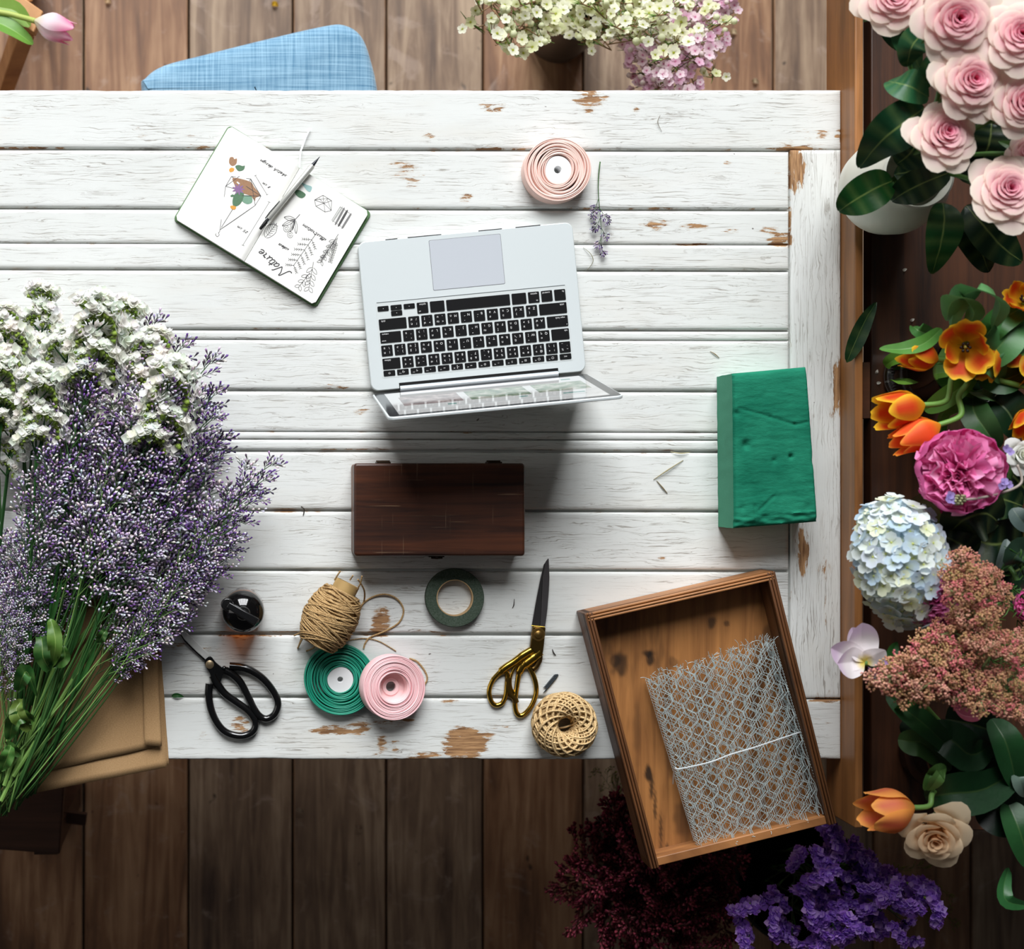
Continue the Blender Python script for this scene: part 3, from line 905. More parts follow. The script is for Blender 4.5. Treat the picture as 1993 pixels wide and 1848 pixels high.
for a, b in gem: stroke(q, (a, b), .00028)
stroke(q, smooth(((467, 1060), (462, 1080), (452, 1088), (458, 1110), (440, 1124), (424, 1108), (430, 1096))), .00025)
for a, b in (((812, 552), (925, 735)), ((945, 800), (685, 1205)), ((803, 558), (825, 548)), ((915, 735), (935, 728)), ((930, 795), (955, 805)), ((675, 1200), (700, 1210))): stroke(q, (a, b), .00018)
GL = {
 's': [[(0, .1), (.2, 0), (.42, .2), (.3, .5), (.12, .72), (.3, 1), (.45, .8)]],
 'k': [[(0, 0), (.05, 1), (.2, 1.9), (.08, 1.5), (.05, 0)], [(.45, 1), (.1, .5), (.3, .3), (.55, 0)]],
 'e': [[(0, .45), (.35, .6), (.38, .92), (.2, 1), (.02, .6), (.1, .1), (.35, 0), (.55, .25)]],
 't': [[(.1, 1.7), (.04, .3), (.2, 0), (.4, .2)], [(-.12, 1.15), (.4, 1.25)]],
 'c': [[(.42, .85), (.25, 1), (.05, .6), (.1, .1), (.35, 0), (.5, .2)]],
 'h': [[(0, 0), (.08, 1.2), (.2, 1.9), (.05, 1.5), (.03, 0), (.1, .6), (.3, 1), (.42, .7), (.4, .1), (.55, .1)]],
 'd': [[(.42, .9), (.18, 1), (0, .5), (.1, 0), (.35, .25), (.52, 1.9), (.46, .2), (.62, .08)]],
 'i': [[(.1, 1), (.05, .2), (.15, 0), (.3, .2)], [(.13, 1.45), (.16, 1.52)]],
 'g': [[(.42, .9), (.18, 1), (0, .5), (.12, .1), (.35, .3), (.45, 1), (.4, -.5), (.18, -.85), (.05, -.5), (.55, .15)]],
 'n': [[(0, 1), (.05, 0), (.08, .6), (.28, 1), (.42, .8), (.4, .1), (.55, .1)]],
 'm': [[(0, 1), (.05, 0), (.08, .7), (.22, 1), (.3, .7), (.3, 0), (.34, .7), (.5, 1), (.58, .7), (.58, .1), (.72, .1)]],
 'a': [[(.42, .85), (.2, 1), (0, .5), (.12, 0), (.38, .3), (.45, 1), (.42, .15), (.58, .08)]],
 'o': [[(.2, 1), (0, .5), (.18, 0), (.42, .45), (.22, 1), (.5, .95)]],
 'r': [[(0, .9), (.12, 1.05), (.2, .85), (.38, .9), (.32, .2), (.5, .05)]],
 'u': [[(0, 1), (0, .25), (.2, 0), (.4, .4), (.42, 1), (.42, .15), (.58, .1)]],
 'l': [[(0, .3), (.25, 1.5), (.15, 1.9), (.03, 1.3), (.05, .2), (.2, 0), (.35, .15)]],
 '8': [[(.3, 1.4), (.05, 1.2), (.35, .5), (.2, 0), (0, .3), (.4, 1.2), (.3, 1.4)]],
 '2': [[(0, 1.1), (.2, 1.45), (.4, 1.1), (.05, 0), (.45, .05)]],
 '5': [[(.45, 1.45), (.1, 1.4), (.05, .85), (.35, .75), (.4, .2), (.05, 0)]],
 'N': [[(-.5, -.25), (-.35, -.4), (-.1, -.1), (.05, 1.7), (.2, 1.9), (.3, 1.2), (.75, .1), (.85, .3), (1.05, 1.8), (1.2, 2.05)]]}
WID = {'N': 1.15, 'm': .85, 'l': .4, 'i': .36, 't': .45, ' ': .5}
def write(m, s, p0, p1, w, xs):
    """handwriting along p0->p1 (zoomed-photo points); xs: x-height in zoomed pixels"""
    total = sum(WID.get(c, .62) for c in s)
    dx, dy = p1[0] - p0[0], p1[1] - p0[1]
    L = math.hypot(dx, dy)
    ux, uy = dx / L, dy / L
    vx, vy = uy, -ux
    sx = L / total
    x = 0
    for c in s:
        for st_ in GL.get(c, []):
            P = [(p0[0] + ux * (x + a + b * .18) * sx + vx * b * xs, p0[1] + uy * (x + a + b * .18) * sx + vy * b * xs) for a, b in st_]
            stroke(m, smooth(P, 4), w)
        x += WID.get(c, .62)
write(q, 'sketch design', (1118, 552), (868, 400), .00028, 15)
write(q, '8 cm', (958, 660), (885, 612), .00026, 14)
write(q, '25 cm', (738, 1080), (638, 1018), .00026, 15)
part('terrarium_sketch', q, INK, pgl)
q = M()
hexa_ = [(1380, 775), (1462, 730), (1545, 780), (1540, 872), (1480, 886), (1392, 832)]
stroke(q, hexa_, .00025, True)
for p in hexa_: stroke(q, ((1470, 805), p), .0002)
stroke(q, (hexa_[0], (1500, 760), hexa_[3]), .0002); stroke(q, ((1425, 760), (1470, 805), (1505, 760), (1545, 780)), .0002)
def frond(base, tip, n, size, wid, both=True, open_=True):
    stroke(q, (base, tip), .00024)
    dx, dy = tip[0] - base[0], tip[1] - base[1]
    L = math.hypot(dx, dy); ux, uy = dx / L, dy / L
    for i in range(n):
        t = .22 + .76 * i / (n - 1)
        for sg in ((-1, 1) if both else (1,)):
            a = math.atan2(uy, ux) + sg * .75
            bx, by = base[0] + dx * t, base[1] + dy * t
            l = size * (1 - .25 * t)
            ex, ey = bx + cos(a) * l, by + sin(a) * l
            nx_, ny_ = -sin(a) * wid, cos(a) * wid
            mx_, my_ = (bx + ex) / 2, (by + ey) / 2
            stroke(q, smooth(((bx, by), (mx_ + nx_, my_ + ny_), (ex, ey), (mx_ - nx_, my_ - ny_)), 3, True), .0002)
def sprig(base, tip, n, size):
    stroke(q, (base, tip), .00024)
    dx, dy = tip[0] - base[0], tip[1] - base[1]
    for i in range(n):
        t = .18 + .8 * i / (n - 1)
        for sg in (-1, 1):
            a = math.atan2(dy, dx) + sg * 1.0
            bx, by = base[0] + dx * t, base[1] + dy * t
            l = size * (1.1 - .5 * abs(t - .4))
            e = (bx + cos(a) * l, by + sin(a) * l)
            stroke(q, ((bx, by), e), .0002)
            for k_ in range(4):
                tt = .3 + .7 * k_ / 3
                c = (bx + cos(a) * l * tt, by + sin(a) * l * tt)
                for s2 in (-1, 1):
                    stroke(q, (c, (c[0] + cos(a + s2 * .9) * 17, c[1] + sin(a + s2 * .9) * 17)), .0002)
frond((1608, 1088), (1440, 1345), 5, 60, 10); frond((1600, 1120), (1530, 1340), 8, 34, 7); frond((1590, 1130), (1440, 1330), 8, 32, 7)
frond((1365, 1350), (1320, 1590), 4, 78, 16); frond((1330, 1450), (1230, 1575), 3, 66, 14)
sprig((1390, 1090), (1170, 1390), 6, 86)
for a, b, c in (((1195, 960), (1085, 940), 20), ((1190, 960), (1065, 1020), 18), ((1185, 960), (1140, 1075), 14), ((1190, 960), (1200, 1090), 18), ((1190, 960), (1160, 1060), 8)):
    stroke(q, (a, b), .0002)
    mx_, my_ = (a[0] + b[0]) / 2, (a[1] + b[1]) / 2
    d = math.hypot(b[0] - a[0], b[1] - a[1]); nx_, ny_ = -(b[1] - a[1]) / d * c, (b[0] - a[0]) / d * c
    stroke(q, smooth((a, (mx_ + nx_, my_ + ny_), b, (mx_ - nx_, my_ - ny_)), 4, True), .00022)
stroke(q, ((1238, 910), (1190, 962)), .0003)
for cx, cy in ((1105, 1045), (1142, 1100)):
    stroke(q, smooth([(cx + 26 * cos(i), cy + 30 * sin(i)) for i in range(6)], 4, True), .0002); stroke(q, smooth([(cx + 12 * cos(i), cy + 14 * sin(i)) for i in range(6)], 3, True), .0002)
stroke(q, smooth(((905, 1130), (893, 1070), (930, 1015), (1010, 1010), (1005, 1080), (950, 1125)), 4, True), .00024); stroke(q, ((908, 1125), (1015, 995)), .00024)
for i in range(6):
    t = .15 + .13 * i; bx, by = 908 + 107 * t, 1125 - 130 * t
    stroke(q, ((bx, by), (bx - 14 + 4 * i * .2, by - 46 + 26 * abs(t - .5))), .00018); stroke(q, ((bx, by), (bx + 42 - 24 * abs(t - .5), by + 2)), .00018)
write(q, 'Nature', (1112, 1440), (862, 1232), .00055, 42)
write(q, 'idea', (1132, 1236), (1036, 1180), .00032, 15)
write(q, 'illustration', (1492, 1140), (1272, 996), .0003, 17)
stroke(q, ((1628, 835), (1735, 905), (1655, 1030), (1545, 960)), .0002, True)
part('plant_sketches', q, INK, pgr)
q = M()
for mi, a, b, w_ in ((6, (1660, 855), (1585, 990), 8), (7, (1690, 875), (1615, 1005), 9), (6, (1725, 905), (1650, 1025), 8), (8, (1640, 845), (1560, 965), 6)):
    q.m = mi; patch(q, ((a[0] - w_, a[1]), (a[0] + w_, a[1] + 4), (b[0] + w_, b[1]), (b[0] - w_, b[1] - 4)), .0001)
part('colour_swatches', q, wc, pgr)
q = M()
q.m = 5; patch(q, ((1250, 615), (1300, 635), (1355, 655), (1340, 700), (1310, 690), (1280, 655)))
q.m = 1; patch(q, ((1190, 700), (1230, 685), (1295, 725), (1260, 760), (1210, 740)), .0001)
part('painted_pot', q, wc, pgr)
q = M()
bp = catmull([zp(1240, 470), zp(1250, 330) - Vector((0, 0, .006)), zp(1275, 260) - Vector((0, 0, .0105)), zp(1310, 170) - Vector((0, 0, .0105)), zp(1350, 95) - Vector((0, 0, .0108))], 6)
q.tube(bp, .0014, 6, flat=.3)
part('ribbon_bookmark', q, plain('white_ribbon', rgb(236, 238, 240), .5), nb)
# mechanical pencil lying in the fold
pa, pb = zp(852, 1060), zp(1432, 382)
pz = TZ + .0212
pa = Vector((pa.x, pa.y, pz)); pb = Vector((pb.x, pb.y, pz))
pen = thing('mechanical_pencil', 'slim silver mechanical pencil lying across the open sketchbook', 'pencil', tuple(pa))
PD = (pb - pa); PLn = PD.length; PD.normalize()
def pp(t): return pa + PD * (PLn * t)
SIL = plain('pencil_silver', rgb(206, 206, 200), .3, .45)
q = M(); q.tube([pp(.14), pp(.15), pp(.86), pp(.88)], [.0038, .0045, .0045, .0034], 16); part('barrel', q, SIL, pen)
q = M(); q.tube([pp(.88), pp(.93), pp(.97), pp(1.0)], [.0029, .0020, .0009, .0004], 12); part('tip', q, plain('pencil_tip', rgb(40, 42, 48), .3, .5), pen)
q = M(); q.tube([pp(0), pp(.015), pp(.09), pp(.1)], [.0020, .0023, .0030, .0028], 12); part('push_button', q, plain('pencil_black', rgb(18, 18, 20), .35), pen)
q = M(); q.tube([pp(.1), pp(.145)], .0036, 14); part('clip_ring', q, plain('chrome', rgb(220, 222, 224), .12, 1.0), pen)
side = Vector((-PD.y, PD.x, 0))
q = M(); q.tube([pp(.12) + side * .004 + Vector((0, 0, .003)), pp(.2) + side * .0045 + Vector((0, 0, .004)), pp(.36) + side * .004 + Vector((0, 0, .003)), pp(.37) + side * .0035], .0009, 8); part('clip', q, plain('clip_chrome', rgb(220, 222, 224), .15, 1.0), pen)

# ------------------------------------------------------------------ ribbon rolls
def ribbon_roll(name, label, loc, R0, Rh, Rc, h, cols, hub_col, rot=None, wob=.0006, n=13, deep=False):
    """a roll standing on its own z = 0: coil of ribbon, white reel disc, spindle hole"""
    root = bpy.data.objects.new(name, None)
    COL.objects.link(root)
    tag(root, label, 'ribbon', 'rolls of ribbon')
    ORG[root] = Vector((0, 0, 0))
    q = M()
    rr = random.Random(name + label)
    N = 72
    for i in range(n):
        a0, a1 = Rc + (R0 - Rc) * i / n, Rc + (R0 - Rc) * (i + 1) / n - .00012
        top = h - rr.uniform(0, .0016)
        ox, oy = rr.uniform(-wob, wob), rr.uniform(-wob, wob)
        ph = rr.uniform(0, 6)
        q.col = mix(cols[0], cols[1], rr.random())
        def f(u, v, a0=a0, a1=a1, top=top, ox=ox, oy=oy, ph=ph):
            a = 2 * pi * u
            prof = [(a0, 0), (a0, top - .0004), (a0 + .0003, top), ((a0 + a1) / 2, top + .0002), (a1 - .0003, top), (a1, top - .0004), (a1, 0)]
            r_, z_ = prof[min(6, int(round(v * 6)))]
            w_ = wob * 1.1 * sin(2 * a + ph)
            return (ox + (r_ + w_) * cos(a), oy + (r_ + w_) * sin(a), max(0, z_ + (.0003 * sin(3 * a + ph) if z_ > .005 else 0)))
        q.grid(f, N, 6, wrap=True)
    part('coil', q, SATIN, root, sharp=50)
    q = M(hub_col)
    if not deep:
        q.lathe([(Rc, .001), (Rc, h - .003), (Rc - .0006, h - .0022), (Rh + .0006, h - .0022), (Rh, h - .003), (Rh, .001)], 48)
        part('reel', q, CARD, root)
    else:
        q.lathe([(Rc, h - .004), (Rc - .0008, h - .0035), (Rc - .0012, h - .004), (Rc - .0012, .0035), (Rh + .006, .0035), (Rh + .005, .006), (Rh, .006), (Rh, .001)], 48)
        part('reel', q, CARD, root)
    root.location = loc
    if rot is not None:
        root.rotation_euler = rot
    return root
SATIN = tinted('ribbon_satin', .38, .4)
CARD = tinted('reel_card', .6, .3)
ribbon_roll('ribbon_roll', 'peach satin ribbon roll above the laptop, near its top right corner', at(1079, 337), .0482, .0052, .0205, .027, (rgb(236, 196, 184), rgb(250, 222, 212)), rgb(244, 244, 244), wob=.0011)
ribbon_roll('ribbon_roll', 'teal green satin ribbon roll lying partly under a pink roll', at(661, 1321), .0528, .0040, .0195, .017, (rgb(20, 128, 102), rgb(52, 166, 138)), rgb(240, 242, 242), wob=.0007, n=14)
ang = math.radians(12.5)
pkc = at(757, 1334)
ribbon_roll('ribbon_roll', 'pale pink ribbon roll tilted on the edge of the teal roll', (pkc.x - .000, pkc.y, TZ + .0108), .0478, .0075, .0225, .024, (rgb(240, 186, 190), rgb(252, 212, 214)), rgb(246, 212, 212), rot=(0, ang, 0), wob=.0003, n=12, deep=True)

# ------------------------------------------------------------------ green foam brick
def foam():
    z1 = TZ + .078
    C = [at(1430, 1029, z1), at(1593, 1016, z1), at(1571, 714, z1), at(1427, 727, z1)]   # around, from the lower left
    dents = [(1452, 866, 11, .006), (1540, 889, 6, .006), (1508, 897, 8, .003), (1592, 897, 12, .008), (1475, 950, 40, .0022), (1435, 805, 9, .003), (1574, 988, 12, .002), (1445, 990, 10, .002)]
    lines = [((1440, 795), (1500, 812), (1548, 827), (1570, 822)), ((1470, 985), (1472, 1010)), ((1508, 966), (1478, 994))]
    q = M()
    NU, NV = 70, 130
    def top(u, v):
        p = (C[0] * (1 - u) + C[1] * u) * (1 - v) + (C[3] * (1 - u) + C[2] * u) * v
        px, py = CX + p.x / k_at(z1), CY - p.y / k_at(z1)
        L_, W_ = .22, .107
        e = min(u * W_, (1 - u) * W_, v * L_, (1 - v) * L_)
        z = 0
        rr_ = .005
        if e < rr_:
            z -= rr_ - math.sqrt(max(0, rr_ ** 2 - (rr_ - e) ** 2))
        z += .0007 * mnoise.noise((px * .03, py * .10, 1)) + .0004 * mnoise.noise((px * .12, py * .33, 5))
        if v < .07:
            z += .0030 * mnoise.noise((px * .05, py * .12, 9)) - .003 * (1 - v / .07)
        if v > .95:
            z -= .0025 * (v - .95) / .05
        for cx, cy, r_, dp in dents:
            d = math.hypot(px - cx, py - cy) / r_
            if d < 1.6:
                z -= dp * math.exp(-(d * 1.4) ** 2)
        for ln in lines:
            for a, b in zip(ln[:-1], ln[1:]):
                vx, vy = b[0] - a[0], b[1] - a[1]
                tt = max(0, min(1, ((px - a[0]) * vx + (py - a[1]) * vy) / (vx * vx + vy * vy)))
                d = math.hypot(px - a[0] - vx * tt, py - a[1] - vy * tt)
                if d < 5:
                    z -= .0016 * (1 - d / 5)
        return Vector((p.x, p.y, z1 + z))
    q.grid(top, NU, NV)
    edge = [top(i / NU, 0) for i in range(NU)] + [top(1, j / NV) for j in range(NV)] + [top(1 - i / NU, 1) for i in range(NU)] + [top(0, 1 - j / NV) for j in range(NV)]
    c = sum(C, Vector()) / 4
    n = len(edge)
    q.m = 1  # all four sides take a paler green than the top
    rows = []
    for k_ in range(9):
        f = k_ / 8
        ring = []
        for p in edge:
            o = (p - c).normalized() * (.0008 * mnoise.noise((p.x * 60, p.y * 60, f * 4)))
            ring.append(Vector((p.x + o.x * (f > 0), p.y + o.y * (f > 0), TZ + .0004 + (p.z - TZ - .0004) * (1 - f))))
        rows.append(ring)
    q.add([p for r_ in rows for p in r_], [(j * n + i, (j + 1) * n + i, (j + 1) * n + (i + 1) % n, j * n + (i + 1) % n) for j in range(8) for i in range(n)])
    t = T('floral_foam')
    nz = t.noise(t.coords((14, 14, 14)), 1, 4)
    t.set(Base_Color=t.ramp(nz, (.35, rgb(22, 104, 80)), (.65, rgb(36, 126, 98))), Roughness=.95)
    t.b.inputs['Specular IOR Level'].default_value = .1
    g1 = t.noise(t.coords((90, 340, 200), (0, 0, .12)), 1, 4, .6)
    g2 = t.noise(t.coords((900, 900, 900)), 1, 2)
    t.bump(t.math('ADD', t.math('MULTIPLY', g1, .8), t.math('MULTIPLY', g2, .3)), .55, .0016)
    single('floral_foam_brick', q, [t.mat, plain('foam_side_face', rgb(74, 152, 122), .95, spec=.1, var=.12, vscale=700, bump=.2, bscale=900)], 'dented green floral foam brick at the right end of the table', 'foam brick', (c.x, c.y, TZ), sharp=60)
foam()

# ------------------------------------------------------------------ dark wooden box
zt = TZ + .068
bx = thing('wooden_box', 'closed dark brown wooden box below the laptop, scratched lid', 'box', tuple(at(853, 992)))
BOXW = wood('dark_box_wood', rgb(36, 17, 10), rgb(98, 52, 28), (3.5, 70, 40), rough=.42, spots=.3, scratch=.5, lo=.36, hi=.74)
BOXS = wood('box_side_wood', rgb(70, 42, 26), rgb(128, 84, 56), (3.5, 40, 70), rough=.5)
a, b = at(689, 1083, zt), at(1022, 902, zt)
q = M(); q.prism(rrect(a.x, a.y, b.x, b.y, .005, 4), zt - .022, zt); part('lid', q, BOXW, bx, bevel=.0035, seg=3)
q = M(); q.prism(rrect(a.x + .0008, a.y + .0008, b.x - .0008, b.y - .0008, .005, 4), TZ + .0004, zt - .0228); part('body', q, BOXS, bx, bevel=.001)
brs = plain('dark_brass', rgb(58, 44, 30), .45, .7)
for px in (748, 965):
    p = at(px, 902, zt)
    q = M(); q.box((p.x - .010, p.y - .001, zt - .034), (p.x + .010, p.y + .0022, zt - .006)); q.tube([(p.x - .010, p.y + .0022, zt - .0215), (p.x + .010, p.y + .0022, zt - .0215)], .0022, 10)
    part('hinge', q, brs, bx)
p = at(852, 1083, zt)
q = M(); q.box((p.x - .011, p.y - .002, zt - .03), (p.x + .011, p.y + .001, zt - .010)); q.tube([(p.x - .008, p.y - .003, zt - .012), (p.x, p.y - .0036, zt - .009), (p.x + .008, p.y - .003, zt - .012)], .0014, 8)
part('clasp', q, brs, bx)

# ------------------------------------------------------------------ floral tape
ft = thing('floral_tape', 'dark green floral tape ring below the wooden box', 'tape', tuple(at(883, 1163)))
c = at(883, 1163)
h = .0125
TAPE = plain('green_crepe_tape', rgb(14, 50, 16), .9, spec=.03, var=.3, vscale=500, bump=.4, bscale=1200)
q = M(); q.lathe([(.0272, .0004), (.0272, h), (.0285, h + .0003), (.0425, h + .0002), (.0434, h - .0006), (.0434, .0004), (.0272, .0004)], 72, c); part('tape_roll', q, TAPE, ft)
q = M(); q.lathe([(.0258, .0002), (.0258, h + .0004), (.0272, h + .0005), (.0272, .0002), (.0258, .0002)], 64, c); part('paper_core', q, plain('core_card', rgb(176, 146, 106), .8), ft)

# ------------------------------------------------------------------ black scissors
def Zb(x, y, z): return at(330 + x / 3.8327, 1080 + y / 3.8327, z)
bs = thing('black_scissors', 'black bonsai scissors with big loop handles and a steel tip', 'scissors', tuple(at(440, 1330)))
BLK = plain('black_enamel', rgb(12, 12, 13), .2, spec=.6, coat=.4)
STEEL = plain('blade_steel', rgb(222, 222, 218), .35, .25, var=.15, vscale=200)
zz = TZ + .006
def plate(m, pts, zf, z0, z1):
    P0 = [zf(x, y, z0) for x, y in pts]
    m.prism([(p.x, p.y) for p in P0], z0, z1)
q = M(); plate(q, [(42, 518), (70, 535), (150, 600), (230, 680), (302, 752), (268, 782), (190, 712), (110, 630), (66, 565)], Zb, zz + .0002, zz + .0028)
part('blade', q, STEEL, bs, bevel=.0006, label='steel blade tip')
q = M(); plate(q, [(50, 530), (66, 575), (110, 645), (180, 715), (262, 790), (270, 770), (190, 690), (110, 610)], Zb, zz - .003, zz - .0004); part('blade', q, BLK, bs)
q = M(); plate(q, smooth([(304, 755), (345, 800), (388, 835), (402, 832), (432, 850), (415, 880), (395, 900), (380, 950), (350, 962), (320, 930), (300, 880), (276, 840), (262, 790)], 3, True), Zb, zz - .003, zz + .004)
part('pivot_plate', q, BLK, bs, bevel=.0012)
for nm, pts in (('handle', [(447, 832), (520, 838), (600, 862), (690, 920), (760, 1000), (803, 1080), (806, 1140), (778, 1198), (722, 1226), (672, 1205), (630, 1150), (585, 1060), (530, 955), (470, 895), (412, 862)]),
                ('handle', [(297, 962), (292, 1050), (308, 1150), (345, 1240), (400, 1310), (470, 1345), (550, 1352), (615, 1325), (640, 1280), (632, 1225), (580, 1160), (490, 1095), (410, 1035), (355, 960), (320, 900)])):
    P = catmull([Zb(x, y, zz + .001) for x, y in pts], 6)
    q = M(); q.tube(P, [.0061 - .0008 * sin(pi * i / len(P)) for i in range(len(P))], 14); part(nm, q, BLK, bs, sharp=60)
q = M(); p = Zb(300, 818, zz); q.lathe([(.0001, zz + .0062), (.0038, zz + .0060), (.0062, zz + .005), (.0066, zz + .0035), (.0066, zz)], 24, (p.x, p.y, 0)); part('pivot_screw', q, plain('screw_brass', rgb(170, 150, 120), .35, .8), bs)
q = M(); p = Zb(408, 845, zz); q.ball((p.x, p.y, zz + .003), .0035, 12, 8); part('stop_knob', q, BLK, bs)

# ------------------------------------------------------------------ gold handled shears
def Zg(x, y, z): return at(820 + x / 4.5075, 1080 + y / 4.5075, z)
gs = thing('tailor_shears', 'gold handled tailor shears with dark blades right of the floral tape', 'scissors', tuple(at(1040, 1250)))
GOLD = plain('polished_gold', rgb(186, 150, 62), .2, 1.0)
BLADE = plain('dark_blade', rgb(44, 42, 42), .45, .3)
BLADE2 = plain('dark_blade_bevel', rgb(66, 63, 64), .42, .3)
z0 = TZ + .004
q = M(); plate(q, [(1108, 36), (1116, 34), (1122, 200), (1116, 330), (1104, 480), (1084, 634), (1040, 632), (1054, 430), (1064, 200), (1090, 60)], Zg, z0 + .0024, z0 + .0048); part('blade', q, BLADE2, gs, bevel=.0006)
q = M(); plate(q, [(1100, 46), (1064, 200), (1058, 440), (1040, 636), (967, 628), (985, 520), (1010, 380), (1045, 205), (1072, 90)], Zg, z0, z0 + .0023); part('blade', q, BLADE, gs, bevel=.0005)
q = M(); plate(q, [(968, 622), (1082, 634), (1072, 740), (1062, 830), (1050, 895), (1000, 872), (945, 815), (956, 720)], Zg, z0 - .002, z0 + .007); part('shank', q, plain('brown_gold', rgb(96, 74, 34), .3, .9), gs, bevel=.0016)
q = M(); q.tube([Zg(966, 624, z0 + .0066), Zg(1082, 635, z0 + .0066)], .0008, 8); part('collar', q, GOLD, gs)
def ring(pts, r, flat=1.0, zoff=0.004):
    q = M(); P = catmull([Zg(x, y, TZ + .0005 + zoff) for x, y in pts], 6, True)
    q.tube(P, r, 12, closed=True, flat=flat); return q
q = ring([(752, 1035), (700, 1035), (640, 1085), (602, 1160), (596, 1230), (622, 1300), (665, 1322), (715, 1296), (742, 1225), (752, 1130)], .0036)
lh = part('handle', q, GOLD, gs, sharp=70)
q = M(); P = catmull([Zg(x, y, TZ + .006) for x, y in ((975, 835), (890, 885), (810, 945), (740, 990), (680, 1040), (625, 1100))], 6); q.tube(P, [.0058] * 8 + [.0055] * (len(P) - 16) + [.0034] * 8, 12, flat=.8)
part('handle_arm', q, GOLD, gs, sharp=70)
q = M(); P = catmull([Zg(x, y, TZ + .0055) for x, y in ((985, 880), (900, 920), (835, 970), (795, 1040), (780, 1110), (790, 1180), (826, 1222))], 6); q.tube(P, .0022, 10); part('finger_rest', q, GOLD, gs, sharp=70)
q = M(); P = catmull([Zg(x, y, TZ + .0055) for x, y in ((762, 1080), (766, 1150), (780, 1220), (818, 1262), (832, 1300))], 6); q.tube(P, [.0045] * len(P), 10, flat=.8); part('finger_rest', q, plain('brown_gold_rest', rgb(110, 84, 36), .3, .9), gs, sharp=70)
q = ring([(900, 985), (940, 985), (975, 1040), (1004, 1130), (1006, 1220), (975, 1310), (930, 1375), (880, 1412), (840, 1395), (822, 1320), (832, 1200), (850, 1090), (868, 1010)], .0037)
part('handle', q, GOLD, gs, sharp=70)
q = M(); P = catmull([Zg(x, y, TZ + .0062) for x, y in ((1045, 850), (985, 905), (920, 955), (880, 990), (852, 1060), (838, 1160))], 6); q.tube(P, [.0068] * 6 + [.0072] * 8 + [.006] * (len(P) - 22) + [.0038] * 8, 12, flat=.8)
part('handle_arm', q, GOLD, gs, sharp=70)
q = M(); P = catmull([Zg(x, y, TZ + .005) for x, y in ((1040, 880), (1035, 930), (1005, 985), (980, 1005))], 5); q.tube(P, .0042, 10, flat=.8); part('thumb_rest', q, plain('brown_gold_thumb', rgb(92, 70, 34), .35, .9), gs, sharp=70)
q = M(); p = Zg(1018, 697, z0); q.lathe([(.0001, z0 + .0108), (.003, z0 + .0104), (.0055, z0 + .0094), (.0062, z0 + .008), (.0095, z0 + .0078), (.0102, z0 + .007), (.0102, z0 + .004)], 32, (p.x, p.y, 0)); part('pivot_screw', q, plain('aged_brass', rgb(150, 118, 66), .3, .9), gs)

# ------------------------------------------------------------------ dark spray bottle seen from above
bt = thing('spray_bottle', 'round black topped amber bottle above the black scissors', 'bottle', tuple(at(473, 1184)))
c = at(473, 1184)
def amber():
    t = T('amber_glass')
    tr = t.n('BsdfTransparent', {'Color': (*rgb(244, 178, 92), 1)})
    gl = t.n('BsdfGlossy', {'Color': (1, 1, 1, 1), 'Roughness': .05})
    fr = t.n('Fresnel', {'IOR': 1.5})
    mx = t.n('MixShader', {0: fr.outputs[0], 1: tr.outputs[0], 2: gl.outputs[0]})
    t.put(t.nt.nodes['Material Output'].inputs[0], mx.outputs[0])
    return t.mat
q = M(); q.lathe([(.0001, .0005), (.026, .0005), (.0295, .003), (.031, .008), (.031, .058), (.0305, .062)], 64, c); part('glass_body', q, amber(), bt, label='amber glass body')
BGL = plain('black_gloss', rgb(10, 9, 9), .08, spec=.6)
prof = [(.0305, .060)] + [(.0305 * cos(math.radians(a)), .062 + .026 * sin(math.radians(a))) for a in range(0, 80, 8)] + [(.0055, .0875), (.0001, .0876)]
q = M(); q.lathe(prof, 64, c); part('shoulder', q, BGL, bt, sharp=60)
q = M(); q.lathe([(.010, .086), (.010, .094), (.0088, .0956), (.006, .0956), (.006, .099), (.0045, .1), (.0001, .1)], 32, c); part('collar', q, plain('black_plastic', rgb(14, 14, 14), .3), bt)
hd = Vector((cos(math.radians(-31)), sin(math.radians(-31)), 0))
nv = Vector((-hd.y, hd.x, 0))
def hp(a, b, z): return c + hd * a + nv * b + Vector((0, 0, z))
q = M(); q.hexa([hp(-.026, -.0052, .098), hp(.022, -.0062, .098), hp(.022, .0062, .098), hp(-.026, .0052, .098)], [hp(-.026, -.0045, .1055), hp(.022, -.0058, .109), hp(.022, .0058, .109), hp(-.026, .0045, .1055)])
q.xf = Matrix.Translation(hp(-.027, 0, .1015)) @ Matrix.Rotation(math.radians(-31), 4, 'Z'); q.lathe([(.0001, -.003), (.0085, -.003), (.009, 0), (.0085, .003), (.0001, .0035)], 24); q.xf = None
part('spray_lever', q, plain('lever_black', rgb(16, 16, 17), .25, spec=.5), bt, bevel=.0012)

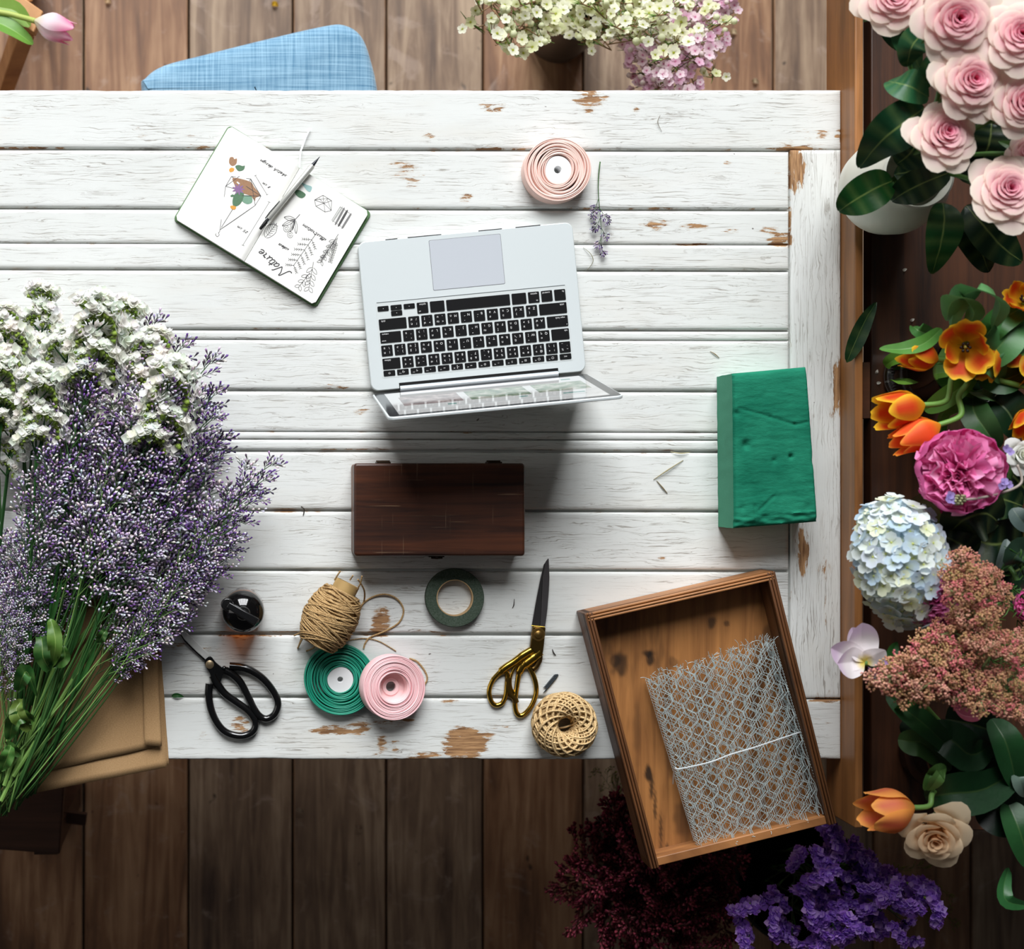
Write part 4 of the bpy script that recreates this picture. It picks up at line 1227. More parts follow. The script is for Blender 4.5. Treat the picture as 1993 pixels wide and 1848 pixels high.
# ------------------------------------------------------------------ twine on a card tube, and a ball of twine
def jute(name, c1, c2):
    t = T(name)
    f = t.noise(t.coords((700, 700, 700)), 1, 3, .6)
    t.set(Base_Color=t.ramp(f, (.35, c1), (.65, c2)), Roughness=.9)
    t.b.inputs['Specular IOR Level'].default_value = .1
    t.bump(f, .8, .001)
    return t.mat
JUTE = jute('jute', rgb(136, 104, 64), rgb(206, 174, 126))
JUTE2 = jute('pale_jute', rgb(176, 142, 94), rgb(236, 208, 160))
sp = thing('twine_spool', 'brown jute twine wound thickly on a card tube with loose ends', 'twine', tuple(at(646, 1190)))
zc = TZ + .0375
A, B = at(676, 1137, zc), at(618, 1252, zc)
ax_ = (B - A); LA_ = ax_.length; ax_.normalize()
s1 = Vector((-ax_.y, ax_.x, 0)); s2 = Vector((0, 0, 1))
def spr(t):    # winding radius along the tube
    return .0225 + .0150 * sin(pi * min(1, max(0, (t - .12) / .92))) ** .75 if 0.1 < t < 1.06 else .022
q = M()
P = []
turns, sg = 62, 22
rs = random.Random(5)
ph = [rs.uniform(0, 6) for _ in range(4)]
for i in range(turns * sg):
    u = i / (turns * sg)
    layer = u * 7
    tri = abs((layer % 2) - 1)
    a = 2 * pi * i / sg
    t = .16 + .84 * tri + .11 * sin(a + layer * 1.7 + ph[0]) + .03 * sin(a * .31 + ph[1])
    t = min(1.03, max(.14, t))
    r = spr(t) + .0012 + .0016 * ((i * 7919 // sg) % 5) / 5 + .0006 * sin(a * .77)
    P.append(A + ax_ * (LA_ * t) + (s1 * cos(a) + s2 * sin(a)) * r)
q.tube(P, .00135, 5)
P = []
q2 = M(); 
def barrel(u, v):
    t = .12 + .92 * v; a = 2 * pi * u
    return A + ax_ * (LA_ * t) + (s1 * cos(a) + s2 * sin(a)) * (spr(t) - .0005)
q.grid(barrel, 24, 14, wrap=True)
part('twine_winding', q, JUTE, sp, sharp=0)
q = M()
for r0, r1 in (((.0185, .0165),)):
    def tube_(u, v):
        a = 2 * pi * u
        prof = [(-.02, r1), (-.02, r0), (.98, r0), (.98, r1), (-.02, r1)]
        t, r_ = prof[min(4, int(round(v * 4)))]
        return A + ax_ * (LA_ * t) + (s1 * cos(a) + s2 * sin(a)) * r_
    q.grid(tube_, 32, 4, wrap=True)
part('card_tube', q, plain('tube_card', rgb(178, 146, 92), .7), sp)
def Zs(x, y, z=.0015): return at(330 + x / 3.8327, 1080 + y / 3.8327, TZ + z)
q = M(); q.tube(catmull([Zs(1405, 185, .05), Zs(1450, 260, .03), Zs(1452, 340, .004), Zs(1420, 410), Zs(1385, 500), Zs(1350, 590), Zs(1335, 640)], 8), .0013, 6); part('loose_strand', q, JUTE, sp)
q = M(); q.tube(catmull([Zs(1335, 560), Zs(1400, 420, .003), Zs(1480, 335), Zs(1590, 296, .004), Zs(1690, 325, .003), Zs(1745, 410), Zs(1712, 505), Zs(1610, 570), Zs(1500, 615), Zs(1460, 660), Zs(1448, 700)], 8), .0013, 6); part('loose_strand', q, JUTE, sp)
q = M(); q.tube(catmull([Zs(1335, 640), Zs(1450, 625), Zs(1560, 645), Zs(1690, 720)], 8), .0007, 5); part('loose_strand', q, JUTE, sp)
q = M(); q.tube(catmull([Zs(1790, 775), Zs(1850, 800), Zs(1905, 870), Zs(1922, 925), Zs(1900, 975), Zs(1865, 1005)], 8), .0013, 6); part('loose_strand', q, JUTE, sp)
for pts in (((1010, 545, .03), (985, 620, .015), (960, 690, .002)), ((1035, 545, .03), (1000, 610, .02), (955, 700, .002)), ((1105, 650, .02), (1075, 695, .01), (1020, 720, .0015)), ((1230, 190, .055), (1255, 150, .06), (1275, 122, .062)), ((1345, 190, .06), (1368, 155, .066)), ((1400, 260, .05), (1425, 210, .06), (1435, 160, .066)), ((990, 580, .02), (960, 590, .01), (928, 605, .004))):
    q = M(); q.tube(catmull([Zs(*p) for p in pts], 5), .0012, 5); part('loose_end', q, JUTE, sp)

tb = thing('twine_ball', 'pale ball of twine with a hollow middle beside the gold shears', 'twine', tuple(at(1096, 1412)))
c = at(1098, 1411, TZ + .0255)
c2 = Vector((c.x + .0035, c.y - .0, c.z))
def don(a, b, k_=1.0):
    """a round the hole, b round the tube"""
    R_, rx_, rz_ = .0292, .0160 * k_, .0240 * k_
    return Vector((c.x + (R_ + rx_ * cos(b)) * cos(a) + .003 * sin(b) * .6, c.y + (R_ + rx_ * cos(b)) * sin(a), c.z + rz_ * sin(b)))
q = M(); q.grid(lambda u, v: don(2 * pi * u, 2 * pi * v, .93), 40, 16, wrap=True)
q.grid(lambda u, v: don(2 * pi * u, 2 * pi * v, .93), 40, 16, wrap=True)
for lay_ in range(4):
    skew = (1.9, -1.7, 2.3, -2.1)[lay_]
    nst = (15, 15, 12, 12)[lay_]
    for s_ in range(nst):
        a0 = 2 * pi * (s_ + lay_ * .37) / nst
        P = []
        for i in range(29):
            b = -.9 + (pi + 1.8) * i / 28
            a = a0 + skew * (b - pi / 2) * .36
            P.append(don(a, b, 1.0 + .035 * lay_ + .02 * sin(i * .9 + s_)))
        q.tube(P, .0016, 5)
P = [don(.4 + .1 * i, 2.3 + .05 * sin(i), 1.12) for i in range(64)]
q.tube(P, .0014, 5); P = [don(.9 + .1 * i, 2.7 + .06 * sin(i * .7), 1.1) for i in range(70)]; q.tube(P, .0014, 5)
part('winding', q, JUTE2, tb, sharp=0)
q = M(); q.tube(catmull([Vector((c.x - .009, c.y - .006, c.z - .004)), Vector((c.x + .001, c.y - .003, c.z + .004)), Vector((c.x + .012, c.y - .001, c.z - .002)), Vector((c.x + .008, c.y - .011, c.z - .01))], 6), .0014, 6); part('inner_end', q, JUTE2, tb)

# ------------------------------------------------------------------ wooden drawer tray with folded chicken wire
tz = TZ + .058
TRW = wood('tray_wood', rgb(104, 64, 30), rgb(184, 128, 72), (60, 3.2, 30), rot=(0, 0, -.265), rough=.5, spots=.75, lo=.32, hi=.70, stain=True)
TRD = wood('tray_wall_wood', rgb(66, 36, 16), rgb(128, 78, 38), (14, 14, 14), rough=.5)
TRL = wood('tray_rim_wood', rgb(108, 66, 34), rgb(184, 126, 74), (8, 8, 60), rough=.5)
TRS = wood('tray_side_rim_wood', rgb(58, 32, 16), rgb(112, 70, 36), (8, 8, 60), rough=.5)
cTL, cTR, cBR, cBL = at(1138, 1196, tz), at(1509, 1112, tz), at(1630, 1604, tz), at(1268, 1694, tz)
tr = thing('wooden_tray', 'brown wooden drawer tray overhanging the lower right table edge', 'tray', ((cTL.x + cBR.x) / 2, (cTL.y + cBR.y) / 2, TZ))
def bil(u, v, z):
    p = (cTL * (1 - u) + cTR * u) * (1 - v) + (cBL * (1 - u) + cBR * u) * v
    return Vector((p.x, p.y, z))
zb = TZ + .0008
def wallq(m, u0, u1, v0, v1, z0_, z1_):
    m.hexa([bil(u0, v1, z0_), bil(u1, v1, z0_), bil(u1, v0, z0_), bil(u0, v0, z0_)], [bil(u0, v1, z1_), bil(u1, v1, z1_), bil(u1, v0, z1_), bil(u0, v0, z1_)])
tu, tv = .0125 / .285, .0125 / .385
q = M(); wallq(q, tu * .5, 1 - tu * .5, tv * .5, 1 - tv * .5, zb, zb + .006); 
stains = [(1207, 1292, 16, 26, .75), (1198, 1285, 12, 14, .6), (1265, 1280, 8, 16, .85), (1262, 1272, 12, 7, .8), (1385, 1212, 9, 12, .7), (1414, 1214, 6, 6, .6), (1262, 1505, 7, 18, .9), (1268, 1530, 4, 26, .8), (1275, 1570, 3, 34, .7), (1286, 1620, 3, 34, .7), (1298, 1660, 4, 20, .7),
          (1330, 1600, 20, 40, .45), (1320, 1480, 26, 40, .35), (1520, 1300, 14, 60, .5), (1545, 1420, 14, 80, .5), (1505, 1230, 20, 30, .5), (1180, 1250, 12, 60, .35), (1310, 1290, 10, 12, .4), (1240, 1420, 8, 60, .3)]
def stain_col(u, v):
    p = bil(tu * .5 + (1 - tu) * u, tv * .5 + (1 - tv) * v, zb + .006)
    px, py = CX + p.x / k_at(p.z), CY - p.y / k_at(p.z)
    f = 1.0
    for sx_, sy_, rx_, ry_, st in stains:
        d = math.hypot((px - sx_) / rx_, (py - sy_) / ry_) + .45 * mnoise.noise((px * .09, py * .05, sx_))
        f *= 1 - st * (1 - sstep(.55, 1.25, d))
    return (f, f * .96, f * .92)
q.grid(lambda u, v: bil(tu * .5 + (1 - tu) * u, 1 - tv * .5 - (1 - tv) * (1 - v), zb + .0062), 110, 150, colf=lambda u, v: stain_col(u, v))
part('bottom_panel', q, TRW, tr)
q = M(); wallq(q, 0, 1, 1 - tv, 1, zb, tz - .010); part('end_wall', q, TRL, tr, bevel=.0012)
def beaded(m, along_u, side):
    """wall with a double bead along its top"""
    for i, (f0, f1, dz) in enumerate(((0, .30, -.0012), (.36, .64, 0), (.70, 1.0, -.0008))):
        if along_u:
            a, b = f0 * tv, f1 * tv
            wallq(m, 0.012, 1 - .012, a, b, tz - .016, tz + dz)
        else:
            a, b = f0 * tu, f1 * tu
            if side: a, b = 1 - b, 1 - a
            wallq(m, a, b, 0.0, 1, tz - .016, tz + dz)
    if along_u: wallq(m, .012, 1 - .012, 0, tv, zb, tz - .0055)
    elif side: wallq(m, 1 - tu, 1, 0, 1, zb, tz - .0055)
    else: wallq(m, 0, tu, 0, 1, zb, tz - .0055)
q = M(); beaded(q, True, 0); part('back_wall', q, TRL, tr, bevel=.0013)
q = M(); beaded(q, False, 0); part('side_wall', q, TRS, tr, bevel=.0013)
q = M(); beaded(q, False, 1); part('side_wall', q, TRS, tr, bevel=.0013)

WIRE = plain('galvanised_wire', rgb(196, 210, 210), .4, .35)
wz0 = zb + .008
mTL, mTR, mBR, mBL = at(1265, 1327, TZ + .035), at(1502, 1248, TZ + .035), at(1600, 1582, TZ + .035), at(1362, 1650, TZ + .035)
cw_ = thing('chicken_wire', 'folded bundle of galvanised chicken wire inside the wooden tray', 'wire netting', (((mTL + mBR) / 2).x, ((mTL + mBR) / 2).y, TZ + .008))
def mq(u, v, z):
    p = (mTL * (1 - u) + mTR * u) * (1 - v) + (mBL * (1 - u) + mBR * u) * v
    return Vector((p.x, p.y, z))
rw = random.Random(21)
q = M()
NC, NRW = 14, 7
for L_ in range(8):
    zl = wz0 + .0035 + L_ * .0044
    sh, shv = rw.uniform(0, 1), rw.uniform(0, 1)
    sq_ = rw.uniform(.92, 1.06)
    for k_ in range(NC + 1):
        P = []
        for j in range(NRW * 4 + 1):
            v = j / (NRW * 4)
            ph_ = (j + shv * 4) % 4
            d = [-.40, -.40, .40, .40][int(ph_) % 4]
            if k_ % 2: d = -d
            u = (k_ + d + sh * .8) / NC * sq_ + .012 * mnoise.noise((v * 5, k_ * .4, L_ * 3)) + (1 - v) * .006 * sin(k_ * 2 + L_)
            edge_ = 0
            if u < 0: edge_ = -u; u = -u * .3
            if u > 1: edge_ = u - 1; u = 1 - (u - 1) * .3
            bulge = .004 * sin(pi * u) * (1 - v * .5)
            P.append(mq(u, v + .006 * mnoise.noise((u * 9, v * 9, L_)), zl + bulge + .0016 * mnoise.noise((u * 14, v * 14, L_ * 5)) + .0012 * (1 if int(ph_) % 2 else -1)))
        q.tube(P, .00050, 4, cap=False)
        for e, sg_ in ((0, -1), (1, 1)):           # springy cut ends
            if rw.random() < (.9 if e == 0 else .5):
                p0 = P[-1] if e else P[0]
                dv = (P[-1] - P[-3]) if e else (P[0] - P[2])
                dv = dv.normalized()
                sd = Vector((-dv.y, dv.x, 0)) * rw.uniform(-1, 1)
                l = rw.uniform(.006, .016) * (1 if e == 0 else .5)
                q.tube(catmull([p0, p0 + dv * l * .5 + sd * l * .2 + Vector((0, 0, .002)), p0 + dv * l * .8 + sd * l * .7 + Vector((0, 0, .003))], 3), .0004, 4, cap=False)
for sd in (0, 1):                                    # rounded folds at the two long sides
    for j in range(60):
        v = j / 59
        u = 0 if sd == 0 else 1
        o = -.012 if sd == 0 else .012
        P = [mq(u, v, wz0 + .002), mq(u + o, v + .006, wz0 + .011), mq(u + o * 1.3, v - .004, wz0 + .022), mq(u + o * .4, v + .006, wz0 + .036)]
        q.tube(catmull(P, 4), .00048, 4, cap=False)
part('netting', q, WIRE, cw_, sharp=0)
q = M(); zt_ = wz0 + .0435
Zt = lambda x, y, z: at(1120 + x / 2.98, 1090 + y / 2.98, z)
q.tube(catmull([Zt(565, 1300, zt_ - .03), Zt(575, 1215, zt_ - .005), Zt(610, 1213, zt_), Zt(780, 1175, zt_ + .002), Zt(900, 1130, zt_ + .002), Zt(1020, 1095, zt_ + .002), Zt(1170, 1045, zt_ + .002), Zt(1290, 1005, zt_ - .004), Zt(1308, 1003, zt_ - .03)], 6), .0011, 6)
part('tie_wire', q, plain('tie_wire_white', rgb(226, 232, 234), .35, .4), cw_)

# ------------------------------------------------------------------ kraft paper
def kraft():
    t = T('kraft_paper')
    f = t.noise(t.coords((420, 900, 1)), 1, 4, .7)
    g = t.noise(t.coords((6, 6, 6)), 1, 2)
    t.set(Base_Color=t.ramp(t.math('ADD', t.math('MULTIPLY', f, .6), t.math('MULTIPLY', g, .4)), (.36, rgb(152, 118, 80)), (.62, rgb(186, 151, 109))), Roughness=.8)
    t.b.inputs['Specular IOR Level'].default_value = .2
    return t.mat
KR = kraft()
def sheet(name, label, corners, z, wav=.001):
    q = M()
    c_ = [at(x, y, z) for x, y in corners]
    def f(u, v):
        p = (c_[0] * (1 - u) + c_[1] * u) * (1 - v) + (c_[3] * (1 - u) + c_[2] * u) * v
        e = min(u, 1 - u, v, 1 - v)
        return Vector((p.x + .0008 * mnoise.noise((v * 9, z * 900, 1)), p.y + .0012 * mnoise.noise((u * 6, z * 900, 2)), z + wav * abs(mnoise.noise((u * 3, v * 3, z * 50)))))
    q.grid(f, 30, 24)
    return single(name, q, KR, label, 'paper', tuple(at(200, 1400, z)), 'sheets of kraft paper', solid=.0003)
sheet('kraft_sheet', 'lowest kraft paper sheet of the pile, only its right edge showing', ((-120, 1180), (304, 1150), (329, 1489), (-120, 1578)), TZ + .0008)
sheet('kraft_sheet', 'wide lower kraft paper sheet reaching past the table edge', ((-120, 1180), (299, 1160), (325, 1494), (-120, 1582)), TZ + .0030)
q = M()
zf = TZ + .0062
def folded(u, v):
    # u across to the fold on the right, v downwards
    l, r_ = at(-120, 1170 + 380 * v, zf), at(297 + 14 * v, 1170 + 282 * v, zf)
    l = at(-120, 1180 + 370 * v, zf)
    L_ = (r_ - l)
    if u < .8:
        p = l + L_ * (u / .8)
        return Vector((p.x, p.y + .0010 * mnoise.noise((u * 8, 3, 0)), zf + .0006 * mnoise.noise((u * 3, v * 3, 7))))
    w = (u - .8) / .2
    a = w * pi * 1.15
    roll = .0032
    p = r_ + Vector((roll * sin(min(a, pi)), 0, 0))
    if w < .6:
        aa = w / .6 * pi
        return Vector((r_.x + roll * sin(aa), r_.y, zf + roll * (1 - cos(aa))))
    back = (w - .6) / .4 * (.016 + .006 * v)
    return Vector((r_.x - back, r_.y + back * .1, zf + 2 * roll + .0015 * back / .02))
q.grid(folded, 50, 20)
single('kraft_sheet', q, KR, 'topmost kraft paper sheet with its right edge folded over', 'paper', tuple(at(150, 1400, zf)), 'sheets of kraft paper', solid=.0003, sharp=0)

# ------------------------------------------------------------------ dried flower bouquet on the left: lilac sea lavender and white statice
def floret(m, p, d, l, r, col):
    """a tiny flared calyx"""
    d = d.normalized()
    a = Vector((0, 0, 1)).cross(d)
    a = a.normalized() if a.length > 1e-4 else Vector((1, 0, 0))
    b = d.cross(a)
    c1, c2 = mix(col, (.1, .14, .06), .55), col
    vs_ = [p] + [p + d * l + (a * cos(t) + b * sin(t)) * r for t in (0, 2.1, 4.2)] + [p + d * l * 1.25]
    m.add(vs_, [(0, 2, 1), (0, 3, 2), (0, 1, 3), (4, 1, 2), (4, 2, 3), (4, 3, 1)], [c1, c2, c2, c2, c2])
def caspia(seed, name, label, cat, group, pal, n_side=15, start=.52, flen=.0125, stemc=(rgb(52, 90, 40), rgb(44, 80, 38)), dens=7, flat=.45, spread=1.0, sw=1.0):
    r = random.Random(seed)
    root = bpy.data.objects.new(name, None)
    COL.objects.link(root); tag(root, label, cat, group); ORG[root] = Vector()
    st, fl = M(stemc[0]), M()
    wob = [r.uniform(-.02, .02) for _ in range(3)]
    def axis(t):
        return Vector((t, wob[0] * sin(pi * t) + wob[1] * sin(2 * pi * t), wob[2] * sin(pi * t)))
    st.tube([axis(i / 10) for i in range(11)], [.0034 * sw * (1 - .75 * i / 10) for i in range(11)], 5)
    def spike(a, b, n, rad):
        st.tube([a, a + (b - a) * .5 + Vector((0, 0, .002)), b], [rad * sw, rad * sw * .8, rad * sw * .5], 3, cap=False)
        d = (b - a)
        L = d.length
        d.normalize()
        sd = d.cross(Vector((0, 0, 1))).normalized()
        bias = r.uniform(-.28, .28)
        for i in range(n):
            t = .18 + .82 * i / max(1, n - 1)
            sg = 1 if i % 2 else -1
            dd = d * 1.0 + sd * sg * r.uniform(.25, .7) + Vector((0, 0, r.uniform(.0, .5)))
            x = min(.999, max(0, r.random() + bias))
            acc = 0
            for w_, c in pal:
                acc += w_
                if x <= acc:
                    break
            floret(fl, a + (b - a) * t, dd, flen * r.uniform(.85, 1.3), flen * .27, tuple(q * r.uniform(.85, 1.1) for q in c))
    for i in range(n_side):
        t = start + (.97 - start) * i / (n_side - 1)
        sg = 1 if i % 2 else -1
        ang = r.uniform(.28, .58) * sg * spread
        L = (.06 + .20 * (1 - t) ** .9) * r.uniform(.75, 1.15)
        a = axis(t)
        tilt = r.uniform(-.35, .55)
        d = Vector((cos(ang), sin(ang), tilt * flat)).normalized()
        end = a + d * L
        st.tube([a, a + d * L * .5 + Vector((.004, 0, 0)), end], [.0017 * sw, .0013 * sw, .0007 * sw], 4, cap=False)
        ns = max(3, int(L / .034))
        for j in range(ns):
            tt = .25 + .75 * (j + .5) / ns
            s2 = 1 if j % 2 else -1
            a2 = ang + s2 * r.uniform(.4, .8)
            p = a + d * L * tt
            l2 = .055 * (1.15 - .5 * tt) * r.uniform(.7, 1.2)
            spike(p, p + Vector((cos(a2), sin(a2), r.uniform(-.2, .7) * flat)) * l2, dens, .0008)
        spike(a + d * L * .82, end + d * .02, dens, .0008)
    spike(axis(.93), axis(1.0), dens, .001)
    part('stem', st, STEMM, root, sharp=0)
    part('florets', fl, FLORET, root, sharp=0, label='tiny papery florets')
    return root
LILAC = [(.46, rgb(238, 232, 240)), (.24, rgb(190, 168, 206)), (.16, rgb(122, 84, 156)), (.14, rgb(92, 78, 98))]
PURPL = [(.30, rgb(226, 216, 232)), (.24, rgb(160, 132, 184)), (.30, rgb(100, 62, 138)), (.16, rgb(62, 50, 74))]
CL, CG = 'slender sea lavender stem with tiny lilac and white florets in the big bouquet', 'sea lavender stems of the bouquet'
cf = Field([caspia(31 + i, 'sea_lavender', CL, 'flower', CG, PURPL if i == 3 else LILAC, stemc=((rgb(46, 84, 36), rgb(42, 76, 36)) if i else (rgb(104, 140, 72), rgb(80, 118, 56)))) for i in range(4)])
cfs = Field([caspia(51 + i, 'sea_lavender', CL, 'flower', CG, LILAC, n_side=12, start=.62, flen=.0150, dens=6, stemc=((rgb(46, 84, 36), rgb(42, 76, 36)) if i else (rgb(104, 140, 72), rgb(80, 118, 56)))) for i in range(2)])
BASE = (14, 1545)
def Rth(a):
    tab = [(-6, 400), (0, 430), (3, 460), (6, 560), (9, 800), (13, 910), (16, 940), (20, 900), (25, 870), (29, 800), (33, 750), (37, 720), (39, 650), (41, 540), (43, 440)]
    for (x0, y0), (x1, y1) in zip(tab[:-1], tab[1:]):
        if a <= x1:
            return y0 + (y1 - y0) * (a - x0) / (x1 - x0)
    return tab[-1][1]
rb = random.Random(4)
NST = 56
for i in range(NST):
    th_ = -5 + 47 * ((i * .618) % 1.0)
    f = (.94, .90, .78, .84, .72)[i % 5] * rb.uniform(.95, 1.02)
    a = math.radians(th_)
    r_ = Rth(th_) * f
    bx_, by_ = BASE[0] + rb.uniform(-34, 26), BASE[1] + rb.uniform(-30, 45)
    tipx, tipy = BASE[0] + sin(a) * r_, BASE[1] - cos(a) * r_
    zb_ = TZ + .016 + .062 * ((i * .37) % 1.0)
    zt__ = TZ + .016 + .09 * ((i * .73) % 1.0) * (.5 if f > .94 else 1)
    if r_ < 760:
        cfs.put(i, lay(at(bx_, by_, zb_), at(tipx, tipy, zt__), rb.uniform(-.3, .3)))
        continue
    o = cf.put(i if th_ < 22 or i % 3 else 3, lay(at(bx_, by_, zb_), at(tipx, tipy, zt__), rb.uniform(-.3, .3)))

csp = Field([caspia(81 + i, 'sea_lavender', CL, 'flower', CG, PURPL if i else LILAC, n_side=11, start=.6, flen=.0125, spread=.62) for i in range(2)])
for i, (tx_, ty_) in enumerate([(280, 612), (342, 656), (398, 690), (414, 748), (402, 800), (428, 835), (520, 888), (512, 915), (486, 950), (468, 1036), (440, 1060), (390, 1092), (338, 1150), (305, 1190), (262, 690), (160, 705)]):
    tx_, ty_ = 30 + (tx_ - 30) * .95, 1530 + (ty_ - 1530) * .95
    csp.put(i, lay(at(10 + (i * 17) % 60, 1500 + (i * 29) % 60, TZ + .03 + .004 * (i % 5)), at(tx_, ty_, TZ + .05 + .014 * (i % 4)), .25 * ((i % 3) - 1)))
# darker short stems that fill the left side of the bouquet
for i in range(18):
    cfs.put(i, lay(at(-30 + (i * 23) % 90, 1480 + (i * 31) % 80, TZ + .014 + .002 * (i % 9)), at(-30 + (i * 41) % 190, 1040 + (i * 53) % 110, TZ + .02 + .006 * (i % 5)), .2))

def statice_head(st, fl, r, p, d, w, white, n=9, bend=1.0):
    """one curved comb: green calyx row below, papery petals on top; p base, d direction, w length"""
    sd = Vector((-d.y, d.x, 0))
    for i in range(n):
        t = i / (n - 1) - .5
        off = sd * (t * w) - d * (abs(t) ** 2 * w * 1.1 * bend)
        c = p + off
        dd = (d + sd * t * 2.0 * bend + Vector((0, 0, r.uniform(-.1, .5)))).normalized()
        fl.m = 1
        for _ in range(2):
            floret(fl, c - dd * w * .12 + Vector((0, 0, r.uniform(.004, .012))), dd + Vector((r.uniform(-.4, .4), r.uniform(-.4, .4), r.uniform(0, .8))), w * .25, w * .10, mix(rgb(92, 122, 38), rgb(140, 160, 70), r.random()))
        fl.m = 0
        for _ in range(11):
            cc = c + dd * w * r.uniform(.16, .46) + sd * w * r.uniform(-.09, .09) + Vector((0, 0, w * r.uniform(-.15, .28)))
            nd = (dd * .8 + Vector((r.uniform(-.7, .7), r.uniform(-.7, .7), r.uniform(0, 1.0)))).normalized()
            a = nd.orthogonal().normalized(); b = nd.cross(a)
            rr_ = w * r.uniform(.15, .23)
            pts = [cc - nd * rr_ * .5]
            for k_ in range(8):
                t2 = 2 * pi * k_ / 8
                pts.append(cc + (a * cos(t2) + b * sin(t2)) * rr_ * (1 if k_ % 2 else .78) + nd * rr_ * (.18 if k_ % 2 else -.05))
            col = tuple(q * r.uniform(.92, 1.02) for q in white[int(r.random() * len(white)) % len(white)])
            fl.add(pts, [(0, 1 + k_, 1 + (k_ + 1) % 8) for k_ in range(8)], [mix(col, (.6, .65, .45), .12)] + [col] * 8)
def statice(seed, name, label, group, white, heads, wbase=.064, start=.80, stemr=.0052, stemc=rgb(46, 96, 44), flat=.5):
    r = random.Random(seed)
    root = bpy.data.objects.new(name, None)
    COL.objects.link(root); tag(root, label, 'flower', group); ORG[root] = Vector()
    st, fl = M(stemc), M()
    def axis(t): return Vector((t * .95, .012 * sin(3 * t + seed), 0))
    st.tube([axis(i / 8) for i in range(9)], [stemr * (1 - .5 * i / 8) for i in range(9)], 6, flat=.6)
    for i in range(heads):
        t = start + (1 - start) * i / max(1, heads - 1)
        sg = (1, -1)[i % 2]
        ang = sg * r.uniform(.35, .85) * (0 if i == heads - 1 else 1)
        L = r.uniform(.05, .11) * (1.4 - t * .9)
        a = axis(t)
        d = Vector((cos(ang), sin(ang), r.uniform(0, .5) * flat)).normalized()
        e = a + d * L
        st.col = stemc
        st.tube([a, a + d * L * .6, e], [stemr * .55, stemr * .45, stemr * .3], 5)
        statice_head(st, fl, r, e, Vector((d.x, d.y, 0)).normalized(), wbase * r.uniform(.8, 1.2), white, 8)
        if r.random() < .6:
            e2 = a + Vector((cos(-ang * .8), sin(-ang * .8), .15)) * L * .75
            st.tube([a, e2], [stemr * .45, stemr * .3], 5)
            statice_head(st, fl, r, e2, Vector((cos(-ang), sin(-ang), 0)), wbase * r.uniform(.6, .9), white, 7)
    for i in range(3):          # leafy wings on the stem
        t = .15 + .3 * i + r.uniform(0, .05)
        a = axis(t)
        leaf(st, [a, a + Vector((.07, .012 * (1 if i % 2 else -1), .004)), a + Vector((.15, .02 * (1 if i % 2 else -1), 0))], .006, rgb(44, 92, 40), rgb(70, 120, 56), n=6)
    part('stem', st, LEAF, root, sharp=0)
    part('blossoms', fl, [PAPERY, CALYX], root, sharp=0)
    return root
XS = (-1, -.66, -.34, -.07, 0, .07, .34, .66, 1)
def leaf(m, P, w, cA, cB, fold=.25, n=12, up=(0, 0, 1), pw=(.8, .9), sub=8, veins=True, wave=0.0):
    """a leaf blade along the points P; cA blade colour, cB midrib and vein colour"""
    Q = catmull(P, max(2, n // (len(P) - 1)))
    N = len(Q)
    up = Vector(up)
    vs_, cs, fs = [], [], []
    for i, p in enumerate(Q):
        t = i / (N - 1)
        tg = (Q[min(i + 1, N - 1)] - Q[max(i - 1, 0)]).normalized()
        sd = tg.cross(up)
        sd = sd.normalized() if sd.length > 1e-3 else tg.orthogonal().normalized()
        nn = sd.cross(tg)
        ww = w * max(.02, sin(pi * min(.995, max(.005, t ** pw[0])))) ** pw[1]
        for j in range(sub + 1):
            x = XS[j]
            vs_.append(p + sd * (ww * x) + nn * (fold * ww * abs(x) + wave * w * sin(t * 17 + (2 if x > 0 else 0)) * abs(x)) - nn * (w * .05 if veins and (i % 3 == 0) and 0 < abs(x) < .9 else 0))
            c = cB if j == sub // 2 else cA
            if veins and i % 3 == 0 and j != sub // 2: c = mix(cA, cB, .22)
            cs.append(c)
    for i in range(N - 1):
        for j in range(sub):
            a = i * (sub + 1) + j
            fs.append((a, a + 1, a + sub + 2, a + sub + 1))
    m.add(vs_, fs, cs)
PAPERY = tinted('papery_petals', .7, .15, .5)
CALYX = tinted('green_calyx', .6, .2)
WHITE = [rgb(255, 255, 253), rgb(253, 253, 248), rgb(248, 249, 240)]
SLb, SG = 'white statice stem with fluffy papery heads at the top of the bouquet', 'white statice stems of the bouquet'
sf = Field([statice(70 + i, 'white_statice', SLb, SG, WHITE, (7, 6, 5)[i]) for i in range(3)])
for i, (tx_, ty_) in enumerate([(82, 566), (4, 596), (186, 572), (246, 596), (300, 640), (338, 700), (40, 668), (128, 640), (70, 716), (200, 650), (262, 676), (-10, 690), (22, 786), (-8, 640)]):
    bx_, by_ = (24 + tx_ * .22 - (50 if tx_ < 60 else 0), 1300 + (i * 37) % 190)
    sf.put(i, lay(at(bx_, by_, TZ + .012 + .02 * (i % 3)), at(tx_, ty_, TZ + .052 + .022 * (i % 3)), .3 * ((i % 3) - 1)))

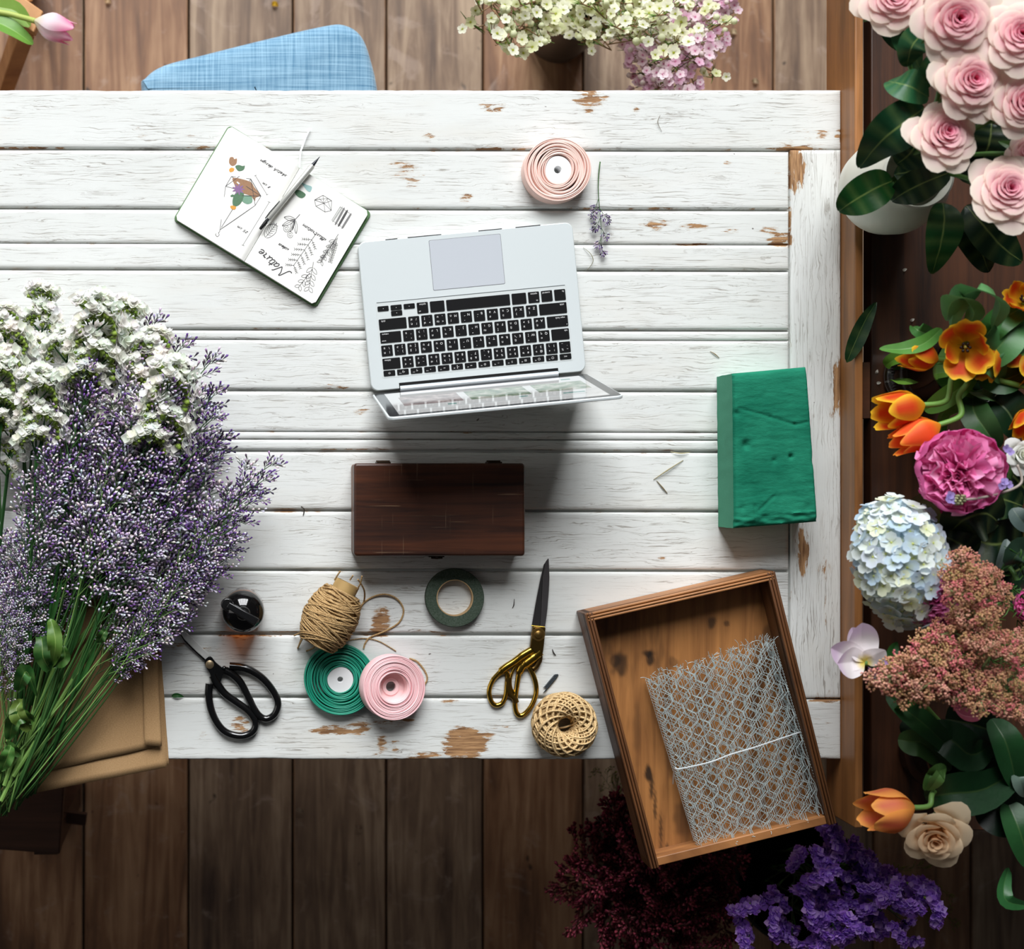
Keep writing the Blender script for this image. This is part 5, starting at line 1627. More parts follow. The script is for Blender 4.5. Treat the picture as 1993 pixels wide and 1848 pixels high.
# leafy stems in the lower part of the bouquet
LG, LG2 = rgb(52, 96, 36), rgb(96, 140, 62)
def leafy(label, path, leaves, r_=.0032, z0_=.075):
    t = thing('leafy_branch', label, 'stem', tuple(at(*path[0], TZ)), 'leafy green stems of the bouquet')
    q = M(rgb(104, 140, 66)); q.tube(catmull([at(x, y, TZ + z0_ * (1 - .75 * i / (len(path) - 1))) for i, (x, y) in enumerate(path)], 6), r_, 7); part('stem', q, STEMM, t)
    for pts, w, c in leaves:
        q = M(); leaf(q, [at(x, y, TZ + z) for x, y, z in pts], w, c, mix(c, rgb(170, 190, 110), .45), fold=.5, n=14, wave=.35); part('leaf', q, LEAF, t, sharp=0)
leafy('light green stem with three curled leaves low in the bouquet', [(8, 1530), (40, 1440), (78, 1370), (105, 1300), (150, 1200), (190, 1110)],
      [([(100, 1298, .08), (108, 1260, .1), (104, 1222, .095), (96, 1204, .09)], .011, rgb(88, 124, 50)), ([(98, 1305, .08), (84, 1280, .095), (82, 1250, .09), (78, 1238, .08)], .012, rgb(46, 88, 36)), ([(104, 1298, .08), (126, 1280, .09), (122, 1255, .09)], .009, rgb(62, 104, 42))])
leafy('thick pale stem with a yellowing leaf near the kraft paper edge', [(2, 1560), (34, 1490), (70, 1400), (100, 1330), (150, 1250), (232, 1160)],
      [([(60, 1420, .085), (40, 1400, .1), (32, 1380, .1), (44, 1360, .09)], .012, rgb(96, 120, 52)), ([(66, 1405, .085), (44, 1392, .095), (20, 1386, .08)], .009, rgb(70, 112, 44)), ([(40, 1470, .08), (20, 1455, .09), (10, 1450, .08)], .008, rgb(60, 100, 42))])
leafy('thin stem with twisted dark leaves at the left edge of the bouquet', [(-8, 1540), (16, 1440), (34, 1330), (60, 1210), (70, 1100)],
      [([(36, 1345, .085), (44, 1318, .105), (54, 1310, .1), (72, 1358, .09)], .012, rgb(50, 100, 44)), ([(18, 1440, .08), (30, 1400, .1), (64, 1398, .09)], .011, rgb(58, 102, 44)), ([(4, 1500, .08), (16, 1470, .095), (22, 1450, .09)], .010, rgb(70, 116, 50))])
leafy('outer straight green stem leaning over the kraft paper', [(26, 1512), (96, 1400), (150, 1310), (190, 1255), (236, 1222)], [([(192, 1252, .075), (200, 1236, .085), (208, 1226, .08)], .007, rgb(44, 84, 34))])

# the single sprig beside the peach ribbon
sgp = caspia(91, 'sea_lavender_sprig', 'small sea lavender sprig lying beside the peach ribbon roll', 'flower', None, PURPL, n_side=6, start=.42, flen=.030, dens=6, flat=.2, sw=2.2)
sgp.matrix_world = lay(at(1168, 315, TZ + .004), at(1170, 486, TZ + .006), .1)

# ------------------------------------------------------------------ flower builders: axis +Z, overall radius about 1
def rose(m, r, inner, mid, outer, edge, n=38):
    for i in range(n):
        f = i / (n - 1)
        phi = i * 2.4 + r.uniform(-.2, .2)
        rad = .05 + .60 * f ** 1.05
        rt = rad + .04 + .36 * f ** 1.5
        zt = .42 - .52 * f ** 1.7 + r.uniform(-.03, .03)
        span = 1.35 - .58 * f
        curl = .03 + .20 * f * f
        ci, co = (mix(inner, mid, f * 2), mix(mid, outer, max(0, f * 2 - 1))), mix(mix(inner, mid, .5), edge, min(1, .25 + f))
        cin = mix(inner, mid, f * 2) if f < .5 else mix(mid, outer, f * 2 - 1)
        a_r, a_p = r.uniform(.02, .05) * (.3 + f), r.uniform(0, 6)
        def pt(u, v):
            x = 2 * u - 1
            v = v * (1 - (.06 + .24 * f) * abs(x) ** 2.5)
            r0 = rad * .5
            lip = max(0, (v - .72) / .28) ** 2
            rr_ = r0 + (rt - r0) * v ** 1.25 + curl * lip + a_r * sin(3 * x + a_p) * v
            wid = span * sin(pi * (.2 + .36 * v)) * (1 - .18 * lip)
            z = -.62 + (zt + .62) * sin(v * pi / 2) - .14 * x ** 4 * (.3 + f) - curl * .55 * lip
            ang = phi + x * wid
            return Vector((rr_ * cos(ang), rr_ * sin(ang), z))
        m.grid(pt, 8, 7, colf=lambda u, v: mix(cin, co, v ** 3))
def tulip(m, r, openn, colf, L=2.3, inner=.9, n=6, lw=1.0):
    for i in range(n):
        outer_ = i % 2 == 0
        phi = i * 2 * pi / n + r.uniform(-.1, .1)
        k_ = 1.0 if outer_ else inner
        op = openn + r.uniform(-.08, .08) * (1 if openn < 1 else 3.2)
        Lk = L * r.uniform(.94, 1.06) * (1 if openn < 1 else r.uniform(.85, 1.25))
        wv, wp = (.03 if openn < 1 else .10), r.uniform(0, 6)
        def pt(u, v):
            x = 2 * u - 1
            rr_ = k_ * sin(min(1, v * 1.75 + .05) * pi / 2) * (1 - (1 - op) * sstep(.35, 1.0, v) * .8)
            if op > 1: rr_ += (op - 1) * v * v * 1.2
            wid = .80 * lw * sin(pi * min(.955, .10 + .86 * v)) ** .62
            ang = phi + x * wid
            z = Lk * v * (1 - .18 * max(0, op - 1) * v) - .06 * x * x * v + wv * sin(3 * x + wp) * v
            rr_ += wv * .6 * sin(4 * x + wp) * v
            return Vector((rr_ * cos(ang) * (1 - .05 * (1 - abs(x))), rr_ * sin(ang) * (1 - .05 * (1 - abs(x))), z))
        m.grid(pt, 8, 10, colf=lambda u, v: colf(v, abs(2 * u - 1)))
def peony(m, r, c0, c1, c2, n=150, cup=9):
    for i in range(cup):
        phi = i * 2.4
        def pt(u, v):
            x = 2 * u - 1
            rr_ = 1.0 * sin(min(1, v * 1.1) * pi / 2) ** .7 * (1 - .10 * v * v) + .03 * sin(5 * x + i)
            ang = phi + x * .62 * sin(pi * (.2 + .6 * v))
            return Vector((rr_ * cos(ang), rr_ * sin(ang), -.75 + 1.15 * v ** 1.3 - .1 * x * x))
        m.grid(pt, 8, 7, colf=lambda u, v: mix(c0, c1, v))
    for i in range(n):
        zz_ = r.uniform(-.05, .98)
        ph_ = r.uniform(0, 2 * pi)
        s_ = math.sqrt(1 - zz_ * zz_)
        d = Vector((s_ * cos(ph_), s_ * sin(ph_), zz_))
        a = d.orthogonal().normalized()
        a = Matrix.Rotation(r.uniform(0, 6.28), 3, d) @ a
        b = d.cross(a)
        l, w_ = r.uniform(.72, 1.0), r.uniform(.13, .24)
        k_, p_ = r.uniform(-.4, .4), r.uniform(0, 6)
        cc = mix(c1, c2, r.random())
        def pt(u, v):
            x = 2 * u - 1
            q = d * (.3 + (l - .3) * v) + a * (x * w_ * (.4 + .8 * v)) + b * (k_ * v * v * .35 + .10 * v * sin(4 * x + p_))
            return Vector((q.x, q.y, q.z * .75)) - d * .07 * x * x * v
        m.grid(pt, 5, 4, colf=lambda u, v: mix(mix(c0, (0, 0, 0), .1), cc, .25 + .75 * v))
def four_petal(m, r, p, nrm, s_, col, colc, n=4, cupd=.25):
    nrm = nrm.normalized()
    a = nrm.orthogonal().normalized()
    a = Matrix.Rotation(r.uniform(0, 6.28), 3, nrm) @ a
    b = nrm.cross(a)
    for i in range(n):
        t = 2 * pi * i / n
        d, e = a * cos(t) + b * sin(t), -a * sin(t) + b * cos(t)
        w_ = s_ * (.62 if n == 4 else .52)
        l = .18 if i % 2 else -.02
        vs_ = [p, p + d * s_ * .45 + e * w_ * .85, p + d * s_ * .85 + e * w_ * .75, p + d * s_ * 1.05, p + d * s_ * .85 - e * w_ * .75, p + d * s_ * .45 - e * w_ * .85]
        hh_ = [0, .10, .22, .20, .22, .10]
        vs_ = [q + nrm * s_ * (h_ * cupd * 4 - .0 + (.06 if i % 2 else 0)) for q, h_ in zip(vs_, hh_)] + [p + d * s_ * .6 + nrm * s_ * (.05 + (.06 if i % 2 else 0))]
        m.add(vs_, [(0, 1, 6), (1, 2, 6), (2, 3, 6), (3, 4, 6), (4, 5, 6), (5, 0, 6)], [mix(col, colc, .5)] + [col] * 5 + [mix(col, colc, .12)])
    cr_ = s_ * (.13 if n == 4 else .26)
    m.add([p + nrm * s_ * .18, p + a * cr_ + nrm * s_ * .07, p + b * cr_ + nrm * s_ * .07, p - a * cr_ + nrm * s_ * .07, p - b * cr_ + nrm * s_ * .07], [(0, 1, 2), (0, 2, 3), (0, 3, 4), (0, 4, 1)], [colc] * 5)

def kR(px, z): return px * k_at(z)
STEMC = rgb(78, 118, 54)
def stem(t, pts, r_=.003, col=STEMC, name='stem'):
    q = M(col); q.tube(catmull(pts, 6), r_, 8); return part(name, q, STEMM, t, sharp=0)
def leafpart(t, pts, w, c, cv=None, **kw):
    q = M(); leaf(q, [at(*p) for p in pts], w, c, cv or mix(c, rgb(190, 210, 120), .35 if kw.get('veins', True) else .07), **kw)
    return part('leaf', q, LEAF, t, sharp=0)
DG, MG, TG = rgb(24, 66, 34), rgb(40, 92, 44), rgb(74, 128, 70)

# ------------------------------------------------------------------ white vase with pink roses
V1 = Vector((.938, .413, 0))
CER = plain('white_glaze', rgb(222, 222, 208), .35, var=.12, vscale=25)
vz = thing('white_vase', 'round white ceramic vase under the pink roses', 'vase', (V1.x, V1.y, SBZ))
q = M(); q.lathe([(.0001, 0), (.042, 0), (.046, .003), (.066, .05), (.071, .085), (.066, .12), (.052, .146), (.046, .152), (.046, .162), (.049, .168), (.046, .170), (.043, .164), (.042, .15), (.060, .118), (.064, .085), (.05, .02), (.0001, .012)], 56, (V1.x, V1.y, SBZ))
part('vase_body', q, CER, vz, sharp=60)
PK = (rgb(232, 92, 142), rgb(246, 150, 184), rgb(252, 208, 216), rgb(253, 240, 224))
roses = [  # px, py, radius px, z, label
    (1742, -4, 66, 1.07, 'pale pink rose cut by the top edge, nearest the sideboard rail'), (1862, 38, 76, 1.13, 'large pink rose second in the top row of the bunch'),
    (1986, 70, 72, 1.14, 'deep pink rose cut by the right edge near the top corner'), (1890, 158, 68, 1.12, 'round pink rose in the middle of the bunch'),
    (1838, 262, 64, 1.09, 'small pink rose lowest on the left of the bunch, over the white vase'), (1990, 200, 62, 1.12, 'blush pink rose at the right edge beside the middle rose'),
    (1960, 372, 70, 1.09, 'pink rose with a dark heart lowest in the bunch'), (2002, 296, 40, 1.06, 'half hidden pink rose cut by the right edge above the lowest rose')]
RO = []
for i, (px, py, rp, z, lb) in enumerate(roses):
    p = at(px, py, z)
    t = thing('rose', lb, 'flower', tuple(p), 'pink roses in the white vase')
    RO.append(t)
    rr_ = random.Random(100 + i)
    q = M(); d = Vector((rr_.uniform(-.28, .05), rr_.uniform(-.2, .18), 1)); q.xf = face(d, p, rr_.uniform(0, 6)) @ Matrix.Scale(kR(rp, z), 4)
    dk_ = .8 if i == 6 else 1
    rose(q, rr_, tuple(c * dk_ for c in PK[0]), PK[1], PK[2], PK[3]); part('petals', q, PETAL, t, sharp=0)
    q = M(rgb(70, 110, 50)); q.xf = face(d, p - Vector((0, 0, kR(rp, z) * .62)))
    for k_ in range(5):
        a = k_ * 1.257; leaf(q, [Vector((0, 0, 0)), Vector((.018 * cos(a), .018 * sin(a), .004)), Vector((.034 * cos(a), .034 * sin(a), -.006))], .006, rgb(66, 104, 46), rgb(110, 140, 70), n=6, veins=False)
    part('sepals', q, LEAF, t, sharp=0)
    b = Vector((V1.x + rr_.uniform(-.02, .02), V1.y + rr_.uniform(-.02, .02), SBZ + .155))
    stem(t, [p - Vector((0, 0, kR(rp, z) * .6)), p * .5 + b * .5 + Vector((0, 0, .02)), b, Vector((V1.x + rr_.uniform(-.015, .015), V1.y + rr_.uniform(-.015, .015), SBZ + .03))], .0032)
for idx, pts, w, c in [
    (4, [(1800, 210, 1.05), (1765, 235, 1.07), (1715, 275, 1.05), (1672, 328, 1.0)], .030, rgb(20, 66, 38)), (4, [(1738, 352, .98), (1705, 366, 1.0), (1660, 392, .99), (1632, 412, .97)], .026, rgb(24, 76, 30)),
    (6, [(1835, 395, 1.0), (1838, 430, 1.01), (1830, 480, 1.0), (1814, 534, .97)], .025, rgb(22, 70, 30)), (0, [(1745, 42, 1.03), (1758, 75, 1.05), (1780, 110, 1.03), (1792, 138, 1.0)], .018, rgb(36, 92, 58)),
    (3, [(1808, 190, 1.05), (1775, 170, 1.08), (1748, 162, 1.07), (1728, 158, 1.05)], .022, rgb(40, 100, 62)), (4, [(1850, 335, 1.0), (1800, 355, 1.0), (1760, 375, .99), (1735, 392, .97)], .022, rgb(18, 54, 26)),
    (6, [(1880, 400, .99), (1915, 440, 1.0), (1950, 480, .99), (1990, 510, .97)], .03, rgb(18, 50, 26)), (1, [(1800, 60, 1.06), (1775, 90, 1.08), (1765, 130, 1.06)], .02, rgb(26, 74, 44)),
    (3, [(1830, 110, 1.05), (1810, 140, 1.06), (1800, 175, 1.04)], .016, rgb(38, 100, 58)), (6, [(1860, 300, .98), (1900, 320, .98), (1940, 300, .97)], .03, rgb(14, 42, 22)), (5, [(1930, 240, 1.0), (1925, 280, 1.0), (1905, 330, .98)], .03, rgb(14, 40, 22)),
    (0, [(1720, 10, 1.02), (1740, 60, 1.02), (1770, 100, 1.0)], .02, rgb(20, 60, 36)), (7, [(1960, 300, .98), (1930, 350, .99), (1890, 372, .97)], .028, rgb(14, 40, 20)), (4, [(1800, 300, .99), (1780, 330, .99), (1740, 340, .98)], .022, rgb(16, 50, 28)),
    (6, [(1860, 420, .97), (1900, 470, .98), (1925, 530, .96)], .026, rgb(16, 46, 24)), (2, [(1930, 130, 1.05), (1915, 100, 1.06), (1925, 60, 1.04)], .018, rgb(30, 84, 40)), (1, [(1935, 10, 1.06), (1960, 5, 1.07), (1985, -10, 1.05)], .02, rgb(30, 84, 40)),
    (3, [(1850, 230, 1.0), (1880, 250, 1.0), (1920, 262, .98)], .03, rgb(14, 42, 22)), (4, [(1790, 270, 1.02), (1770, 300, 1.02), (1745, 320, 1.0)], .024, rgb(18, 56, 32))]:
    leafpart(RO[idx], pts, w, c, pw=(.85, .75), n=15, fold=.18)

# ------------------------------------------------------------------ glass vase with red and yellow tulips
def clear_glass(name, col, ior=1.45):
    t = T(name)
    tr = t.n('BsdfTransparent', {'Color': (*col, 1)})
    gl = t.n('BsdfGlossy', {'Color': (1, 1, 1, 1), 'Roughness': .03})
    fr = t.n('Fresnel', {'IOR': ior})
    mx = t.n('MixShader', {0: fr.outputs[0], 1: tr.outputs[0], 2: gl.outputs[0]})
    t.put(t.nt.nodes['Material Output'].inputs[0], mx.outputs[0])
    return t.mat
V2 = Vector((1.0, .1445, 0))
gv = thing('glass_vase', 'clear glass vase holding the red and yellow tulips', 'vase', (V2.x, V2.y, SBZ))
q = M(); q.lathe([(.0001, .001), (.040, .001), (.0445, .004), (.0455, .012), (.046, .10), (.049, .185), (.0505, .19), (.048, .19), (.0445, .10), (.043, .016), (.038, .011), (.0001, .010)], 56, (V2.x, V2.y, SBZ))
part('vase_body', q, clear_glass('clear_glass', (.985, .995, .985)), gv, sharp=60)
RY = lambda v, e: mix(mix(rgb(236, 176, 30), rgb(214, 66, 28), sstep(.05, .5, v) * (1 - e ** 2)), rgb(250, 206, 50), max(sstep(.80, 1, v), e ** 4 * .8))
ORG_ = lambda v, e: mix(mix(rgb(244, 160, 40), rgb(236, 88, 40), sstep(.05, .4, v)), rgb(248, 176, 60), max(.8 * e ** 4, sstep(.86, 1, v) * .7))
tul = [  # base px, tip px, z, radius px, openness, colour, label, petals length
    ((1826, 700), (1756, 690), .97, 31, .72, RY, 'yellow edged tulip pointing left, just below the curled leaf'), ((1876, 672), (1848, 704), 1.0, 34, 1.3, RY, 'wide open red tulip with yellow rims and dark stamens'),
    ((1934, 672), (1908, 730), .98, 31, .95, RY, 'dark throated tulip right of the wide open one'), ((2004, 700), (1966, 735), .97, 32, .85, RY, 'red and yellow tulip cut by the right edge beside the vase'),
    ((1800, 788), (1708, 806), .98, 38, .92, RY, 'yellow and orange tulip opening to the left, nearest the rail'), ((1830, 826), (1742, 866), .99, 36, .55, ORG_, 'closed orange tulip above the magenta peony'),
    ((1990, 590), (1962, 530), 1.0, 25, 1.25, RY, 'rust coloured open tulip at the right edge above the others'), ((2018, 800), (1985, 846), .98, 30, .7, RY, 'red tulip mostly outside the right edge')]
TU = []
for i, (b, tp_, z, rp, op, cf_, lb) in enumerate(tul):
    pb_ = at(*b, z)
    pt_ = at(*tp_, z + (.035 if op > 1 else .012))
    t = thing('tulip', lb, 'flower', tuple(pb_), 'tulips in the glass vase')
    TU.append(t)
    rr_ = random.Random(200 + i)
    R_ = kR(rp, z)
    Lp = (pt_ - pb_).length
    d = pt_ - pb_
    if op > 1: d = Vector((d.x * .5, d.y * .5, .05))
    q = M(); q.xf = face(d, pb_, rr_.uniform(0, 6)) @ Matrix.Scale(R_, 4)
    tulip(q, rr_, op, cf_, L=(Lp / R_ if op < 1 else 1.7)); part('petals', q, PETAL, t, sharp=0)
    if op > .8:
        q = M(rgb(34, 18, 16)); q.xf = face(d, pb_) @ Matrix.Scale(R_, 4)
        for k_ in range(6):
            a = k_ * 1.047; q.tube([(0, 0, .15), (.18 * cos(a), .18 * sin(a), .6), (.24 * cos(a), .24 * sin(a), .95)], [.03, .05, .09], 6)
        q.col = rgb(170, 150, 60); q.tube([(0, 0, .1), (0, 0, .9)], .09, 6)
        part('stamens', q, STEMM, t, sharp=0)
    m_ = Vector((V2.x + .015 * cos(i * 2.1), V2.y + .015 * sin(i * 2.1), SBZ + .19))
    dn = d.normalized()
    stem(t, [pb_ + dn * .004, pb_ - Vector((dn.x, dn.y, 0)) * .03, pb_ * .4 + m_ * .6 + Vector((0, 0, .008)), m_, Vector((V2.x - .012 * cos(i * 2.1), V2.y + .02 * sin(i * 1.3), SBZ + .02))], .0038, rgb(104, 148, 66))
for idx, pts, w, c, up in [
    (1, [(1850, 640, .98), (1862, 590, 1.02), (1900, 566, 1.06), (1946, 590, 1.05), (1930, 640, 1.0)], .017, rgb(96, 146, 92), (.4, .8, .5)), (0, [(1842, 625, .98), (1850, 592, 1.03), (1875, 582, 1.05), (1896, 610, 1.02), (1880, 640, .99)], .016, rgb(90, 142, 84), (.2, .9, .4)),
    (0, [(1832, 640, .97), (1800, 668, .99), (1760, 680, .99), (1712, 679, .97)], .011, rgb(84, 136, 58), (0, .5, 1)), (0, [(1820, 655, .95), (1790, 645, .98), (1778, 636, .97)], .011, rgb(58, 108, 48), (0, 0, 1)),
    (2, [(1890, 700, .97), (1930, 640, 1.0), (1970, 610, 1.0), (2010, 590, .98)], .018, rgb(58, 112, 50), (0, .3, 1)), (3, [(1900, 710, .97), (1940, 680, 1.0), (1975, 640, 1.0), (2015, 620, .98)], .024, rgb(84, 140, 82), (.2, .4, 1)),
    (4, [(1898, 730, .95), (1862, 760, .96), (1825, 786, .95), (1800, 800, .94)], .014, rgb(98, 150, 56), (0, .3, 1)), (4, [(1900, 750, .93), (1860, 780, .94), (1832, 812, .92), (1836, 845, .9)], .016, rgb(104, 156, 52), (.4, 0, 1)),
    (5, [(1895, 770, .93), (1895, 800, .96), (1920, 840, .97), (1944, 872, .95)], .02, rgb(62, 104, 56), (-.4, 0, 1)), (5, [(1885, 765, .93), (1910, 765, .96), (1936, 776, .95)], .014, rgb(100, 140, 90), (0, .6, 1)),
    (3, [(1910, 730, .95), (1950, 740, .97), (2000, 720, .96)], .02, rgb(56, 104, 58), (0, 0, 1)), (6, [(1990, 620, .97), (1960, 640, .99), (1940, 660, .97)], .014, rgb(50, 100, 50), (0, 0, 1)), (1, [(1905, 690, .96), (1930, 705, 1.0), (1950, 740, .97)], .018, rgb(80, 134, 82), (0, 0, 1)),
    (7, [(1920, 770, .94), (1960, 800, .96), (1985, 850, .95)], .028, rgb(20, 52, 28), (0, 0, 1)), (2, [(1890, 735, .93), (1880, 760, .93), (1890, 790, .92)], .018, rgb(30, 70, 34), (0, 0, 1)), (3, [(1930, 620, .95), (1960, 660, .97), (1993, 680, .95)], .022, rgb(40, 90, 46), (0, 0, 1)),
    (0, [(1880, 720, .95), (1820, 728, .90), (1760, 740, .84), (1735, 742, .80)], .012, rgb(120, 166, 64), (0, .2, 1)), (0, [(1870, 700, .94), (1800, 690, .88), (1745, 700, .82), (1722, 712, .79)], .014, rgb(110, 160, 56), (0, .2, 1)), (4, [(1880, 740, .92), (1820, 752, .86), (1770, 748, .82)], .016, rgb(84, 138, 46), (0, .2, 1))]:
    leafpart(TU[idx], pts, w, c, cv=mix(c, rgb(180, 210, 140), .25), pw=(.9, .55), n=16, fold=.35, up=up, veins=False)

# ------------------------------------------------------------------ olive vase: hydrangea, peonies, sedum, greenery
V3 = Vector((at(1815, 1030, SBZ).x, at(1815, 1030, SBZ).y, 0))
ov = thing('olive_vase', 'dark olive glass vase hidden under the hydrangea and peonies', 'vase', (V3.x, V3.y, SBZ))
q = M(); q.lathe([(.0001, .001), (.05, .001), (.056, .006), (.058, .07), (.061, .145), (.063, .15), (.059, .15), (.055, .07), (.05, .014), (.0001, .012)], 56, (V3.x, V3.y, SBZ))
part('vase_body', q, plain('olive_glass', rgb(52, 50, 24), .08, spec=.7), ov, sharp=60)
def v3stem(t, p, i, r_=.0034):
    a = i * 2.4
    stem(t, [p, (p + V3) / 2 + Vector((0, 0, .48)), Vector((V3.x + .03 * cos(a), V3.y + .03 * sin(a), SBZ + .145)), Vector((V3.x + .02 * cos(a + 2), V3.y + .02 * sin(a + 2), SBZ + .02))], r_)
pn = [(1866, 918, 88, 1.03, (-.12, .05, 1), (rgb(212, 64, 148), rgb(240, 120, 186), rgb(252, 184, 220)), 'large magenta pink peony above the hydrangea'), (1812, 1156, 66, 1.02, (-.75, -.1, 1), (rgb(176, 40, 122), rgb(222, 96, 168), rgb(238, 150, 200)), 'smaller magenta peony between the hydrangea and the sedum'),
      (2004, 1178, 34, 1.0, (0, 0, 1), (rgb(190, 50, 120), rgb(226, 96, 160), rgb(236, 140, 190)), 'pink peony only just showing at the right edge')]
for i, (px, py, rp, z, d, cc, lb) in enumerate(pn):
    p = at(px, py, z)
    t = thing('peony', lb, 'flower', tuple(p), 'peonies in the olive vase')
    q = M(); q.xf = face(d, p) @ Matrix.Scale(kR(rp, z), 4); peony(q, random.Random(300 + i), *cc); part('petals', q, PETAL, t, sharp=0)
    v3stem(t, p - Vector((0, 0, kR(rp, z) * .5)), i)
    if i == 0:
        q = M(); 
        for dx in (1845, 1878):
            leaf(q, [at(dx, 975, 1.0), at(dx - 2 + (dx - 1860) * .1, 990, 1.0), at(dx + (dx - 1860) * .2, 1004, .985)], .010, rgb(168, 24, 84), rgb(190, 50, 110), n=8, veins=False)
        part('guard_petals', q, PETAL, t, sharp=0)
p = at(1756, 1095, 1.0)
hy = thing('hydrangea', 'pale blue and white hydrangea head left of the peonies', 'flower', tuple(p))
q = M(); rr_ = random.Random(9)
n = 150
for i in range(n):
    zz_ = 1 - (i + .5) / n * 1.25
    s_ = math.sqrt(max(0, 1 - zz_ * zz_)); a = i * 2.39996
    d = Vector((s_ * cos(a), s_ * sin(a), zz_))
    c = p + Vector((d.x * kR(88, 1.0), d.y * kR(124, 1.0), d.z * .055)) * rr_.uniform(.9, 1.03)
    c.x += -.012 * d.y
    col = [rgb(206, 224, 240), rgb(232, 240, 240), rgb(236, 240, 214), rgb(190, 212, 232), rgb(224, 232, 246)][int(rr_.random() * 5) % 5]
    if d.y < -.55: col = mix(col, rgb(168, 172, 140), .45)  # shade on the lower florets is mixed into their colour
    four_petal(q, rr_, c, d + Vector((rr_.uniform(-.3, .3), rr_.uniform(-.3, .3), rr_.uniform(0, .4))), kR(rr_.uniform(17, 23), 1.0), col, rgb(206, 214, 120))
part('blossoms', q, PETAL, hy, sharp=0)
q = M(rgb(60, 90, 40)); q.ball(p - Vector((0, 0, .012)), 1, 16, 8, (kR(74, 1), kR(108, 1), .042)); part('flower_base', q, LEAF, hy)
v3stem(hy, p - Vector((0, 0, .04)), 5, .0045)
for pts, w, c in (([(1850, 1035, .97), (1880, 1010, 1.0), (1920, 1000, 1.0), (1945, 1020, .98)], .036, rgb(12, 34, 20)), ([(1830, 1040, .96), (1870, 1060, .98), (1900, 1080, .97)], .03, rgb(14, 40, 24)), ([(1880, 1040, .95), (1930, 1060, .97), (1990, 1050, .95)], .04, rgb(12, 36, 20)), ([(1900, 980, .97), (1940, 970, .98), (1990, 985, .97)], .03, rgb(16, 44, 26)), ([(1900, 1100, .93), (1950, 1120, .95), (2000, 1100, .94)], .04, rgb(10, 30, 18)), ([(1940, 900, .95), (1975, 930, .96), (2010, 970, .95)], .035, rgb(12, 34, 22))):
    leafpart(hy, pts, w, c, n=14, pw=(.9, .7))
wfp = at(1990, 885, 1.0)
wt = thing('white_ranunculus', 'white bloom at the right edge beside the magenta peony', 'flower', tuple(wfp))
q = M(); q.xf = face((0, 0, 1), wfp) @ Matrix.Scale(kR(34, 1), 4); rose(q, random.Random(5), rgb(232, 234, 216), rgb(238, 240, 230), rgb(246, 246, 242), rgb(250, 250, 246), 16); part('petals', q, PETAL, wt, sharp=0)
v3stem(wt, wfp - Vector((0, 0, .02)), 8)
lv = thing('lavender_sprig', 'bent lavender sprig with lilac petals across the magenta peony', 'flower', tuple(at(1862, 972, 1.03)))
stem(lv, [at(1980, 905, 1.04), at(1988, 940, 1.045), at(1950, 960, 1.05), at(1905, 970, 1.055), at(1890, 972, 1.06), at(1850, 974, 1.06)], .0018, rgb(150, 140, 130))
q = M(rgb(112, 116, 84))
for k_ in range(26):
    q.bead(at(1862 + (k_ % 7) * 3 - 2, 966 + (k_ // 7) * 5, 1.062 + .002 * (k_ % 3)), .0024, mix(rgb(96, 100, 70), rgb(160, 160, 120), (k_ * 7 % 10) / 10))
part('flower_head', q, STEMM, lv, sharp=0)
for ci_, (px, py) in enumerate(((1850, 964), (1846, 972), (1853, 974), (1955, 938), (1964, 944), (1950, 946), (1958, 873), (1966, 880))):
    if ci_ in (0, 3, 6):
        q = M()
    four_petal(q, R, at(px, py, 1.064), Vector((R.uniform(-.3, .3), R.uniform(-.3, .3), 1)), kR(8, 1.06), rgb(172, 156, 216), rgb(110, 90, 160), 4)
    if ci_ in (2, 5, 7):
        part('petals', q, PETAL, lv, sharp=0)

def sedum(seed):
    r = random.Random(seed)
    root = bpy.data.objects.new('sedum_sprig', None)
    COL.objects.link(root); ORG[root] = Vector()
    tag(root, 'dusty pink and tan sedum sprig spilling from the olive vase', 'flower', 'sedum sprigs')
    st, fl = M(rgb(110, 120, 70)), M()
    st.tube([(0, 0, 0), (.5, .03, -.02), (1, 0, 0)], [.02, .018, .012], 5)
    pal = [rgb(206, 160, 120), rgb(220, 146, 132), rgb(226, 172, 150), rgb(190, 160, 106), rgb(170, 112, 88), rgb(220, 116, 128)]
    for i in range(20):
        t = .42 + .58 * (i / 19)
        a = i * 2.4
        w_ = .30 * sin(pi * (.25 + .62 * (i / 19))) * r.uniform(.4, 1)
        e = Vector((t, w_ * cos(a), w_ * sin(a) * .8))
        st.tube([(t - .12, 0, 0), e], [.008, .006], 4, cap=False)
        base_c = pal[int(r.random() * 6) % 6]
        for k_ in range(30):
            dd = Vector((r.gauss(0, 1), r.gauss(0, 1), r.gauss(0, 1)))
            dd.normalize()
            fl.bead(e + dd * .085 * r.uniform(.5, 1), .017 * r.uniform(.7, 1.25), mix(base_c, pal[int(r.random() * 6) % 6], r.random() * .6))
    part('stem', st, STEMM, root, sharp=0); part('flower_head', fl, FLORET, root, sharp=0)
    return root
sd_ = Field([sedum(i) for i in range(3)])
heads = [(1862, 1080), (1886, 1110), (1850, 1150), (1925, 1118), (1895, 1160), (1942, 1150), (1862, 1200), (1912, 1205), (1832, 1236), (1890, 1250), (1800, 1262), (1850, 1285), (1925, 1262), (1775, 1310), (1820, 1330), (1880, 1330), (1930, 1340), (1968, 1275), (1995, 1250), (1985, 1340),
         (1730, 1332), (1700, 1328), (1905, 1385), (1955, 1390), (1990, 1400), (1745, 1355), (1860, 1365), (1790, 1345), (1848, 1115), (1775, 1285)]
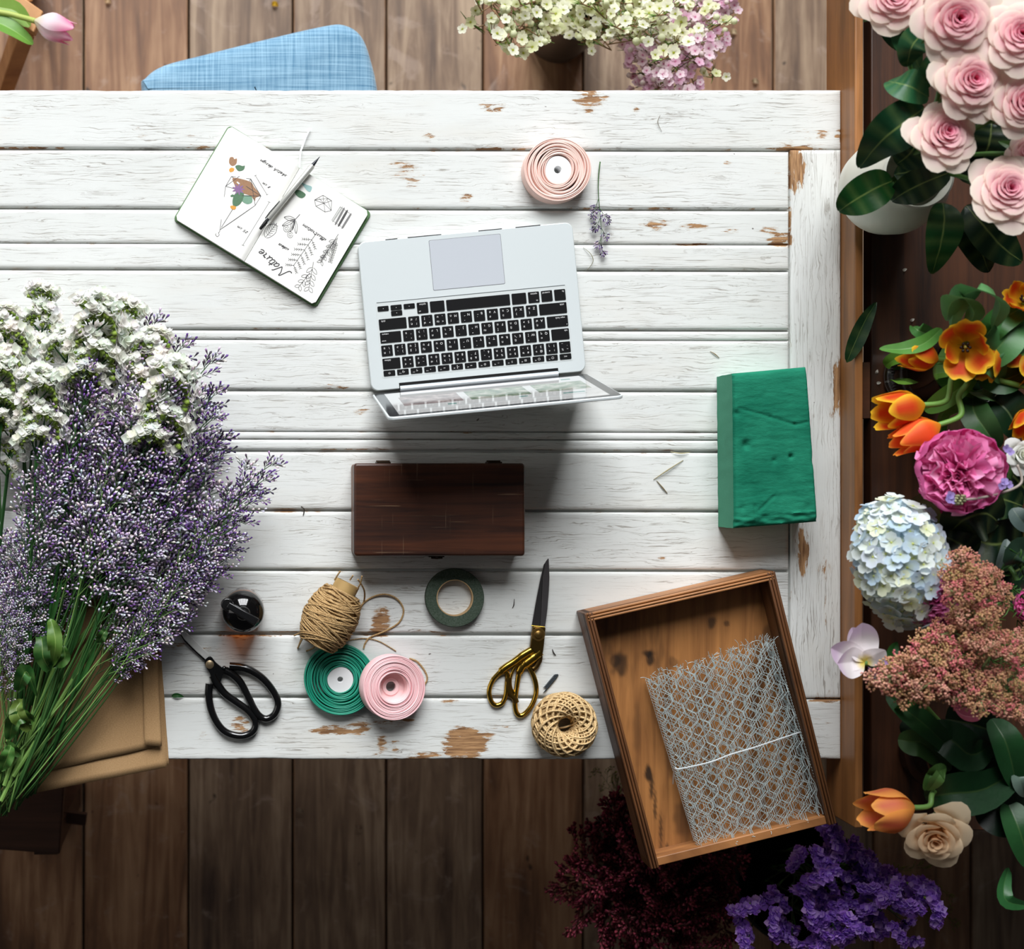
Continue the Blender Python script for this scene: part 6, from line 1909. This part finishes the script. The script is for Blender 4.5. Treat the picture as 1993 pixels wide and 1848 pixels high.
for i, (px, py) in enumerate(heads):
    z = 1.08 + .03 * ((i * 7 % 5) / 5)
    tip = at(px, py, z)
    b = at(px + (1930 - px) * .55 + 20, py + (1215 - py) * .45, z - .05)
    d = (b - tip)
    if d.length < .07: b = tip + d.normalized() * .07
    if d.length > .12: b = tip + d.normalized() * .12
    sd_.put(i, lay(b, tip, i * 1.3))

fn_ = thing('fennel_greenery', 'feathery bright green foliage right of the sedum', 'foliage', tuple(at(1970, 1200, .98)))
q = M()
rr_ = random.Random(17)
for i in range(46):
    b = at(1945 + rr_.uniform(-50, 60), 1215 + rr_.uniform(-110, 130), .99 + rr_.uniform(-.03, .03))
    a0 = rr_.uniform(0, 6.28)
    q.col = mix(rgb(40, 84, 30), rgb(92, 140, 60), rr_.random())
    for k_ in range(7):
        a = a0 + rr_.uniform(-.9, .9)
        l = rr_.uniform(.012, .026)
        q.tube([b, b + Vector((cos(a) * l * .6, sin(a) * l * .6, .006)), b + Vector((cos(a) * l, sin(a) * l, .004))], [.0009, .0008, .0003], 3, cap=False)
        if k_ % 2: b = b + Vector((cos(a0) * .008, sin(a0) * .008, .001))
part('fronds', q, LEAF, fn_, sharp=0)
v3stem(fn_, at(1950, 1180, .97), 3, .002)
eu = thing('eucalyptus_branch', 'dark round leaved branch at the right edge above the fennel', 'foliage', tuple(at(1975, 1090, .99)))
stem(eu, [at(2010, 1150, .96), at(1985, 1100, .98), at(1975, 1060, .99)], .002, rgb(60, 76, 60))
for pts, w, c in (([(1968, 1100, 1.0), (1975, 1085, 1.01), (1990, 1072, 1.0), (2010, 1078, .99)], .020, rgb(38, 60, 44)), ([(1972, 1150, .99), (1985, 1146, 1.0), (2010, 1150, .99)], .012, rgb(20, 50, 30)), ([(1960, 1050, .98), (1955, 1075, .985), (1940, 1110, .975)], .008, rgb(110, 124, 120)), ([(1970, 990, .98), (1985, 1010, .985), (2005, 1030, .975)], .014, rgb(84, 100, 96))):
    leafpart(eu, pts, w, c, n=10, pw=(1, .6), veins=False)
v3stem(eu, at(2000, 1130, .96), 2, .002)
pp_ = thing('pink_petal', 'single rosy petal hanging below the sedum sprigs', 'petal', tuple(at(1885, 1385, .98)))
q = M(); leaf(q, [at(1855, 1375, .985), at(1872, 1392, .98), at(1898, 1396, .98), at(1912, 1386, .985)], .010, rgb(196, 100, 124), rgb(228, 160, 172), fold=.6, n=12, up=(0, .6, 1), veins=False); part('petal_blade', q, PETAL, pp_, sharp=0)

# ------------------------------------------------------------------ black vase: lilac tulips, orange tulip, cream rose
V4 = Vector((at(1812, 1462, SBZ).x, at(1812, 1462, SBZ).y, 0))
bv = thing('black_vase', 'glossy black vase among dark leaves at the lower right', 'vase', (V4.x, V4.y, SBZ))
q = M(); q.lathe([(.0001, .001), (.045, .001), (.05, .005), (.056, .06), (.05, .12), (.044, .135), (.0455, .14), (.0425, .14), (.04, .12), (.05, .06), (.0001, .012)], 56, (V4.x, V4.y, SBZ))
part('vase_body', q, plain('black_vase_gloss', rgb(12, 12, 14), .1, spec=.6), bv, sharp=60)
def v4stem(t, pts, i, col=rgb(96, 134, 66), r_=.0036):
    a = i * 2.2
    stem(t, pts + [Vector((V4.x + .02 * cos(a), V4.y + .02 * sin(a), SBZ + .135)), Vector((V4.x + .015 * cos(a + 2), V4.y + .015 * sin(a + 2), SBZ + .02))], r_, col)
LIL = lambda v, e: mix(mix(rgb(238, 222, 120), rgb(240, 232, 238), sstep(.04, .22, v)), rgb(206, 176, 214), sstep(.5, 1, v) * .6 + .3 * e ** 3)
p = at(1683, 1290, 1.0)
lt = thing('tulip', 'pale lilac white tulip opened wide over the sideboard rail', 'flower', tuple(p))
q = M()
for i, (tx_, ty_, dz, w) in enumerate(((1617, 1262, .0, .019), (1630, 1292, .004, .021), (1658, 1222, -.012, .014), (1678, 1213, -.004, .021), (1723, 1266, .006, .014), (1650, 1300, -.02, .016))):
    tip = at(tx_, ty_, 1.0 + dz + .018)
    leaf(q, [p, p * .55 + tip * .45 + Vector((0, 0, -.008)), tip * .8 + p * .2 + Vector((0, 0, -.003)), tip], w, rgb(238, 226, 236), rgb(238, 226, 226), fold=.35, n=15, pw=(.72, .62), veins=False)
    pass
for j in range(len(q.v)):
    v = Vector(q.v[j]); dd = (v - p).length / kR(70, 1)
    q.c[j] = mix(mix(rgb(232, 212, 90), rgb(246, 240, 242), sstep(.08, .3, dd)), rgb(206, 172, 212), sstep(.62, 1.05, dd) * .7)
part('petals', q, PETAL, lt, sharp=0)
v4stem(lt, [p, at(1720, 1310, .97), at(1770, 1370, .95)], 0)
leafpart(lt, [(1758, 1318, .97), (1745, 1300, .985), (1738, 1270, .985), (1747, 1250, .98)], .012, rgb(44, 92, 40), n=12, veins=False)
def tulip_thing(lb, b, tp_, z, rp, op, cf_, seed, mid, i):
    pb_, pt_ = at(*b, z), at(*tp_, z + .01)
    t = thing('tulip', lb, 'flower', tuple(pb_))
    d = pt_ - pb_
    q = M(); R_ = kR(rp, z); q.xf = face(d, pb_, seed) @ Matrix.Scale(R_, 4)
    tulip(q, random.Random(seed), op, cf_, L=d.length / R_); part('petals', q, PETAL, t, sharp=0)
    v4stem(t, [pb_ + d * .05, pb_ - d * .3] + [at(*m_) for m_ in mid], i)
    return t
tulip_thing('purple tulip bud tucked beside the pale lilac tulip', (1745, 1312), (1700, 1302), .98, 24, .7, lambda v, e: mix(rgb(150, 112, 168), rgb(194, 160, 206), e * .6 + .3 * v), 3, [(1775, 1345, .96)], 1)
OT = lambda v, e: mix(mix(rgb(226, 150, 70), rgb(222, 116, 84), sstep(.1, .6, v) * (1 - e)), rgb(238, 168, 84), max(e ** 2 * .8, sstep(.8, 1, v)))
ot = tulip_thing('apricot orange tulip at the lower end of the sideboard', (1780, 1572), (1682, 1584), .99, 46, .75, OT, 8, [(1820, 1540, .97)], 2)
for pts, w, c in (([(1800, 1540, .98), (1808, 1515, .99), (1812, 1502, .985)], .007, rgb(84, 124, 62)), ([(1806, 1540, .98), (1825, 1515, 1.0), (1835, 1490, .99)], .009, rgb(96, 134, 70)), ([(1812, 1510, .985), (1828, 1502, 1.0), (1842, 1496, .99)], .012, rgb(80, 120, 58))):
    leafpart(ot, pts, w, c, n=8, veins=False)
p = at(1820, 1630, 1.0)
cr = thing('rose', 'cream rose at the bottom right below the apricot tulip', 'flower', tuple(p))
q = M(); q.xf = face((-.35, -.45, 1), p, 1.0) @ Matrix.Scale(kR(66, 1), 4); rose(q, random.Random(77), rgb(206, 156, 112), rgb(226, 190, 148), rgb(238, 212, 176), rgb(238, 216, 184), 22); part('petals', q, PETAL, cr, sharp=0)
v4stem(cr, [p - Vector((0, 0, .03)), at(1840, 1560, .95)], 3)
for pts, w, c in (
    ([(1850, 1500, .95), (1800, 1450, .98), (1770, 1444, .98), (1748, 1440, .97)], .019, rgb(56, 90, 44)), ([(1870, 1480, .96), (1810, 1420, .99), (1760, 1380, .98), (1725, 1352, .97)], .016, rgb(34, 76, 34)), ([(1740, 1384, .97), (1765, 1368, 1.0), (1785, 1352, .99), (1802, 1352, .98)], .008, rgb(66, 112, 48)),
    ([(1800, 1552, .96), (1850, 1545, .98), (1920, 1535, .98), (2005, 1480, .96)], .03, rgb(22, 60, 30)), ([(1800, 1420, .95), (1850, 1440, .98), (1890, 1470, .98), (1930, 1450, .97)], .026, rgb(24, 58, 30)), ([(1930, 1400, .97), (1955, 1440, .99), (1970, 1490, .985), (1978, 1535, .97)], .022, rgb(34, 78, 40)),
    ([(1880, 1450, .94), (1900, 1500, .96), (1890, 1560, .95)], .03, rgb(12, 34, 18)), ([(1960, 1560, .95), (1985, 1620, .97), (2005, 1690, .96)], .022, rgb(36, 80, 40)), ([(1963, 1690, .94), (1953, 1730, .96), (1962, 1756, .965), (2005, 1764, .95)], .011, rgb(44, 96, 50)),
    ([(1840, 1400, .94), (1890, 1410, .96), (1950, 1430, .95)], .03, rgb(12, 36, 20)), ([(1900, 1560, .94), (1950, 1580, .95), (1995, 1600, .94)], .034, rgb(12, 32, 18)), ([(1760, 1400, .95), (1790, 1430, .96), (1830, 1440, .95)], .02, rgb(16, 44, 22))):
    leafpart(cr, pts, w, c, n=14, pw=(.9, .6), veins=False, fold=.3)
p = at(1992, 1462, .98)
rd = thing('red_bloom', 'deep red bloom cut by the right edge above grey green leaves', 'flower', tuple(p))
q = M(); q.xf = face((0, 0, 1), p) @ Matrix.Scale(kR(26, .98), 4); rose(q, random.Random(6), rgb(110, 12, 24), rgb(140, 20, 34), rgb(150, 28, 40), rgb(160, 40, 50), 14); part('petals', q, PETAL, rd, sharp=0)
v4stem(rd, [p - Vector((0, 0, .015)), at(1920, 1450, .95)], 4, r_=.0025)
leafpart(rd, [(1980, 1500, .97), (1984, 1515, .98), (1990, 1535, .975), (1994, 1552, .96)], .013, rgb(108, 128, 116), n=9, veins=False)

# ------------------------------------------------------------------ small things lying on the sideboard
def flatleaf(name, lb, cat, pts, w, c, mat_=None, grp=None, **kw):
    q = M(); leaf(q, [at(*p) for p in pts], w, c, mix(c, rgb(170, 190, 110), .3), n=12, **kw)
    return single(name, q, mat_ or LEAF, lb, cat, tuple(at(*pts[0])), grp, sharp=0)
flatleaf('fallen_leaf', 'single pointed dark green leaf lying across the sideboard rail', 'leaf', [(1648, 706, .8035), (1662, 672, .807), (1684, 624, .806), (1706, 588, .800)], .0125, rgb(22, 58, 28), pw=(.9, .8))
for i, (px, py, a) in enumerate(((1772, 625, .5), (1705, 728, 1.2), (1706, 746, .1), (1757, 527, .4))):
    p = at(px, py, SBZ + .001)
    flatleaf('fallen_petal', ('white petal scrap on the dark panel above the curled leaf', 'upper white petal scrap beside the glass vase', 'lower white petal scrap beside the glass vase', 'tiny pale scrap below the hanging rose leaf')[i], 'petal', [(px, py, SBZ + .001), (px + 4 * cos(a), py - 4 * sin(a), SBZ + .003), (px + 9 * cos(a), py - 9 * sin(a), SBZ + .001)], .0022, rgb(236, 232, 220), PETAL, 'petal scraps on the sideboard', veins=False)

# ------------------------------------------------------------------ pink tulip at the top left
PT = lambda v, e: mix(mix(rgb(236, 232, 196), rgb(248, 236, 240), sstep(.03, .3, v)), rgb(236, 110, 168), sstep(.32, .95, v) * (.45 + .55 * e))
z = .485
pb_, pt_ = at(66, 40, z), at(142, 66, z)
t = thing('tulip', 'pink and white tulip lying on the light brown stool', 'flower', tuple(pb_))
d = pt_ - pb_
q = M(); q.xf = face(d, pb_, .4) @ Matrix.Scale(kR(29, z), 4); tulip(q, random.Random(2), .74, PT, L=d.length / kR(29, z)); part('petals', q, PETAL, t, sharp=0)
stem(t, [pb_ + d * .04, at(40, 33, z - .012), at(0, 24, z - .018), at(-120, 8, z - .03)], .0048, rgb(170, 184, 96))
leafpart(t, [(-110, -24, .445), (-10, 12, .452), (30, 22, .456), (58, 52, .452)], .017, rgb(140, 176, 84), rgb(190, 210, 140), n=14, veins=False, pw=(.9, .5))
leafpart(t, [(-110, 26, .455), (-20, 40, .468), (24, 58, .472), (64, 86, .462)], .017, rgb(112, 160, 66), rgb(150, 190, 100), n=14, veins=False, pw=(.9, .5), up=(.1, .5, 1))

# ------------------------------------------------------------------ waxflowers in a dark bucket behind the table
wbz = .24
c0 = at(1085, 68, 0)
wb = thing('bucket', 'dark metal bucket of waxflowers on the floor behind the table', 'bucket', tuple(c0))
q = M(); q.lathe([(.0001, .002), (.052, .002), (.055, 0), (.057, .006), (.074, wbz - .006), (.077, wbz), (.073, wbz), (.070, wbz - .01), (.052, .01), (.0001, .01)], 48, c0)
part('bucket_body', q, plain('dark_zinc', rgb(58, 50, 44), .4, .5, var=.3, vscale=30), wb, sharp=60)
q = M(); q.tube([c0 + Vector((-.056, -.028, .01)), c0 + Vector((-.0745, -.034, wbz - .005))], .0022, 6); part('seam', q, plain('bucket_seam', rgb(30, 26, 24), .5, .5), wb)
def waxflower(seed, label, group, cols, nfl, size, name='waxflower', t0=.42):
    r = random.Random(seed)
    root = bpy.data.objects.new(name, None)
    COL.objects.link(root); ORG[root] = Vector(); tag(root, label, 'flower', group)
    st, fl, nd = M(rgb(140, 108, 76)), M(), M()
    st.tube([(0, 0, 0), (.3, .015, .05), (.65, -.012, .06), (1, 0, 0)], [.008, .007, .005, .0025], 5)
    for i in range(9):
        t = t0 + (1 - t0) * i / 8
        sg = 1 if i % 2 else -1
        a = Vector((t * .98, 0, .05 * sin(pi * t)))
        ang = sg * r.uniform(.4, 1.0)
        L = r.uniform(.07, .20) * (1.25 - .5 * t)
        e = a + Vector((cos(ang) * L, sin(ang) * L, r.uniform(.0, .6) * L))
        st.tube([a, e], [.0032, .002], 4, cap=False)
        for k_ in range(nfl):
            p = e + Vector((r.uniform(-.05, .05), r.uniform(-.05, .05), r.uniform(-.01, .05)))
            st.tube([a * .3 + e * .7, p], [.0016, .0014], 3, cap=False)
            if r.random() < .8:
                four_petal(fl, r, p, Vector((r.uniform(.35, 1.1), r.uniform(-.4, .4), r.uniform(.45, .9))), size * r.uniform(.85, 1.1), cols[int(r.random() * (len(cols) - 1)) % (len(cols) - 1)], cols[-1], 5, .22)
            else:
                fl.col = mix(cols[0], (.75, .9, .5), .2); fl.ball(p, size * .62, 6, 5)
        for k_ in range(8):
            b = a + (e - a) * r.random()
            aa = r.uniform(0, 6.28)
            nd.col = mix(rgb(52, 92, 30), rgb(126, 160, 66), r.random())
            nd.tube([b, b + Vector((cos(aa) * .045, sin(aa) * .045, r.uniform(0, .03)))], [.0026, .0008], 3, cap=False)
    part('stem', st, STEMM, root, sharp=0); part('blossoms', fl, PETAL, root, sharp=0); part('needles', nd, LEAF, root, sharp=0)
    return root
CW = [rgb(246, 246, 216), rgb(252, 252, 234), rgb(240, 244, 198), rgb(170, 176, 60)]
CP = [rgb(244, 222, 230), rgb(250, 236, 240), rgb(230, 190, 212), rgb(200, 120, 156)]
WL, WG = 'cream waxflower stem with needle leaves leaning from the dark bucket', 'cream waxflower stems'
wxf = Field([waxflower(400 + i, WL, WG, CW, 4, .023) for i in range(3)])
wxp = Field([waxflower(410 + i, 'pale pink waxflower stem among the cream ones', 'pink waxflower stems', CP, 9, .020, t0=.72) for i in range(2)])
mouth = c0 + Vector((0, 0, wbz))
tips = [(922, 56), (935, 25), (965, 88), (950, 2), (1006, 62), (1012, 12), (1150, 90), (1190, 98), (1215, 62), (1245, 25), (1252, 84), (1300, 30), (1345, 62), (1372, 84), (1310, 112), (1392, 142), (1180, 40), (1150, 14)]
for i, (px, py) in enumerate(tips):
    z = .50 + .04 * (i % 3)
    b = mouth + Vector((.05 * cos(i * 2.4), .05 * sin(i * 2.4) + .02, -.03 - .02 * (i % 2)))
    wxf.put(i, lay(b, at(px, py, z), .2 * ((i % 3) - 1)))
for i, (px, py, z) in enumerate(((1322, 136, .54), (1296, 158, .50), (1350, 150, .50), (1392, 36, .50), (1398, 62, .48))):
    b = mouth + Vector((.05 * cos(i * 1.7 + 1), .05 * sin(i * 1.7 + 1), -.03))
    wxp.put(i, lay(b, at(px, py, z), .0))

# ------------------------------------------------------------------ bunches in buckets at the lower right, on the floor
def bucket(lb, px, py, r_, h):
    c = at(px, py, 0)
    t = thing('bucket', lb, 'bucket', tuple(c))
    q = M(); q.lathe([(.0001, .002), (r_ * .8, .002), (r_ * .82, 0), (r_, h - .004), (r_ * 1.03, h), (r_ * .98, h), (r_ * .78, .01), (.0001, .01)], 40, c)
    part('bucket_body', q, plain('dark_bucket', rgb(30, 28, 28), .5, .3), t, sharp=60)
    return c + Vector((0, 0, h))
m1 = bucket('dark bucket under the purple statice on the floor', 1450, 1640, .11, .30)
PUR = [rgb(178, 124, 232), rgb(200, 150, 242), rgb(154, 98, 214), rgb(216, 178, 248)]
PLb, PG = 'purple statice stem with papery violet heads in the bucket below the sideboard', 'purple statice stems'
pf = Field([statice(500 + i, 'purple_statice', PLb, PG, PUR, (1, 2, 2)[i], wbase=(.078, .070, .064)[i], start=.88, stemr=.006, stemc=rgb(32, 58, 30), flat=.2) for i in range(3)])
ph = [(1275, 405), (1385, 400), (1440, 460), (1345, 490), (1150, 490), (1520, 515), (1430, 550), (1280, 525), (1215, 610), (1410, 630), (1495, 625), (1600, 640), (1085, 650), (1370, 670), (1740, 640), (1200, 730), (880, 720), (1290, 750), (1485, 740), (1350, 810), (1550, 790), (990, 810), (1640, 830), (1415, 790), (1700, 800), (920, 870), (1340, 350), (1570, 735), (1780, 600), (1240, 480), (1310, 590), (1660, 700), (1130, 850), (1450, 860), (1270, 850), (1820, 720), (1760, 860)]
for i, (x, y) in enumerate(ph):
    px, py = 1080 + x / 2.43, 1480 + y / 2.43
    z = .62 + .09 * ((i * 5) % 4) / 4
    b = m1 + Vector((.07 * cos(i * 2.4) * .8, .07 * sin(i * 2.4) * .8, -.04))
    pf.put(i, lay(b, at(px, py, z), i * .9))
m2 = bucket('dark bucket under the burgundy sprigs on the floor', 1230, 1640, .10, .20)
BUR = [(.36, rgb(126, 44, 62)), (.3, rgb(160, 66, 88)), (.18, rgb(86, 30, 42)), (.16, rgb(176, 96, 100))]
bf = Field([caspia(600 + i, 'burgundy_sprig', 'dark burgundy filler sprig in the shaded bucket below the tray', 'flower', 'burgundy sprigs', BUR, n_side=10, start=.55, flen=.026, stemc=(rgb(60, 36, 30), rgb(60, 40, 30)), dens=5) for i in range(3)])
rr_ = random.Random(12)
for i in range(52):
    a, q_ = i * 2.4, math.sqrt((i + .5) / 52)
    px, py = 1272 + 180 * q_ * cos(a), 1722 + 185 * q_ * sin(a)
    b = m2 + Vector((.05 * cos(a), .05 * sin(a), -.03))
    bf.put(i, lay(b, at(px, py, .46 + .10 * (i % 3) / 3 + .08 * (1 - q_)), i * .7))
ylw = [(.5, rgb(150, 160, 70)), (.5, rgb(110, 124, 50))]
yf = Field([caspia(620, 'yellow_green_sprig', 'faint yellow green sprig at the rim of the dark bunches', 'flower', 'yellow green sprigs', ylw, n_side=6, start=.5, flen=.016, dens=4)])
for i, (px, py) in enumerate(((1165, 1500), (1190, 1520), (1840, 1735), (1855, 1790), (1800, 1690))):
    yf.put(0, lay((m2 if px < 1400 else m1) + Vector((0, 0, -.02)), at(px, py, .33), i))

# ------------------------------------------------------------------ bits and pieces on the table and floor
def twig(lb, pts, r_, c, grp='dry bits on the table', name='dry_twig'):
    q = M(c); P = catmull([at(x, y, TZ + z) for x, y, z in pts], 5); q.tube(P, [r_ * (1 - .6 * abs(2 * i / (len(P) - 1) - 1)) for i in range(len(P))], 5)
    single(name, q, STEMM, lb, 'twig', tuple(at(pts[0][0], pts[0][1])), grp, sharp=0)
twig('long dry blade of grass left of the green foam brick', [(1272, 934, .001), (1300, 915, .004), (1330, 896, .001)], .0010, rgb(150, 140, 100))
twig('short dry blade with a brown tip just below the long one', [(1278, 936, .001), (1290, 950, .002), (1299, 961, .001)], .0010, rgb(120, 106, 76))
twig('pale dry stalk above the long grass blade', [(1305, 880, .001), (1325, 883, .003), (1343, 881, .001)], .0009, rgb(190, 180, 140))
twig('thin curled stem at the right side of the laptop', [(1135, 482, .001), (1150, 495, .004), (1154, 510, .004), (1142, 527, .001)], .0006, rgb(120, 116, 84))
twig('curled dark thread on the top plank', [(1285, 224, .001), (1280, 238, .003), (1288, 256, .001)], .0005, rgb(120, 110, 90))
twig('brown dried bit between the laptop and the foam brick', [(1382, 684, .001), (1392, 690, .002), (1400, 697, .001)], .0008, rgb(130, 110, 70))
twig('tiny dark curl left of the wooden box', [(586, 986, .001), (592, 992, .002), (590, 1004, .001)], .0011, rgb(50, 42, 34))
twig('dark splinter between the tape and the shears', [(1001, 1166, .001), (1000, 1178, .002), (997, 1184, .001)], .0008, rgb(50, 40, 34))
twig('dark splinter right of the gold shears', [(1075, 1264, .001), (1078, 1272, .002), (1082, 1276, .001)], .0010, rgb(44, 38, 32))
fs = M()
for k_ in range(11):
    t = k_ / 10; b = at(1066 + 20 * t, 1338 - 24 * t, TZ + .002); fs.col = rgb(40, 48, 54)
    for sg in (-1, 1):
        fs.tube([b, b + Vector((-.004, .003 * sg - .003, .001)), b + Vector((-.007, .004 * sg - .005, 0))], [.0012, .0009, .0003], 4, cap=False)
single('conifer_tip', fs, STEMM, 'little dark bluish conifer tip above the twine ball', 'twig', tuple(at(1076, 1326)), sharp=0)
flatleaf('leaf_scrap', 'small green leaf scrap in the seam above the black scissors handle', 'leaf', [(334, 1356, TZ + .001), (345, 1354, TZ + .004), (358, 1357, TZ + .001)], .0035, rgb(40, 90, 44), veins=False)
for i, (px, py, c) in enumerate(((529, 10, rgb(214, 170, 40)), (1422, 64, rgb(216, 196, 160)), (1464, 160, rgb(190, 170, 140)), (204, 4, rgb(220, 190, 150)), (578, 1580, rgb(180, 160, 140)), (692, 1612, rgb(176, 150, 130)))):
    flatleaf('floor_petal', ('yellow petal on the floorboards behind the blue chair', 'curved cream petal on the dark floor right of the waxflowers', 'pale petal on the floor close to the table edge', 'pale chip at the top edge of the floor', 'small pale scrap on the dark floor below the table', 'curled pale shaving on the dark floor')[i], 'petal', [(px, py, .002), (px + 6, py - 3, .008), (px + 13, py + 2, .002)], .005, c, PETAL, 'scraps on the floor', veins=False)
